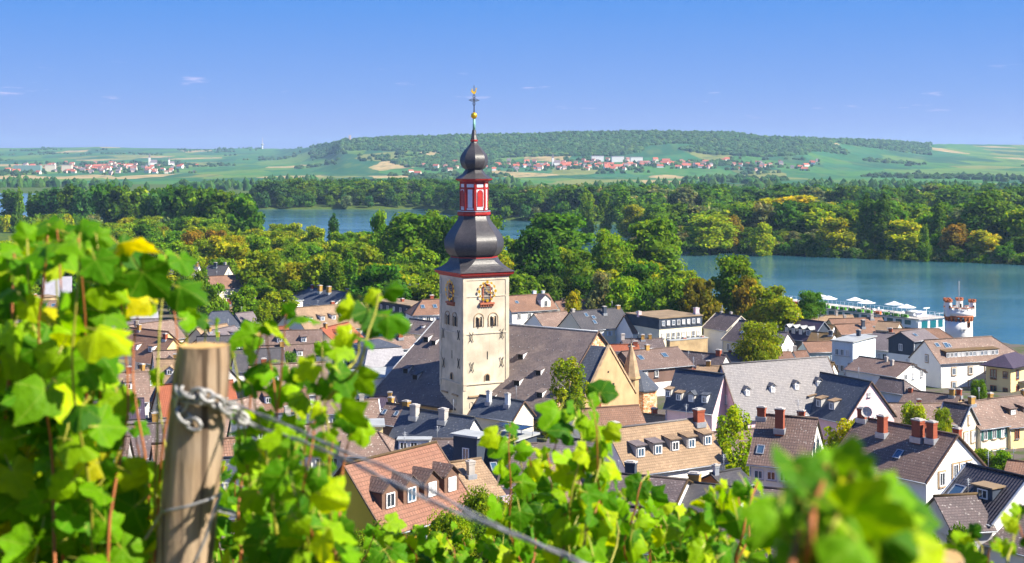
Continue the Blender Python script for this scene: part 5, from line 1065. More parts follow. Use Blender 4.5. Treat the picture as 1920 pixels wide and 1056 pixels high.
for (X, Y, a, L, lab, wm_, rm, zz) in ((12, 178, .35, 9, 'white brown-tiled house hidden behind the middle vine column', W_WHITE, R_BROWN, 15.2), (9, 158, -.4, 10, 'grey-tiled house low behind the middle vine column', W_CREAM, R_GREYS, 15.0), (3, 141, .3, 8, 'lichen-spotted house between the hipped roof and the dark shingle roof', W_WHITE, R_LICH, 16.0), (27, 166, .4, 9, 'dark tiled house between the birch and the church choir', W_WHITE, R_BROWND, 14.6), (20, 190, -.5, 7, 'low tan-tiled house at the foot of the stair turret', W_CREAM, R_TAN, 12.0), (46, 160, .3, 8, 'slate house between hall wing and chimney row', W_WHITE, R_SLATE, 14.0)):
    house(lab, None, zz, wm_, rm, fw=[(1.2, 3, .1, .9, .9, 1.2)], gr=[(0, .5, .8, 1.0)], place=(X, Y, a, L, 4.0, 3.5), chim=[(.4, .1, .7, .8, BRICK)])
for t in sorted(FITLOG, key=lambda t: -t[6]): print('FIT', t)
# solar panels on the dark box
sp0 = Hs.root
for i in range(3):
    m = MB(); m.box((-1.4 + i * 1.35, .2, Hs.zr + 1.0), (1.25, 2.2, .06)); o = m.build('solar_panel', SOLAR, sp0); o.rotation_euler = (0, 0, 0)
    o.location = (0, 0, 0)
m = MB()
for i in range(4): m.tube([(-2.0 + i * 1.35, .9, Hs.zr + .1), (-2.0 + i * 1.35, .9, Hs.zr + 1.0)], .03, 4)
m.build('panel_rack', TRIM_G, sp0)
# ------------------------------------------------------------------ trees
def card_mesh(name, lobes, ncards, size, seed, core=0.72, flat=0.55, extra=None):
    """crown: leaf sprays laid over many lobes, with inner leaf masses behind them"""
    r = random.Random(seed); nr = np.random.default_rng(seed)
    V, Fc, S, Wm = [], [], [], []
    tot = sum(l[3] * l[3] for l in lobes)
    # inner masses
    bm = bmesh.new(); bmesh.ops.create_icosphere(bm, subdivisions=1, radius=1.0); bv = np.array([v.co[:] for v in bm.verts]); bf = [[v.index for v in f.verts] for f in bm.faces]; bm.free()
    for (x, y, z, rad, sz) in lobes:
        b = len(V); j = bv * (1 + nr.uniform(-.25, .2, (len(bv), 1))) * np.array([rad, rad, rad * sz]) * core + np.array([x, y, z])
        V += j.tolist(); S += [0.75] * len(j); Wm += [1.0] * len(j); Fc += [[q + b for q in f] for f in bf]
    for (x, y, z, rad, sz) in lobes:
        n = max(6, int(ncards * rad * rad / tot)); lt = r.uniform(.82, 1.18)
        d = nr.normal(size=(n, 3)); d[:, 2] += .25; d /= np.linalg.norm(d, axis=1, keepdims=True)
        rr = rad * nr.uniform(.78, 1.10, (n, 1)); p = d * rr * np.array([1, 1, sz]) + np.array([x, y, z])
        nn = d + nr.normal(size=(n, 3)) * flat; nn /= np.linalg.norm(nn, axis=1, keepdims=True)
        u = np.cross(nn, nr.normal(size=(n, 3))); u /= np.linalg.norm(u, axis=1, keepdims=True); v = np.cross(nn, u)
        s1 = size * nr.uniform(.55, 1.25, (n, 1)); s2 = s1 * nr.uniform(.55, .95, (n, 1))
        bend = nn * size * .25
        q = np.stack([p - u * s1, p - v * s2 * .9 + bend, p + u * s1 * .9, p + v * s2 - bend * .3], 1).reshape(-1, 3)
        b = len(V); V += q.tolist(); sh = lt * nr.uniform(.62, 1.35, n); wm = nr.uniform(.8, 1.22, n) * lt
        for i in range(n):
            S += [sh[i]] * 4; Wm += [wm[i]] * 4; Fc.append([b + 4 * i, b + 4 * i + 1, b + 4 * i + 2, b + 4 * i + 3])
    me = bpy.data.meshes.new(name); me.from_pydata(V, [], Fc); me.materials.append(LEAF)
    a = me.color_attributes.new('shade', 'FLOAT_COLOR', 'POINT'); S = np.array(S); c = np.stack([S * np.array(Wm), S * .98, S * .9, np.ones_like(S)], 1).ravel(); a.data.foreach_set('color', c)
    me.update(); return me
def lobes_round(seed, H, Rr, base, n=34, top=1.0):
    r = random.Random(seed); out = []; hc = H - base
    for i in range(n):
        t = r.random() ** .85; z = base + hc * (.08 + .84 * t); env = math.sin(math.pi * min(1, max(.05, t * .66 + .22))) ** .55
        a = r.uniform(0, 2 * math.pi); q = Rr * env * math.sqrt(r.uniform(.15, 1)) * .78
        out.append((q * math.cos(a), q * math.sin(a), z, Rr * r.uniform(.26, .44) * (.6 + .4 * env), r.uniform(.7, .95)))
    out.append((0, 0, base + hc * .5, Rr * .6, 1.0)); out.append((0, 0, base + hc * .8, Rr * .42, .9)); return out
def lobes_poplar(seed, H, Rr, base, n=26):
    r = random.Random(seed); out = []
    for i in range(n):
        t = (i + r.random()) / n; z = base + (H - base) * (.04 + .92 * t); env = (math.sin(math.pi * min(.97, t * .8 + .16))) ** .6; a = r.uniform(0, 6.28); q = Rr * env * r.uniform(.2, .75)
        out.append((q * math.cos(a), q * math.sin(a), z, Rr * r.uniform(.40, .62) * env + .1, r.uniform(1.5, 2.3)))
    return out
def lobes_birch(seed, H, Rr, base):
    r = random.Random(seed); out = []
    for i in range(30):
        t = r.random(); a = r.uniform(0, 6.28); q = Rr * r.uniform(.2, 1) * math.sin(math.pi * min(.98, .2 + .7 * t)) ** .7
        out.append((q * math.cos(a), q * math.sin(a), base + (H - base) * (.02 + .9 * t), Rr * r.uniform(.16, .3), r.uniform(1.8, 3.0)))
    return out
def trunk_mesh(seed, H, Rr, base, r0, poplar=False, mat=None):
    r = random.Random(seed + 99); m = MB(); pts = [(0, 0, -1.0)]; x = y = 0
    for i in range(1, 6):
        x += r.uniform(-.15, .15) * Rr * .1; y += r.uniform(-.15, .15) * Rr * .1; pts.append((x, y, H * .82 * i / 5))
    m.tube(pts, [r0 * 1.25, r0, r0 * .8, r0 * .6, r0 * .4, r0 * .15], 7)
    for i in range(0 if poplar else 7):
        t = r.uniform(.3, .85); z = lerp(base * .7, H * .7, t); a = i * 2.4 + r.random(); ln = Rr * r.uniform(.5, .85)
        m.tube([(0, 0, z), (ln * .5 * math.cos(a), ln * .5 * math.sin(a), z + ln * .4), (ln * math.cos(a), ln * math.sin(a), z + ln * .75)], [r0 * .42, r0 * .28, r0 * .1], 5)
    return m.mesh('trunk', mat or BARK)
KINDS = {}
def kind(key, H, Rr, base, ncards, size, nvar, fn, r0=.35, mat=None, **kw):
    KINDS[key] = (H, Rr, [(card_mesh('crown', fn(31 * i + sum(map(ord, key)), H, Rr, base), ncards, size, 17 * i + 5, **kw), trunk_mesh(i, H, Rr, base, r0, 'pop' in key, mat)) for i in range(nvar)])
kind('near_round', 8, 3.6, 1.0, 7000, .17, 3, lobes_round, .18)
kind('near_birch', 9, 2.4, 2.0, 4200, .17, 2, lobes_birch, .12, BARKW, core=.45)
kind('near_thicket', 8, 4.2, .2, 11000, .13, 2, lobes_round, .12)
kind('near_bush', 3, 1.9, .1, 2600, .13, 2, lobes_round, .08)
kind('mid_round', 14, 5.6, 1.2, 3000, .46, 4, lobes_round, .35)
kind('mid_tall', 24, 7.6, 0.8, 4200, .55, 3, lambda s, H, r_, b: lobes_round(s, H, r_, b, 52), .5)
kind('mid_poplar', 24, 3.0, 1.5, 2400, .45, 2, lobes_poplar, .35)
kind('mid_bush', 5, 3.6, .1, 1100, .42, 2, lobes_round, .12)
kind('far_tall', 26, 8.5, 0.4, 850, 1.25, 4, lambda s, H, r_, b: lobes_round(s, H, r_, b, 44), .6)
kind('far_poplar', 25, 3.2, 1.5, 800, .85, 2, lobes_poplar, .4)
kind('far_bush', 7, 5.0, .1, 420, .9, 3, lobes_round, .2)
DKG, MDG, LTG, YLG, YEL, ORA, BLG, GRY = (.078, .19, .008), (.125, .26, .008), (.19, .325, .006), (.29, .37, .006), (.42, .44, .006), (.26, .20, .012), (.06, .175, .036), (.18, .23, .085)
def jit(c, r, a=.18): 
    k = 1 + r.uniform(-a, a); return (c[0] * k * (1 + r.uniform(-.15, .25)), c[1] * k, c[2] * k, 1)
trng = random.Random(42)
def tree(key, X, Y, H=None, wid=None, col=MDG, label=None, group=None, cat='tree', name=None, z=None):
    H0, R0, vs_ = KINDS[key]; H = H or H0; sz = H / H0; sx = (wid / 2 / R0) if wid else sz * trng.uniform(.88, 1.15)
    cm, tm = trng.choice(vs_); zz = ground_z(X, Y) - .15 if z is None else z
    t = empty(name or ('shrub' if 'bush' in key else 'poplar' if 'poplar' in key else 'tree'), (X, Y, zz), trng.uniform(0, 6.28))
    t.scale = (sx, sx, sz); tag(t, label, cat if 'bush' not in key else 'shrub', group)
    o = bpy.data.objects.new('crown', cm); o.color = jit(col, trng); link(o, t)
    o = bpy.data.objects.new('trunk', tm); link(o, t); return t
def tree_px(key, px, top, wpx, D, col, label, group=None, **kw):
    """a tree whose crown top stands at this bearing and height angle, D metres out"""
    X = (px - 960) / F * D; ztop = HC - (top - 300) / F * D; H = ztop - ground_z(X, D)
    return tree(key, X, D, max(1.5, H), wpx / F * D, col, label, group, **kw)
# trees standing among the houses
tree_px('near_birch', 1068, 676, 84, 200, YLG, 'birch with drooping yellow-green leaves in front of the church roof', 'trees among the houses')
tree_px('near_birch', 1372, 768, 95, 152, YLG, 'weeping birch right of the five-dormer house', 'trees among the houses')
tree_px('near_birch', 1030, 776, 50, 196, YLG, 'thin birch below the church eave', 'trees among the houses')
tree_px('near_birch', 1585, 792, 110, 142, YLG, 'golden weeping tree behind the blurred vine leaves', 'trees among the houses')
tree_px('near_birch', 495, 568, 42, 312, LTG, 'slender birch beside the cream gable at the park edge', 'trees among the houses')
tree_px('near_round', 1424, 604, 92, 262, YLG, 'round yellow-green tree in a courtyard among plum roofs', 'trees among the houses')
tree_px('near_round', 1716, 756, 62, 182, YLG, 'larger yellow-green tree in front of the shuttered row', 'trees among the houses')
tree_px('near_round', 1764, 764, 48, 183, YLG, 'smaller yellow-green tree beside the pointed street gable', 'trees among the houses')
tree_px('near_round', 1834, 711, 32, 226, MDG, 'small green tree in front of the yellow apartment house', 'trees among the houses')
tree_px('near_bush', 1845, 842, 60, 172, LTG, 'leafy shrub under the green shutters', 'shrubs among the houses')
tree_px('near_bush', 1880, 846, 50, 170, LTG, 'second leafy shrub under the yellow row house', 'shrubs among the houses')
tree_px('near_bush', 1622, 700, 18, 250, LTG, 'little green shrub between grey roofs below the blue block', 'shrubs among the houses')
tree_px('near_bush', 1800, 985, 60, 106, DKG, 'ivy mound on the edge of the lichen-spotted roof', 'shrubs among the houses')
tree_px('near_bush', 1745, 1000, 50, 104, DKG, 'ivy and weeds below the lichen-spotted roof', 'shrubs among the houses')
for (px, tp, wd, D, c, lb) in ((905, 915, 130, 92, LTG, 'leafy shrub right of the yellow house'), (975, 905, 120, 94, LTG, 'leafy shrub spilling below the hipped roof'), (850, 955, 120, 86, LTG, 'low shrub in front of the yellow house'), (945, 960, 150, 82, MDG, 'wide shrub at the bottom centre'),
                               (1040, 965, 120, 84, LTG, 'shrub behind the middle vine'), (700, 985, 120, 84, MDG, 'shrub at the foot of the yellow gable'), (780, 1020, 120, 80, LTG, 'low shrub under the dormer house eave'), (600, 960, 140, 88, MDG, 'shrub left of the yellow gable'), (500, 930, 140, 90, LTG, 'shrub behind the vine right of the post'), (250, 890, 130, 92, YLG, 'mossy shrub left of the post'), (1140, 1010, 120, 80, MDG, 'shrub below the plum roof')):
    tree_px('near_thicket', px, tp, wd, D, c, lb, 'shrubs below the vineyard', name='thicket')
for (px, tp, wd, D, c, lb) in ((330, 640, 60, 270, YLG, 'yellow-green garden tree left of the post top'), (300, 700, 70, 230, LTG, 'garden tree behind the shaded leaf left of the post'), (60, 610, 70, 290, LTG, 'garden tree behind the far left vine'), (180, 640, 70, 260, MDG, 'garden tree behind the big vine leaf'), (120, 600, 60, 300, YLG, 'garden tree below the far left parapet house'), (230, 560, 60, 330, LTG, 'park-edge tree behind the vine tips'), (10, 720, 80, 215, MDG, 'garden tree at the left picture edge'), (420, 660, 60, 250, LTG, 'garden tree just right of the post top'), (540, 660, 50, 250, MDG, 'garden tree in front of the tan-tiled house'), (600, 640, 40, 265, LTG, 'small garden tree beside the grey gable'), (430, 760, 70, 195, YLG, 'garden tree behind the chain'), (560, 860, 80, 140, MDG, 'garden tree left of the yellow house'), (400, 850, 80, 140, LTG, 'garden tree behind the post shaft'), (120, 860, 90, 140, MDG, 'garden tree low behind the left vines')):
    tree_px('near_round', px, tp, wd, D, c, lb, 'garden trees behind the vine')
# individually recognisable trees of the park and banks
SP = [('mid_tall', 1222, 402, 120, 430, MDG, 'big green rounded tree right of centre on the near bank'), ('mid_tall', 1142, 428, 90, 400, LTG, 'green tree left of the big rounded tree'), ('mid_tall', 1045, 392, 150, 470, MDG, 'broad green tree right of the spire'),
      ('mid_tall', 1005, 420, 110, 400, DKG, 'dark tree directly right of the onion dome'), ('mid_tall', 780, 392, 150, 450, LTG, 'broad bright green tree left of the spire'), ('mid_tall', 838, 398, 90, 430, MDG, 'green tree half hidden left of the upper onion'), ('mid_tall', 905, 396, 110, 450, MDG, 'green tree directly behind the spire'), ('mid_tall', 752, 398, 80, 470, MDG, 'green tree at the right end of the water strip'), ('mid_tall', 815, 392, 80, 480, LTG, 'light green tree in the gap left of the spire'), ('mid_round', 712, 396, 48, 480, LTG, 'narrow light green tree at the water left of the spire'),
      ('mid_tall', 1378, 472, 95, 340, LTG, 'tall loose yellow-green tree by the river in the middle right'), ('mid_round', 1312, 520, 80, 320, (.26, .22, .01), 'orange-tinged tree behind the flat-roofed house'), ('mid_round', 1440, 535, 100, 318, YLG, 'autumn-tinged rounded tree above the plum roofs'), ('mid_round', 1468, 560, 80, 312, YLG, 'low yellow-green tree beside the dark river tree'),
      ('near_round', 1518, 546, 62, 352, MDG, 'dark green tree on the quay left of the cruise ship'), ('mid_round', 1400, 520, 60, 330, (.26, .20, .01), 'rust-tinged tree beside the tall loose tree'), ('mid_round', 1250, 520, 90, 325, MDG, 'green tree above the flat-roofed house'), ('mid_round', 1170, 520, 90, 330, LTG, 'light green tree behind the broad slate roof'),
      ('mid_round', 1130, 510, 70, 350, GRY, 'silvery tree between darker ones right of centre'), ('mid_round', 1080, 470, 90, 380, MDG, 'rounded green tree behind the white flower house'), ('mid_round', 1075, 545, 40, 336, YEL, 'small yellow tree above the plain red-brown roof'), ('mid_poplar', 632, 475, 40, 370, MDG, 'first of three columnar trees left of the tower'), ('mid_poplar', 655, 470, 40, 372, MDG, 'second of three columnar trees left of the tower'), ('mid_poplar', 612, 480, 36, 374, MDG, 'third of three columnar trees left of the tower'),
      ('mid_poplar', 625, 398, 26, 560, BLG, 'dark cypress-like column among the left park trees'), ('mid_round', 445, 440, 50, 520, YEL, 'bright yellow tree in the left park'), ('mid_round', 405, 432, 60, 560, ORA, 'russet tree in the left park'), ('mid_round', 360, 460, 44, 460, YLG, 'yellow-green round tree above the far villa'), ('mid_round', 690, 510, 60, 365, YLG, 'yellow-green tree behind the hotel'), ('mid_round', 505, 480, 90, 440, MDG, 'round green tree above the wide brown roof'),
      ('mid_round', 460, 535, 70, 345, LTG, 'light green tree in front of the wide brown roof'), ('mid_round', 400, 530, 60, 335, MDG, 'dense round green tree left of the slate mansard'), ('mid_round', 520, 545, 80, 350, LTG, 'leafy tree above the white pavilion'), ('mid_round', 345, 515, 60, 380, LTG, 'light green tree below the far villa'), ('mid_round', 375, 505, 40, 395, LTG, 'small light tree in front of the villa with white gable'), ('mid_round', 560, 525, 60, 375, MDG, 'green tree below the orange roof')]
for s in SP: tree_px(*s, group='trees of the riverside park')
# park trees filling the near bank; crowns keep below the river view left of the spire
cap = [(-100, 455), (150, 440), (240, 405), (330, 402), (430, 408), (475, 416), (700, 416), (730, 392), (850, 388), (960, 400), (1100, 395), (1200, 420), (1280, 498), (1330, 520), (1500, 560), (2200, 560)]
def near_free(X, Y, taken, dmin):
    for (a, b) in taken:
        if (a - X) ** 2 + (b - Y) ** 2 < dmin * dmin: return False
    return True
taken = [tuple(o.location[:2]) for o in COL.objects if o.parent is None and o.get('category') in ('tree', 'house', 'hotel', 'church')]
names = {DKG: 'dark green', MDG: 'mid green', LTG: 'light green', YLG: 'yellow-green', YEL: 'yellow', ORA: 'russet', GRY: 'silvery green', BLG: 'blue-green'}
LMK = [(40, 'behind the highest vine tips'), (180, 'above the far left roofs'), (300, 'left of the far villas'), (370, 'behind the long slate villa'), (430, 'around the white-gabled villa'), (500, 'above the wide brown roof'), (560, 'near the small orange roof'), (620, 'by the columnar trees'), (680, 'above the tan-tiled house'), (740, 'above the hotel'), (800, 'just left of the clock tower'), (900, 'hidden low behind the spire'), (980, 'just right of the onion dome'), (1050, 'above the white flower house'), (1120, 'above the broad slate roof'), (1190, 'below the big rounded tree'), (1260, 'above the flat-roofed house'), (1340, 'behind the white party wall'), (1420, 'behind the round courtyard tree'), (1480, 'left of the quay tree')]
def mark(px, t=None): return min(t or LMK, key=lambda q: abs(q[0] - px))[1]
PW = []; cnt = 0; tries = 0
while cnt < 235 and tries < 9000:
    tries += 1
    Y = trng.uniform(300, 760); px = trng.uniform(-60, 1480); X = (px - 960) / F * Y
    if bank(X, Y) > -7: continue
    if Y < table([(-100, 360), (300, 395), (560, 385), (700, 345), (900, 352), (1150, 330), (1500, 322)], px): continue
    if not near_free(X, Y, taken, 6.5): continue
    ctop = table(cap, px); hmax = HC - (ctop + 3 - 300) / F * Y - ground_z(X, Y)
    H = min(trng.uniform(10, 18), hmax)
    if H < 5: continue
    right = px > 880
    col = trng.choices([DKG, MDG, LTG, YLG, YEL, ORA, GRY], [3, 5, 5, 3, .1, .3, .4] if right else [1, 3, 6, 7, .25, .5, .3])[0]
    if Y > 540:
        PW.append(('mid_round', X, Y, H, H * trng.uniform(.8, 1.0), col)); taken.append((X, Y)); cnt += 1; continue
    tree('mid_round', X, Y, H, H * trng.uniform(.72, .95), col, f"{names[col]} tree in the {'front' if Y < 420 else 'middle' if Y < 540 else 'back'} of the park, {mark(px)}", f'park trees, {names[col]}')
    taken.append((X, Y)); cnt += 1
# tall row on the left bank
for i in range(26):
    px = 18 + i * 17.6 + trng.uniform(-6, 6); t = (px - 960) / F; Yb = (352 * .56 + 112 * .83 - 16) / (.83 * t + .56); Y = Yb - trng.uniform(0, 35); X = t * Y
    tp = table([(0, 352), (60, 348), (100, 352), (180, 343), (300, 347), (400, 346), (470, 364)], px) + trng.uniform(-4, 10); H = HC - (tp - 300) / F * Y - 3
    po = trng.random() < .12; col = trng.choice([DKG, DKG, BLG, DKG, MDG])
    tree('far_poplar' if po else 'far_tall', X, Y, H, None if po else trng.uniform(15, 21), col, f"{names[col]} {'poplar' if po else 'tall tree'} in the row on the left bank, {('left end', 'left third', 'left of middle', 'right of middle', 'right third', 'right end')[min(5, i * 6 // 26)]}", f"tall row on the left bank, {names[col]}{' poplar' if po else ''}")
for i in range(60):
    px = trng.uniform(-20, 480); t = (px - 960) / F; Yb = (352 * .56 + 112 * .83 - 30) / (.83 * t + .56); Y = Yb - trng.uniform(20, 160); X = t * Y; col = trng.choice([MDG, LTG, YLG, DKG, GRY])
    H = min(trng.uniform(8, 14), HC - (405 - 300) / F * Y - 3)
    if H > 4: tree('far_bush', X, Y, H, H * 1.05, col, f'{names[col]} low tree before the left-bank row, {mark(px)}', f'lower trees before the tall row, {names[col]}')
# island opposite: named ones first, then the rest
IS = [('mid_poplar', 1624, 360, 36, 672, DKG, 'left of the pair of tall dark poplars on the island'), ('mid_poplar', 1657, 362, 38, 668, DKG, 'right of the pair of tall dark poplars on the island'), ('mid_poplar', 1760, 370, 32, 660, DKG, 'single dark poplar right of the pair on the island'), ('mid_poplar', 1733, 418, 24, 640, MDG, 'short poplar near the island shore'),
      ('mid_poplar', 1100, 350, 34, 860, MDG, 'left of three poplars beyond the spire'), ('mid_poplar', 1136, 358, 28, 850, MDG, 'middle of three poplars beyond the spire'), ('mid_poplar', 1172, 348, 40, 850, MDG, 'right of three poplars beyond the spire'),
      ('mid_tall', 1330, 398, 110, 690, YLG, 'large rounded yellow-green tree at the island tip'), ('mid_tall', 1490, 362, 110, 760, YEL, 'broad tree with bright yellow top in the island wood'), ('mid_tall', 1440, 368, 90, 770, YLG, 'yellow-green tree left of the bright yellow top'), ('mid_tall', 1570, 378, 70, 745, YEL, 'yellow-crowned tree left of the tall poplars'), ('mid_tall', 1850, 358, 100, 665, DKG, 'big dark tree near the right edge of the island'),
      ('mid_round', 1212, 390, 60, 800, YEL, 'bright golden tree between poplars and island tip'), ('mid_round', 1430, 418, 50, 680, YEL, 'golden tree at the shore left of the middle'), ('mid_round', 1570, 408, 80, 675, YEL, 'golden rounded tree below the yellow crown'), ('mid_round', 1700, 414, 90, 660, YEL, 'golden tree between poplars on the island'), ('mid_round', 1790, 420, 60, 645, ORA, 'rust-coloured tree on the island'), ('mid_round', 1842, 432, 70, 640, YEL, 'golden tree near the right end of the shore'), ('mid_round', 1370, 405, 50, 700, ORA, 'small rust-tinged tree on the island tip')]
for s in IS: tree_px(*s, group='trees of the river island')
ILM = [(1180, 'near the three poplars'), (1300, 'at the island tip'), (1370, 'right of the island tip'), (1440, 'left of the bright yellow top'), (1520, 'below the bright yellow top'), (1580, 'left of the poplar pair'), (1640, 'at the poplar pair'), (1700, 'right of the poplar pair'), (1760, 'at the single poplar'), (1830, 'at the big dark right-hand tree'), (1920, 'at the right edge'), (2100, 'beyond the right edge')]
IW = []; itaken = [tuple(o.location[:2]) for o in COL.objects if o.parent is None and o.get('group') == 'trees of the river island']
cnt = 0; tries = 0
while cnt < 260 and tries < 9000:
    tries += 1
    Y = trng.uniform(470, 860); px = trng.uniform(1150, 2000); X = (px - 960) / F * Y; s = island(X, Y)
    if s < 3: continue
    front = bank(X, Y) < 0 or (X - 119) * .535 + (Y - 761) * .845 < -34
    if not near_free(X, Y, itaken, 4.2 if front else 7.0): continue
    if front:
        H = trng.uniform(5, 11); col = trng.choices([GRY, MDG, DKG, LTG, YLG, ORA], [3, 3, 4, 2, 2, .6])[0]
        tree('mid_bush' if H < 8 else 'mid_round', X, Y, H, H * trng.uniform(.9, 1.2), col, f"{names[col]} {'willow shrub' if H < 8 else 'low tree'} on the island shore, {mark(px, ILM)}", f"island shore growth, {names[col]} {'shrubs' if H < 8 else 'trees'}")
    else:
        H = min(trng.uniform(15, 24), HC - (table([(1150, 372), (1300, 385), (1500, 368), (1700, 378), (1900, 380), (2200, 380)], px) - 300) / F * Y - 2)
        col = trng.choices([DKG, MDG, LTG, YLG, GRY], [5, 4, 2, 1.2, .6])[0]
        if island(X, Y) > 26:
            IW.append(('far_tall', X, Y, H, H * trng.uniform(.7, .95), col)); itaken.append((X, Y)); cnt += 1; continue
        tree('mid_tall', X, Y, H, H * trng.uniform(.7, .95), col, f"{names[col]} tree in front of the island wood, {mark(px, ILM)}", f'island wood, {names[col]}')
    itaken.append((X, Y)); cnt += 1
for i in range(95):
    t = i / 94; px = lerp(1275, 1935, t) + trng.uniform(-5, 5); q = (px - 960) / F; Y = 870.0
    while Y > 450 and island(q * Y, Y) < 60 and (q * Y - 119) * .535 + (Y - 761) * .845 > -57: Y -= 2
    X = q * Y
    if island(X, Y) < 0: continue
    H = trng.uniform(3, 6.5); col = trng.choice([GRY, MDG, DKG, LTG, YLG, DKG]); tree('mid_bush', X + trng.uniform(-1, 1), Y + trng.uniform(0, 5), H, H * trng.uniform(1.1, 1.7), col, f"{names[col]} willow shrub at the island waterline, {mark(px, ILM)}", f'island waterline shrubs, {names[col]}')
# far shore wood beyond the water: one mass of trees
def join_trees(name, label, lst, seed):
    r = random.Random(seed); V, Q, S, n = [], [], [], 0; cache = {}
    for (key, X, Y, H, wid, col) in lst:
        H0, R0, vs_ = KINDS[key]; me = r.choice(vs_)[0]
        if me.name not in cache:
            v = np.empty(len(me.vertices) * 3); me.vertices.foreach_get('co', v); c = np.empty(len(me.vertices) * 4); me.color_attributes['shade'].data.foreach_get('color', c)
            cache[me.name] = (v.reshape(-1, 3), c.reshape(-1, 4), [list(p.vertices) for p in me.polygons])
        v, c, f = cache[me.name]; a = r.uniform(0, 6.28); ca, sa = math.cos(a), math.sin(a); sx, sz = wid / 2 / R0, H / H0
        V.append(np.stack([(v[:, 0] * ca - v[:, 1] * sa) * sx + X, (v[:, 0] * sa + v[:, 1] * ca) * sx + Y, v[:, 2] * sz + ground_z(X, Y)], 1)); S.append(c * np.array(jit(col, r))); Q += [[i + n for i in p] for p in f]; n += len(v)
    me = bpy.data.meshes.new(name); me.from_pydata(np.concatenate(V).tolist(), [], Q); me.materials.append(LEAF); a = me.color_attributes.new('shade', 'FLOAT_COLOR', 'POINT'); a.data.foreach_set('color', np.concatenate(S).ravel()); me.update()
    o = bpy.data.objects.new(name, me); o.color = (1, 1, 1, 1); link(o); tag(o, label, 'wood', kind='stuff')
FW = []; ftaken = []; cnt = 0; tries = 0
while cnt < 390 and tries < 12000:
    tries += 1
    px = trng.uniform(472, 1960); X0 = (px - 960) / F; Y = trng.uniform(820, 1560); X = X0 * Y; d = Y - farbank(X)
    if d < 1 or d > 190: continue
    if not near_free(X, Y, ftaken, 8.5): continue
    tp = table([(470, 352), (500, 334), (600, 327), (760, 326), (860, 332), (960, 350), (1050, 345), (1400, 342), (1900, 345)], px); H = min(trng.uniform(17, 27), HC - (tp - 300) / F * Y - 2.5)
    if d < 22: H *= trng.uniform(.3, .6)
    col = trng.choices([DKG, BLG, MDG, GRY, LTG], [5, 4, 3, .8, .6])[0]
    FW.append(('far_tall' if d > 22 else 'far_bush', X, Y, H, H * (trng.uniform(.7, 1.0) if d > 22 else 1.1), col))
    ftaken.append((X, Y)); cnt += 1
join_trees('island_wood', 'inner wood of the river island behind its shore trees', IW, 6)
join_trees('park_wood', 'back of the riverside park, a mass of mixed green crowns', PW, 8)
join_trees('far_shore_wood', 'wood lining the far shore beyond the water', FW, 4)

def blob_wood(name, label, spots, seed, col, lo=.6, hi=1.35):
    """a far wood that reads as one mass: many small leafy mounds"""
    r = np.random.default_rng(seed); bm = bmesh.new(); bmesh.ops.create_icosphere(bm, subdivisions=1, radius=1.0); bv = np.array([v.co[:] for v in bm.verts]); bf = np.array([[v.index for v in f.verts] for f in bm.faces]); bm.free()
    V, Fc, S = [], [], []; n = len(bv)
    for i, (x, y, z, rad, hh) in enumerate(spots):
        j = bv * (1 + r.uniform(-.28, .28, (n, 1))) * np.array([rad, rad, hh]) + np.array([x, y, z + hh * .45]); V.append(j); Fc.append(bf + i * n); k = r.uniform(lo, hi); yel = r.uniform() ** 4 * 1.3
        S.append(np.tile([k * (1 + yel), k * (1 + .3 * yel), k, 1], (n, 1)))
    V = np.concatenate(V); Fc = np.concatenate(Fc); S = np.concatenate(S)
    me = bpy.data.meshes.new(name); me.from_pydata(V.tolist(), [], Fc.tolist()); me.materials.append(LEAF)
    a = me.color_attributes.new('shade', 'FLOAT_COLOR', 'POINT'); a.data.foreach_set('color', S.ravel()); me.update()
    o = bpy.data.objects.new(name, me); o.color = (*col, 1); link(o); tag(o, label, 'wood', kind='stuff'); return o
sp1 = []
for i in range(3600):          # flood-plain wood behind the front ranks
    px = trng.uniform(-150, 2080); Y = trng.uniform(1080, 2700); X = (px - 960) / F * Y; d = Y - farbank(X)
    if d < 90: continue
    if mnoise.noise(Vector((X * .006, Y * .006, 2))) < -.12 + sm(1700, 2700, Y) * .42: continue
    for q in range(2): sp1.append((X + trng.uniform(-6, 6), Y + trng.uniform(-6, 6), ground_z(X, Y), trng.uniform(4, 7.5), trng.uniform(5, 11)))
blob_wood('flood_plain_wood', 'dark flood-plain wood stretching along the far shore', sp1, 1, (.05, .15, .024))
sp2 = []
while len(sp2) < 9000:          # wooded ridge
    px = trng.uniform(585, 1745); q = trng.random(); Ys = table(YSKY, px); Y = lerp(3700, Ys + 40, q ** .8); X = (px - 960) / F * Y
    dens = mnoise.noise(Vector((X * .0030, Y * .0030, 7))) + sm(.35, .85, q) * .75 - .12 - sm(1450, 1750, px) * .25
    if dens < 0 and q < .97: continue
    sp2.append((X, Y, ground_z(X, Y) - 1.0, trng.uniform(5, 11), trng.uniform(4.5, 9)))
blob_wood('ridge_wood', 'wood covering the long ridge on the horizon', sp2, 2, (.06, .15, .035), .55, 1.45)
sp3 = []
for i in range(4200):          # hedges and tree clumps in the far fields
    px = trng.uniform(-150, 2080); Y = trng.uniform(2500, 7600) ; X = (px - 960) / F * Y
    if mnoise.noise(Vector((X * .0035, Y * .0018, 11))) < (.10 if 600 < px < 1750 else .2) and not (Y > 7000 and mnoise.noise(Vector((px * .03, 3, 1))) > .25): continue
    if 600 < px < 1700 and (Y > 4600 or (Y > 3500 and trng.random() < .3)): continue
    for q in range(3): sp3.append((X + trng.uniform(-25, 25), Y + trng.uniform(-10, 10), ground_z(X, Y) - 1, trng.uniform(5, 10), trng.uniform(4, 8)))
blob_wood('field_hedges', 'hedges and clumps of trees scattered over the far fields', sp3, 3, (.045, .115, .022))

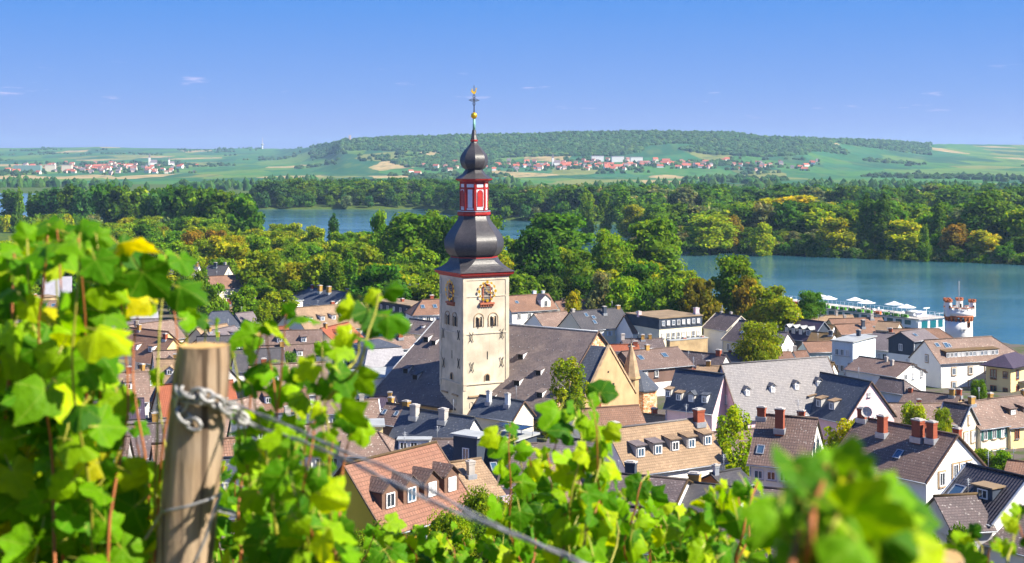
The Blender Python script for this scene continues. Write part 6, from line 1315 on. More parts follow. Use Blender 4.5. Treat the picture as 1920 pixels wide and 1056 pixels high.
# ------------------------------------------------------------------ villages beyond the river
def village_house(L, Wd, h, rh):
    m = MB(); x, y = L / 2, Wd / 2
    m.face([(-x, -y, -6), (x, -y, -6), (x, -y, h), (-x, -y, h)]); m.face([(x, y, -6), (-x, y, -6), (-x, y, h), (x, y, h)]); m.face([(-x, y, -6), (-x, -y, -6), (-x, -y, h), (-x, 0, h + rh), (-x, y, h)]); m.face([(x, -y, -6), (x, y, -6), (x, y, h), (x, 0, h + rh), (x, -y, h)])
    o = .5
    for s in (-1, 1):
        q = [(-x - o, 0, h + rh + .3), (x + o, 0, h + rh + .3), (x + o, s * (y + o), h - .3), (-x - o, s * (y + o), h - .3)]; m.face(q if s > 0 else q[::-1], None, 1)
    return m
VW = [plain('far_white', (.82, .78, .74), .9), plain('far_cream', (.74, .64, .50), .9), plain('far_pink', (.72, .52, .46), .9)]; VR = [plain('far_roof_red', (.50, .13, .07), .9), plain('far_roof_brown', (.30, .12, .08), .9), plain('far_roof_grey', (.20, .16, .17), .9)]
VM = [village_house(*d).mesh('village_house', [VW[i % 3], VR[(0, 0, 1, 0, 1, 2)[i]]]) for i, d in enumerate(((13, 9, 6, 5), (17, 10, 6, 5), (11, 9, 7, 5), (22, 11, 6, 5), (14, 10, 8, 4), (12, 9, 6, 5)))]
BL = [village_house(34, 14, 15, .6).mesh('apartment_block', [VW[0], VR[2]]), village_house(26, 14, 18, .6).mesh('apartment_block', [VW[1], VR[2]])]
VT = []
def place_far(px, py, me, label, group, rz=None, sc=1.0, name='village_house', cat='house'):
    # find where the far slope meets this bearing and height angle
    Y = 2600.0; best = None
    while Y < 7600:
        X = (px - 960) / F * Y
        if 300 + (HC - ground_z(X, Y)) / Y * F <= py: break
        Y += 25
    X = (px - 960) / F * Y
    for q in range(3): VT.append((X + trng.uniform(-22, 22), Y + trng.uniform(-14, 14), ground_z(X, Y) - 1, trng.uniform(3, 6), trng.uniform(3.5, 6.5)))
    o = bpy.data.objects.new(name, me); o.location = (X, Y, ground_z(X, Y)); o.rotation_euler = (0, 0, trng.uniform(-.6, .6) if rz is None else rz); o.scale = (sc, sc, sc); link(o); tag(o, label, cat, group)
VD = ['white red-roofed house', 'cream red-roofed house', 'pink brown-roofed house', 'long white red-roofed house', 'cream brown-roofed house', 'pink grey-roofed house']
VLM = [(780, 'left of the spire'), (900, 'beside the upper onion'), (1000, 'left of the blocks'), (1100, 'below the first block'), (1160, 'below the second block'), (1220, 'right of the blocks'), (1350, 'on the right side'), (1500, 'at the right end')]
VLL = [(0, 'at the picture edge'), (60, 'near the long hall'), (120, 'near the tall blocks'), (190, 'in the centre'), (250, 'left of the white church'), (300, 'at the white church'), (360, 'at the right end')]
for i in range(170):
    px = trng.gauss(1120, 190) if i < 125 else trng.uniform(760, 1560)
    if not 745 < px < 1575: continue
    py = table([(745, 325), (850, 314), (1000, 312), (1150, 313), (1300, 310), (1570, 312)], px) + trng.triangular(-11, 12, 0)
    vi = trng.randrange(6); place_far(px, py, VM[vi], f"{VD[vi]} in the {'upper' if py < 309 else 'middle' if py < 315 else 'lower'} ridge village, {mark(px, VLM)}", 'houses of the village below the ridge', sc=trng.uniform(.6, 1.0))
for i in range(120):
    px = trng.triangular(-30, 380, 200); py = 317 + trng.triangular(-10, 13, 0)
    vi = trng.randrange(6); place_far(px, py, VM[vi], f"{VD[vi]} in the {'upper' if py < 314 else 'middle' if py < 319 else 'lower'} far left village, {mark(px, VLL)}", 'houses of the village on the far left', sc=trng.uniform(.6, 1.0))
for (px, py, k, lb) in ((1120, 304, 0, 'first of three white apartment blocks above the village'), (1158, 305, 0, 'second of three white apartment blocks above the village'), (1193, 305, 0, 'third of three white apartment blocks above the village'), (95, 322, 1, 'tall white block in the far left village'), (126, 322, 1, 'cream block in the far left village')):
    place_far(px, py, BL[k], lb, 'apartment blocks of the far villages', .1, 1, 'apartment_block', 'building')
m = MB(); m.box((0, 0, 6), (70, 14, 26)); hb = m.mesh('factory_hall', plain('far_teal', (.20, .34, .30), .8)); place_far(52, 324, hb, 'long grey-green hall in the far left village', 'apartment blocks of the far villages', 0.05, 1, 'factory_hall', 'building')
m = village_house(20, 9, 10, 8); m.box((-12, 0, 9), (6, 6, 30)); m.ring([(4, 24), (.2, 40)], 4, (-12, 0, 0), R(45), 1); cm_ = m.mesh('village_church', [VW[0], VR[2]])
place_far(288, 311, cm_, 'white village church on the far left', None, .3, 1.1, 'village_church', 'church'); place_far(322, 311, cm_, 'second pointed church right of the white village church', None, .6, .8, 'village_church', 'church'); place_far(1044, 312, cm_, 'dark-spired church in the village below the ridge', None, .2, .9, 'village_church', 'church')
c = at(492, 279, 7500); rt = empty('transmitter_mast', (c.x, c.y, ground_z(c.x, c.y))); tag(rt, 'tall thin transmitter mast on the left horizon', 'mast')
m = MB(); m.ring([(5, -20), (3.2, 22), (3, 30)], 10); m.build('shaft', VW[0], rt); m = MB(); m.ring([(3, 19), (8, 22), (8, 27), (3, 28)], 12); m.build('platform', BRICKW, rt); m = MB(); m.ring([(1.6, 30), (.5, 62)], 6); m.build('antenna', VW[2], rt)
c = at(656, 264, 4690); rt = empty('lookout_tower', (c.x, c.y, ground_z(c.x, c.y))); tag(rt, 'small stone lookout tower at the left end of the ridge', 'tower')
m = MB(); m.box((0, 0, 6), (7, 7, 22)); m.build('shaft', VW[2], rt); m = MB(); [m.box((x, y, 18.5), (1.6, 1.6, 3)) for x in (-2.7, 2.7) for y in (-2.7, 2.7)]; tag(m.build('battlement', VW[2], rt), kind='stuff')
blob_wood('village_trees', 'garden trees scattered between the far village houses', VT, 5, (.045, .12, .02))
# ------------------------------------------------------------------ round tower on the quay
def round_tower():
    D = 322.0; c = at(1798, 600, D); zg = ground_z(c.x, c.y); rt = empty('round_tower', (c.x, c.y, zg)); tag(rt, 'white round medieval tower with orange-trimmed battlements and two turrets', 'tower')
    def z(py): return HC - (py - 300) / F * D - zg
    s = D / F
    m = MB(); m.ring([(3.2, -2), (3.05, z(620)), (3.0, z(601))], 28, smooth=True); m.build('shaft', W_WHITE, rt)
    # pointed corbel frieze
    for i in range(18):
        a = 2 * math.pi * i / 18; mm = MB(); q = []
        for (da, zz, r_) in ((-.12, z(593), 3.32), (.12, z(593), 3.32), (.10, z(597), 3.22), (0, z(602), 3.06), (-.10, z(597), 3.22)): q.append((r_ * math.cos(a + da), r_ * math.sin(a + da), zz))
        qi = [(p[0] * .85, p[1] * .85, p[2]) for p in q]; mm.face(q)
        for k in range(5): mm.face([q[k], qi[k], qi[(k + 1) % 5], q[(k + 1) % 5]])
        mm.build('corbel', TERR, rt)
    m = MB(); m.ring([(3.05, z(593.5)), (3.36, z(592.5)), (3.38, z(591)), (3.3, z(590.5))], 28, smooth=True); m.build('frieze', TERR, rt)
    m = MB(); m.ring([(3.28, z(591)), (3.28, z(580)), (2.9, z(580)), (2.9, z(588))], 28, smooth=True); m.build('parapet', W_WHITE, rt)
    for i in range(14):
        a = 2 * math.pi * (i + .5) / 14; mm = MB(); mm.box((3.08 * math.cos(a), 3.08 * math.sin(a), z(578)), (.6, .8, z(576) - z(581)), rz=a); o = mm.build('merlon', W_WHITE, rt)
        mm = MB(); mm.box((3.08 * math.cos(a), 3.08 * math.sin(a), z(576) + .07), (.72, .92, .16), rz=a); mm.build('merlon_cap', TERR, o)
    for a in (R(202), R(-25), R(70), R(135)):
        x, y = 2.95 * math.cos(a), 2.95 * math.sin(a); mm = MB(); mm.ring([(.8, z(592)), (.8, z(566))], 8, (x, y, 0)); o = mm.build('turret', W_WHITE, rt)
        mm = MB(); mm.ring([(.82, z(566)), (.95, z(565)), (.95, z(563.5)), (.75, z(563))], 8, (x, y, 0)); mm.build('turret_trim', TERR, o)
        for k in range(6):
            b = 2 * math.pi * k / 6; mm = MB(); mm.box((x + .7 * math.cos(b), y + .7 * math.sin(b), z(561.6)), (.4, .4, .34), rz=b); mm.build('turret_merlon', TERR, o)
        mm = MB(); mm.box((x + .05, y - .78, z(575)), (.4, .12, .9)); mm.build('turret_window', DARK, o)
    m = MB(); m.tube([(0, 0, z(585)), (0, 0, z(527))], .07, 6); m.build('flagpole', BRICKW, rt)
    for (px, py) in ((1809, 606), (1800, 637)):
        x = (px - 1798) * s; y = -math.sqrt(max(.1, 3.05 ** 2 - x * x)); mm = MB(); mm.box((x, y, z(py)), (.75, .3, 1.3)); o = mm.build('window_surround', TERR, rt); mm = MB(); mm.box((x, y - .1, z(py)), (.42, .2, .9)); mm.build('opening', DARK, o)
    mm = MB(); mm.tube([(-.6, -2.9, z(612)), (0.3, -3.6, z(612)), (.9, -3.2, z(616))], .06, 5); mm.box((.1, -3.3, z(614)), (1.6, .5, .12)); mm.build('stone_bracket', WHITEP, rt)
round_tower()
# ------------------------------------------------------------------ river cruise ship
def ship():
    A, B = Vector((112.5, 366.5)), Vector((72.0, 426.5)); d = (B - A).normalized(); ang = math.atan2(d.y, d.x); L = (B - A).length
    rt = empty('cruise_ship', (A.x, A.y, 0), ang); tag(rt, 'long white river cruise ship with sun parasols on its deck', 'ship')       # local x runs to the far end, y to the left of it
    bw = 5.4; m = MB()
    lo = [(.6, -bw * .8, -1), (4, -bw, -1), (L - 6, -bw, -1), (L, 0, -1), (L - 6, bw, -1), (4, bw, -1), (.6, bw * .8, -1)]; hi = [(0, -bw, 1.2), (4, -bw, 1.2), (L - 6, -bw, 1.2), (L + 2, 0, 1.6), (L - 6, bw, 1.2), (4, bw, 1.2), (0, bw, 1.2)]
    for i in range(7): m.face([lo[i], lo[(i + 1) % 7], hi[(i + 1) % 7], hi[i]])
    m.face(hi); m.build('hull', WHITEP, rt)
    m = MB(); m.box((L / 2 - 3, 0, 3.0), (L - 10, 2 * bw - .3, 3.7)); m.build('superstructure', TRIM_W, rt)
    m = MB(); m.box((L / 2 - 3, 0, 4.95), (L - 9, 2 * bw + .3, .22)); m.build('sun_deck', BRICKW, rt)
    sy = 1                                           # the side towards the town
    for side in (-1, 1):
        for zz in (2.0, 3.9):
            for i in range(int((L - 16) / 3.0)):
                mm = MB(); mm.box((5.5 + i * 3.0, side * (bw - .12), zz), (2.0, .1, 1.15)); mm.build('window', GLASST, rt)
    for (yy, ww) in ((-3.6, 1.8), (-.6, 2.4), (2.8, 2.4)):
        mm = MB(); mm.box((1.98, yy, 3.4), (.1, ww, 2.0)); mm.build('stern_window', GLASST, rt)
    m = MB()
    for side in (-1, 1):
        m.tube([(2.2, side * bw, 6.0), (L - 8, side * bw, 6.0)], .035, 4)
        for i in range(int((L - 10) / 1.6)): m.tube([(2.2 + i * 1.6, side * bw, 5.0), (2.2 + i * 1.6, side * bw, 6.0)], .03, 4)
    m.tube([(2.2, -bw, 6.0), (2.2, bw, 6.0)], .035, 4)
    for i in range(7): m.tube([(2.2, -bw + i * 1.8, 5.0), (2.2, -bw + i * 1.8, 6.0)], .03, 4)
    m.build('railing', TRIM_W, rt)
    for i in range(18):
        mm = MB(); xx = 7 + i * 3.1; mm.box((xx, bw - .7, 5.45), (2.2, .6, .8)); mm.build('deck_planter', rng.choice([plain_green, plain_green, plain_green, ORG]), rt)
    for i in range(26):
        mm = MB(); xx, yy = rng.uniform(5, L - 12), rng.uniform(-4, 4); mm.box((xx, yy, 5.35), (1.7, .6, .12)); mm.box((xx + .7, yy, 5.65), (.1, .6, .6)); mm.build('deck_chair', rng.choice([TRIM_W, W_NAVY, TRIM_W]), rt)
    for i, xx in enumerate((9, 16, 23, 30, 37, 44)):
        mm = MB(); mm.tube([(xx, 1.6 * (-1) ** i, 5.0), (xx, 1.6 * (-1) ** i, 7.7)], .06, 5); o = mm.build('parasol_pole', TRIM_G, rt)
        mm = MB(); mm.ring([(2.6, 7.35), (1.3, 7.75), (.15, 8.2)], 8, (xx, 1.6 * (-1) ** i, 0)); mm.build('parasol_canopy', AWN, o)
    mm = MB(); mm.tube([(4.5, -1, 5), (4.5, -1, 7.4)], .08, 5); mm.box((4.5, -1, 7.4), (.3, 2.4, .25)); mm.build('radar', TRIM_W, rt)
    mm = MB(); mm.box((8, -1, 5.6), (4, 4, 1.2)); mm.build('wheelhouse', TRIM_W, rt)
plain_green = plain('planter_green', (.10, .34, .02), .8)
ship()
# ------------------------------------------------------------------ vineyard in the foreground
VLEAF = None
def vine_leaf_mats():
    m, N, L, b = newmat('vine_leaf')
    oi = nd(N, 'ShaderNodeObjectInfo'); at_ = nd(N, 'ShaderNodeAttribute', attribute_name='vein'); tc = nd(N, 'ShaderNodeTexCoord')
    n1 = nd(N, 'ShaderNodeTexNoise', Scale=3.5, Detail=4.0); L.new(tc.outputs['Object'], n1.inputs['Vector'])
    c = mixc(N, L, rng_node(N, L, n1.outputs['Fac'], .3, .75, 0, .5), oi.outputs['Color'], (.05, .16, .006))
    c = mixc(N, L, rng_node(N, L, at_.outputs['Fac'], .86, .99, 0, .55), c, (.36, .46, .06))
    L.new(c, b.inputs['Base Color']); b.inputs['Roughness'].default_value = .55; b.inputs['Specular IOR Level'].default_value = .12
    bp = nd(N, 'ShaderNodeBump', Strength=.25, Distance=.03); L.new(n1.outputs['Fac'], bp.inputs['Height']); L.new(bp.outputs[0], b.inputs['Normal'])
    tr = nd(N, 'ShaderNodeBsdfTranslucent'); L.new(mixc(N, L, 1.0, c, (2.0, 1.6, .15), 'MULTIPLY'), tr.inputs['Color'])
    mx = nd(N, 'ShaderNodeMixShader'); mx.inputs[0].default_value = .44; L.new(b.outputs[0], mx.inputs[1]); L.new(tr.outputs[0], mx.inputs[2]); L.new(mx.outputs[0], N['Material Output'].inputs['Surface'])
    return m
VL = vine_leaf_mats()
CANE = plain('vine_cane', (.36, .11, .025), .6, var=.35, scale=12); CANEG = plain('green_shoot', (.32, .30, .03), .55, var=.3, scale=12)
OUT = [(0, .02, 0), (.15, -.20, 0), (.34, -.22, 1), (.43, -.03, 0), (.48, .10, 0), (.63, .33, 1), (.50, .46, 0), (.31, .53, 0), (.30, .70, 0), (.15, .83, 0), (0, .97, 1)]
def leaf_mesh(seed):
    r = random.Random(seed); pts = []
    for i, (x, y, v) in enumerate(OUT): pts.append((x, y, v))
    for (x, y, v) in OUT[-2:0:-1]: pts.append((-x, y, v))
    fold, cup, tw, sk = r.uniform(-.35, .55), r.uniform(.1, .95), r.uniform(-.5, .5), r.uniform(-.12, .12)
    def shape(x, y, v, e):
        z = -abs(x) * fold - cup * (x * x + (y - .3) ** 2) * .8 + tw * x * y + (.05 if v else -.04) * e + r.uniform(-.03, .03) * e
        return (x + sk * y, y, z)
    V, S, Fc = [shape(0, .10, 1, 0)], [1.0], []; n = len(pts)
    for e in (.52, 1.0):
        for (x, y, v) in pts:
            q = r.uniform(.91, 1.07) if e == 1 else 1; V.append(shape(x * e * q, .10 + (y - .10) * e * q, v, e)); S.append(1.0 if v else 0.0)
    S[1] = S[1 + n] = 0
    for i in range(n):
        j = (i + 1) % n; Fc.append((0, 1 + i, 1 + j)); Fc.append((1 + i, 1 + n + i, 1 + n + j, 1 + j))
    b = len(V)                     # petiole
    V += [(-.022, .08, 0), (.022, .08, 0), (.016, -.30, -.16), (-.016, -.30, -.16), (.012, -.52, -.34), (-.012, -.52, -.34)]; S += [0] * 6; Fc += [(b, b + 1, b + 2, b + 3), (b + 3, b + 2, b + 4, b + 5)]
    me = bpy.data.meshes.new('leaf'); me.from_pydata(V, [], Fc); me.materials.append(VL); me.materials.append(CANEG); me.polygons.foreach_set('use_smooth', [True] * len(Fc)); me.polygons[len(Fc) - 1].material_index = 1; me.polygons[len(Fc) - 2].material_index = 1
    a = me.attributes.new('vein', 'FLOAT', 'POINT'); a.data.foreach_set('value', S); me.update(); return me
LM = [leaf_mesh(i) for i in range(9)]
vrng = random.Random(11)
GREENS = [((.15, .35, .002), 5), ((.07, .22, .003), 4), ((.03, .12, .003), 1.6), ((.27, .47, .002), 4), ((.44, .58, .003), 2), ((.66, .60, .005), .25)]
SZ = .59
def put_leaf(parent, pos, size, out=None, facing=None):
    o = bpy.data.objects.new('leaf', vrng.choice(LM)); o.location = pos
    nrm = Vector((vrng.gauss(.25, .55), vrng.gauss(-.75, .5), vrng.gauss(.45, .5))).normalized()
    if facing: nrm = (nrm + facing).normalized()
    hang = Vector((vrng.gauss(0, .6), vrng.gauss(0, .4), -1 + vrng.gauss(0, .45)))
    if out is not None: hang += out * .8
    yv = (hang - nrm * hang.dot(nrm)); yv = yv.normalized() if yv.length > 1e-4 else nrm.orthogonal().normalized()
    xv = yv.cross(nrm); Mx = Matrix((xv, yv, nrm)).transposed(); o.rotation_euler = Mx.to_euler(); o.scale = (size, size, size)
    col = vrng.choices([g[0] for g in GREENS], [g[1] for g in GREENS])[0]; k = vrng.uniform(.8, 1.2); o.color = (col[0] * k, col[1] * k, col[2], 1); link(o, parent); return o
def vine(label, shoots, D0, trunk_px, size=.115, spacing=.052, keep=1.0, clear=()):
    """one grapevine: trunk, canes that climb to the given tops, a leaf at every node"""
    gx = (trunk_px - 960) / F * D0; gz = ground_z(gx, D0); rt = empty('grapevine', (gx, D0, gz)); tag(rt, label, 'grapevine', 'grapevines of the front row')
    base = Vector((gx, D0, gz)); head = base + Vector((.02, 0, .55)); m = MB()
    m.tube([(0, 0, -.2), (.03, .02, .15), (-.02, 0, .38), tuple(head - base)], [.035, .03, .026, .03], 7); m.build('trunk', BARK, rt)
    nl = 0
    for sh in shoots:
        (px, top, d) = sh[:3]; lean = sh[3] if len(sh) > 3 else vrng.uniform(-12, 12); bot = sh[4] if len(sh) > 4 else 1110
        P = []; n = 9
        for i in range(n + 1):
            t = i / n; py = lerp(bot, top, t); x = px - lean * (1 - t) * 2 + math.sin(t * 5 + px) * 14 + math.sin(t * 11 + px * 3) * 5; dd = d + math.sin(t * 4 + px * .7) * .08
            P.append(at(x, py, dd) - base)
        if bot > 1056:
            P = [head - base + (P[0] - (head - base)) * .0, head - base + (P[0] - (head - base)) * .55 + Vector((0, 0, -.03))] + P
        mm = MB(); nP = len(P); mm.tube([tuple(p) for p in P], [lerp(.0042, .0016, i / (nP - 1)) for i in range(nP)], 5); mm.build('cane', CANE if vrng.random() < .55 else CANEG, rt)
        # leaves
        st = 2 if bot > 1056 else 0; acc = 0; side = 1
        for a, b in zip(P[st:], P[st + 1:]):
            seg = (b - a).length; u = 0
            while acc + (seg - u) >= spacing:
                u += spacing - acc; acc = 0; p = a.lerp(b, u / seg); side = -side
                if vrng.random() > keep: continue
                out = Vector((side * vrng.uniform(.3, 1), vrng.gauss(0, .6), vrng.uniform(-.1, .5))).normalized(); s = size * SZ * vrng.uniform(.65, 1.25); q = p + out * s * .5
                w = q + base; ppx, ppy = w.x / w.y * F + 960, 300 + (HC - w.z) / w.y * F
                g = s * 700 / w.y
                if any(c[0] - g < ppx < c[2] + g and c[1] - g * 1.3 < ppy < c[3] for c in clear): continue
                put_leaf(rt, q, s, out); nl += 1
            acc += seg - u
        tip = P[-1]; put_leaf(rt, tip, size * SZ * .6, Vector((0, 0, 1)))
    print('VINE', label[:30], nl)
def fan(pxs, tops, d0, d1, extra=0):
    out = []
    for i, px in enumerate(pxs): out.append((px, table(tops, px) + 14 + vrng.uniform(0, 40 if i % 2 else 10), vrng.uniform(d0, d1)))
    return out
TOPS = [(-40, 470), (0, 470), (40, 440), (90, 412), (150, 418), (205, 430), (235, 470), (265, 520), (290, 480), (320, 545), (345, 640)]
POSTC = (318, 640, 448, 1056)
GAP = [(70, 505, 150, 585), (225, 585, 300, 625), (238, 630, 330, 760), (228, 770, 316, 870)]
vine('grapevine filling the left edge with large leaves', fan([-30 + 17 * i for i in range(9)], TOPS, 2.6, 3.1), 2.9, 40, .122, .034, .95, GAP + [POSTC])
vine('grapevine with the highest leafy tips, left of the wooden post', fan([112 + 17 * i for i in range(8)], TOPS, 2.5, 3.0), 2.85, 180, .122, .034, .95, GAP + [POSTC])
vine('grapevine right behind the wooden post, curling over its top', [(265, 520, 2.9), (292, 478, 2.85), (318, 560, 3.0), (350, 590, 3.1, 10), (385, 600, 3.1, 20), (300, 700, 3.2), (240, 760, 3.2), (270, 800, 3.3)], 3.2, 290, .118, .040, .85, GAP + [(318, 640, 448, 1056)])
vine('grapevine rising to the right of the post with loose sprays', [(452, 660, 2.95), (474, 625, 3.0), (515, 612, 3.05), (530, 590, 3.05, 6), (490, 720, 2.8), (465, 790, 2.8), (545, 690, 3.1), (515, 830, 2.75), (545, 850, 2.75), (450, 860, 3.4), (480, 900, 3.4)], 3.0, 500, .10, .042, .82, [(318, 640, 440, 1056)])
vine('grapevine with a bent shoot reaching toward the clock tower', [(622, 765, 2.7), (644, 770, 2.7), (592, 720, 2.9), (586, 790, 2.6), (560, 830, 2.6), (612, 830, 2.7), (628, 870, 2.8), (575, 890, 2.6), (590, 940, 2.8), (610, 960, 2.8), (608, 650, 2.85, 10), (722, 552, 2.75, 48, 750), (690, 590, 2.8, 38, 750)], 2.8, 640, .096, .042, .86, [(632, 835, 900, 985), (690, 640, 800, 760)])
vine('low grapevine in the gap below the yellow house', fan([700, 722, 745, 765, 790, 815, 840, 870, 900], [(690, 975), (740, 985), (790, 985), (830, 980), (870, 1005), (940, 1020)], 4.0, 5.0), 4.6, 780, .11, .046, .9, [(632, 840, 760, 975)])
vine('grapevine in the middle with a tall leafy column', [(1072, 760, 3.6), (1092, 752, 3.6), (1110, 750, 3.5), (1124, 772, 3.6), (1056, 820, 3.7), (1036, 850, 3.8), (1005, 830, 4.2, 12), (980, 815, 4.3, -6), (945, 796, 4.2, -22), (1084, 840, 3.5), (1110, 860, 3.5), (1130, 850, 3.7), (1046, 890, 3.8), (1070, 910, 3.6), (1100, 915, 3.6)], 3.8, 1080, .112, .05, .9)
vine('grapevine right of the middle with low clumps of leaves', fan([1160 + 18 * i for i in range(8)], [(1150, 905), (1185, 885), (1215, 880), (1240, 930), (1262, 950), (1300, 925)], 3.9, 4.6), 4.2, 1220, .11, .05, .95)
vine('grapevine with dark shaded leaves before the small orange gable', fan([1302 + 17 * i for i in range(7)], [(1300, 945), (1345, 905), (1375, 895), (1400, 890), (1430, 885)], 3.2, 3.9), 3.6, 1360, .105, .052, .9)
vine('strongly blurred grapevine close to the camera, lower right', [(1480, 878, 1.12, 3), (1505, 870, 1.1, 3), (1530, 872, 1.1, 3), (1560, 868, 1.1, 2), (1580, 885, 1.12, 2), (1490, 940, 1.15, 2), (1520, 950, 1.1, 2), (1555, 960, 1.1, 2)], 1.15, 1520, .084, .044, .8, [(1380, 700, 1435, 1056)])
vine('blurred grapevine tip close to the camera, right of the lower right clump', [(1630, 890, 1.15, 2), (1648, 925, 1.2, 2), (1620, 940, 1.2, 2), (1668, 960, 1.2, 2), (1690, 1000, 1.2, 4), (1645, 985, 1.2, 2), (1600, 960, 1.15, 2)], 1.2, 1640, .08, .046, .72, [(1760, 700, 1920, 1056)])
vine('small vine shoot with a few leaves in the bottom right corner', [(1900, 965, 2.8, -4), (1915, 985, 2.8), (1850, 1015, 3.0), (1820, 1000, 3.0), (1800, 1020, 3.0)], 2.9, 1890, .09, .055, .7)
# second row lower down the slope closes the gaps between the canes
for i, (a, b, tp, d, lb) in enumerate(((-40, 210, 860, 4.4, 'second-row grapevine behind the left edge vine'), (190, 470, 900, 4.6, 'second-row grapevine behind the wooden post'), (450, 640, 930, 4.6, 'second-row grapevine behind the bent shoot'), (690, 960, 1020, 6.0, 'second-row grapevine low at bottom centre'), (940, 1240, 1000, 6.0, 'second-row grapevine behind the middle column'), (1230, 1560, 1005, 5.6, 'second-row grapevine low behind the dark shaded leaves'), (1540, 1740, 1015, 5.2, 'second-row grapevine behind the blurred vines'))):
    n = 13; vine(lb, [(lerp(a, b, (k + .5) / n), tp + vrng.uniform(-35, 40), d + vrng.uniform(-.4, .4)) for k in range(n)], d, (a + b) / 2, .115, .05, .95, [(225, 770, 316, 870), (632, 840, 900, 985)])

# ------------------------------------------------------------------ posts and wires
def wood_mat():
    m, N, L, b = newmat('weathered_wood'); tc = nd(N, 'ShaderNodeTexCoord'); mp = nd(N, 'ShaderNodeMapping'); mp.inputs['Scale'].default_value = (30, 30, 2.2); L.new(tc.outputs['Object'], mp.inputs[0])
    n1 = nd(N, 'ShaderNodeTexNoise', Scale=1.0, Detail=7.0, Roughness=.6); L.new(mp.outputs[0], n1.inputs['Vector']); n2 = nd(N, 'ShaderNodeTexNoise', Scale=9.0, Detail=3.0); L.new(tc.outputs['Object'], n2.inputs['Vector'])
    mp2 = nd(N, 'ShaderNodeMapping'); mp2.inputs['Scale'].default_value = (55, 55, 1.1); L.new(tc.outputs['Object'], mp2.inputs[0]); n3 = nd(N, 'ShaderNodeTexNoise', Scale=1.0, Detail=2.0); L.new(mp2.outputs[0], n3.inputs['Vector'])
    c = mixc(N, L, rng_node(N, L, n1.outputs['Fac'], .3, .7), (.17, .10, .055), (.50, .36, .22)); c = mixc(N, L, rng_node(N, L, n2.outputs['Fac'], .45, .75, 0, .5), c, (.36, .29, .22)); c = mixc(N, L, rng_node(N, L, n3.outputs['Fac'], .57, .63, 0, .85), c, (.06, .035, .02))
    L.new(c, b.inputs['Base Color']); b.inputs['Roughness'].default_value = .9; bp = nd(N, 'ShaderNodeBump', Strength=.8, Distance=.01); L.new(n1.outputs['Fac'], bp.inputs['Height']); L.new(bp.outputs[0], b.inputs['Normal']); return m
WOODP = wood_mat(); WIRE = plain('galvanised_wire', (.36, .35, .34), .5, .45, .3, 60); GRAIN = plain('cut_wood_end', (.55, .34, .12), .85, var=.3, scale=40)
def post(label, topc, botc, r0, r1, seed):
    r = random.Random(seed); zg = ground_z(botc.x, botc.y); k = (botc - topc); base = topc + k * ((topc.z - zg) / (topc.z - botc.z)); rt = empty('vineyard_post', base); tag(rt, label, 'post', 'wooden vineyard posts')
    m = MB(); n = 26; rows = []; prof = [(0, r1 * 1.05, 0), (.3, lerp(r1, r0, .3), 0), (.6, lerp(r1, r0, .6), 0), (.85, lerp(r1, r0, .85), 0), (.965, r0, 0), (.985, r0 * .98, 0), (1.0, r0 * .90, 0)]
    off = [1 + r.uniform(-.035, .035) for _ in range(n)]; gro = {r.randrange(n) for _ in range(5)}
    for (t, rad, _) in prof:
        c = base.lerp(topc, t) - base; rows.append([(c.x + rad * off[i] * (.94 if i in gro else 1) * math.cos(6.2832 * i / n), c.y + rad * off[i] * (.94 if i in gro else 1) * math.sin(6.2832 * i / n), c.z + (r.uniform(-.002, .002) if t > .9 else 0)) for i in range(n)])
    for a, b in zip(rows, rows[1:]):
        for i in range(n): m.face([a[i], a[(i + 1) % n], b[(i + 1) % n], b[i]], None, 0, True)
    m.build('shaft', WOODP, rt); m = MB(); m.face([(p[0], p[1], p[2] + .0005) for p in rows[-1]]); m.build('cut_top', GRAIN, rt); return rt
PD = 2.72
post('weathered round wooden post wrapped with chain and wire, left of centre', at(383, 648, PD), at(345, 1056, PD), .0545, .062, 3)
post('blurred top of a wooden post at the bottom right edge', at(1752, 1043, 2.0), at(1752, 1100, 2.0), .046, .05, 5)
def wire(label, pts, rad, name='wire', cat='wire', twist=None, group='trellis wires'):
    P = [at(*p) for p in pts]; Q = []
    for a, b in zip(P, P[1:]):
        n = max(2, int((b - a).length / .02)) if twist else 4
        Q += [a.lerp(b, i / n) for i in range(n)]
    Q.append(P[-1]); base = Q[0].copy(); rt = empty(name, base); tag(rt, label, cat, group)
    if twist:
        for ph in (0, math.pi):
            m = MB(); S = []; acc = 0
            for i, q in enumerate(Q):
                if i: acc += (Q[i] - Q[i - 1]).length
                an = acc / twist * 6.2832 + ph; S.append(q - base + Vector((math.cos(an) * rad * .3, math.cos(an) * rad, math.sin(an) * rad * 1.5)))
            m.tube(S, rad, 6); m.build('strand', WIRE, rt)
    else:
        m = MB(); m.tube([q - base for q in Q], rad, 6); m.build('strand', WIRE, rt)
wire('twisted galvanised anchor wire running from the post down to the right', [(395, 752, PD - .06), (440, 775, PD - .03), (480, 800, 2.72), (560, 825, 2.6), (650, 862, 2.45), (740, 908, 2.35), (840, 955, 2.3), (960, 1000, 2.25), (1130, 1070, 2.2)], .0019, twist=.16)
wire('second twisted wire just above the anchor wire', [(400, 742, PD - .06), (450, 762, 2.7), (540, 798, 2.6), (640, 845, 2.45), (720, 875, 2.4), (800, 915, 2.35), (880, 960, 2.3), (1010, 1022, 2.25), (1100, 1062, 2.2)], .0017, twist=.22)
wire('thin trellis wire behind the leaves left of the post, upper', [(-20, 826, 3.2), (125, 872, 3.2), (300, 918, 3.2), (420, 955, 3.2), (480, 972, 3.2)], .0032)
wire('thin trellis wire behind the leaves left of the post, middle', [(215, 900, 3.25), (310, 930, 3.25), (420, 962, 3.25), (520, 990, 3.25)], .0028)
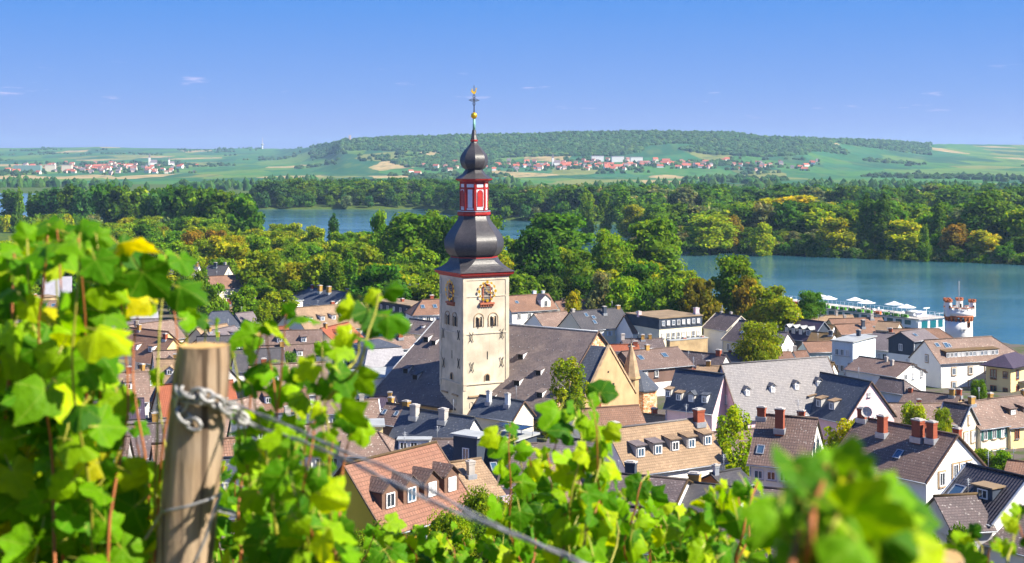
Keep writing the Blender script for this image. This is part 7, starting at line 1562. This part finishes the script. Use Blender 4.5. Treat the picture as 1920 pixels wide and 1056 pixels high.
wire('thin trellis wire low behind the post', [(-20, 990, 3.2), (60, 1004, 3.2), (265, 955, 3.25), (300, 965, 3.25)], .0026)
wire('loose wire looped round the post below the chain', [(256, 1035, 2.75), (280, 1000, 2.72), (302, 962, 2.68), (312, 958, 2.648), (350, 950, 2.635), (395, 936, 2.648), (414, 925, 2.69), (404, 950, 2.655), (385, 1010, 2.645), (362, 1060, 2.64)], .0032)
def chain():
    c = at(383, 745, PD); rt = empty('chain', c); tag(rt, 'galvanised chain wrapped round the top of the weathered post', 'chain')
    path = [(338, 722, -.035), (345, 742, -.055), (338, 768, -.05), (352, 790, -.06), (372, 800, -.063), None, (345, 728, -.05), (362, 742, -.062), (380, 738, -.065), (398, 748, -.063), (414, 760, -.055), (430, 770, -.035), (446, 780, -.02), (462, 788, -.01)]
    seg = []
    for a, b in zip(path, path[1:]):
        if a and b: seg.append((at(a[0], a[1], PD + a[2]), at(b[0], b[1], PD + b[2])))
    for i, (a, b) in enumerate(seg):
        d = (b - a); L = d.length * .68; mid = (a + b) / 2 - c; d.normalize(); s = d.cross(Vector((0, -1, 0)) if i % 2 else Vector((.3, -.7, .6))).normalized(); P = []
        for k in range(17):
            t = 6.2832 * k / 16; P.append(mid + d * math.cos(t) * L + s * math.sin(t) * .011)
        m = MB(); m.tube(P, .0044, 6); m.build('link', WIRE, rt)
    m = MB(); P = [at(330 + 0, 715, PD) - c]
    for k in range(20):
        t = R(-170) + R(175) * k / 19; P.append(at(383, 740 + k * .8, PD) - c + Vector((math.cos(t + R(-0)) * .060, math.sin(t) * .060, 0)))
    m.tube(P[1:], .0034, 6); m.build('wrap', WIRE, rt)
chain()
# ------------------------------------------------------------------ air
m = MB(); x, y0, y1, z0, z1 = 9500, -80, 13500, -6, 250
P = [(-x, y0, z0), (x, y0, z0), (x, y1, z0), (-x, y1, z0), (-x, y0, z1), (x, y0, z1), (x, y1, z1), (-x, y1, z1)]
for q in ((0, 1, 5, 4), (1, 2, 6, 5), (2, 3, 7, 6), (3, 0, 4, 7), (4, 5, 6, 7), (3, 2, 1, 0)): m.face([P[i] for i in q])
hm = bpy.data.materials.new('haze'); hm.use_nodes = True; hn = hm.node_tree.nodes; hn.remove(hn['Principled BSDF'])
pv = hn.new('ShaderNodeVolumePrincipled'); pv.inputs['Density'].default_value = 7e-5; pv.inputs['Color'].default_value = (.5, .75, 1.0, 1); pv.inputs['Anisotropy'].default_value = .1
hm.node_tree.links.new(pv.outputs[0], hn['Material Output'].inputs['Volume'])
tag(m.build('haze', hm), 'thin blue summer haze', kind='stuff')

# ------------------------------------------------------------------ labels that would be shared: tell neighbours apart by their order in view
ORD = ['leftmost', 'second from left', 'third from left', 'fourth from left', 'fifth from left', 'sixth from left', 'seventh from left', 'eighth from left', 'ninth from left']
same = {}
for o in COL.objects:
    if o.parent is None and o.get('label') and not o.get('kind'): same.setdefault(o['label'], []).append(o)
for lb, os_ in same.items():
    if len(os_) < 2 or len(os_) > len(ORD): continue
    os_.sort(key=lambda o: o.location.x / max(o.location.y, 1))
    for i, o in enumerate(os_):
        w_ = 'rightmost' if i == len(os_) - 1 else ORD[i]
        if len((w_ + ' ' + lb).replace('-', ' ').split()) > 16: w_ = w_.split()[0]
        if len((w_ + ' ' + lb).replace('-', ' ').split()) <= 16: o['label'] = w_ + ' ' + lb
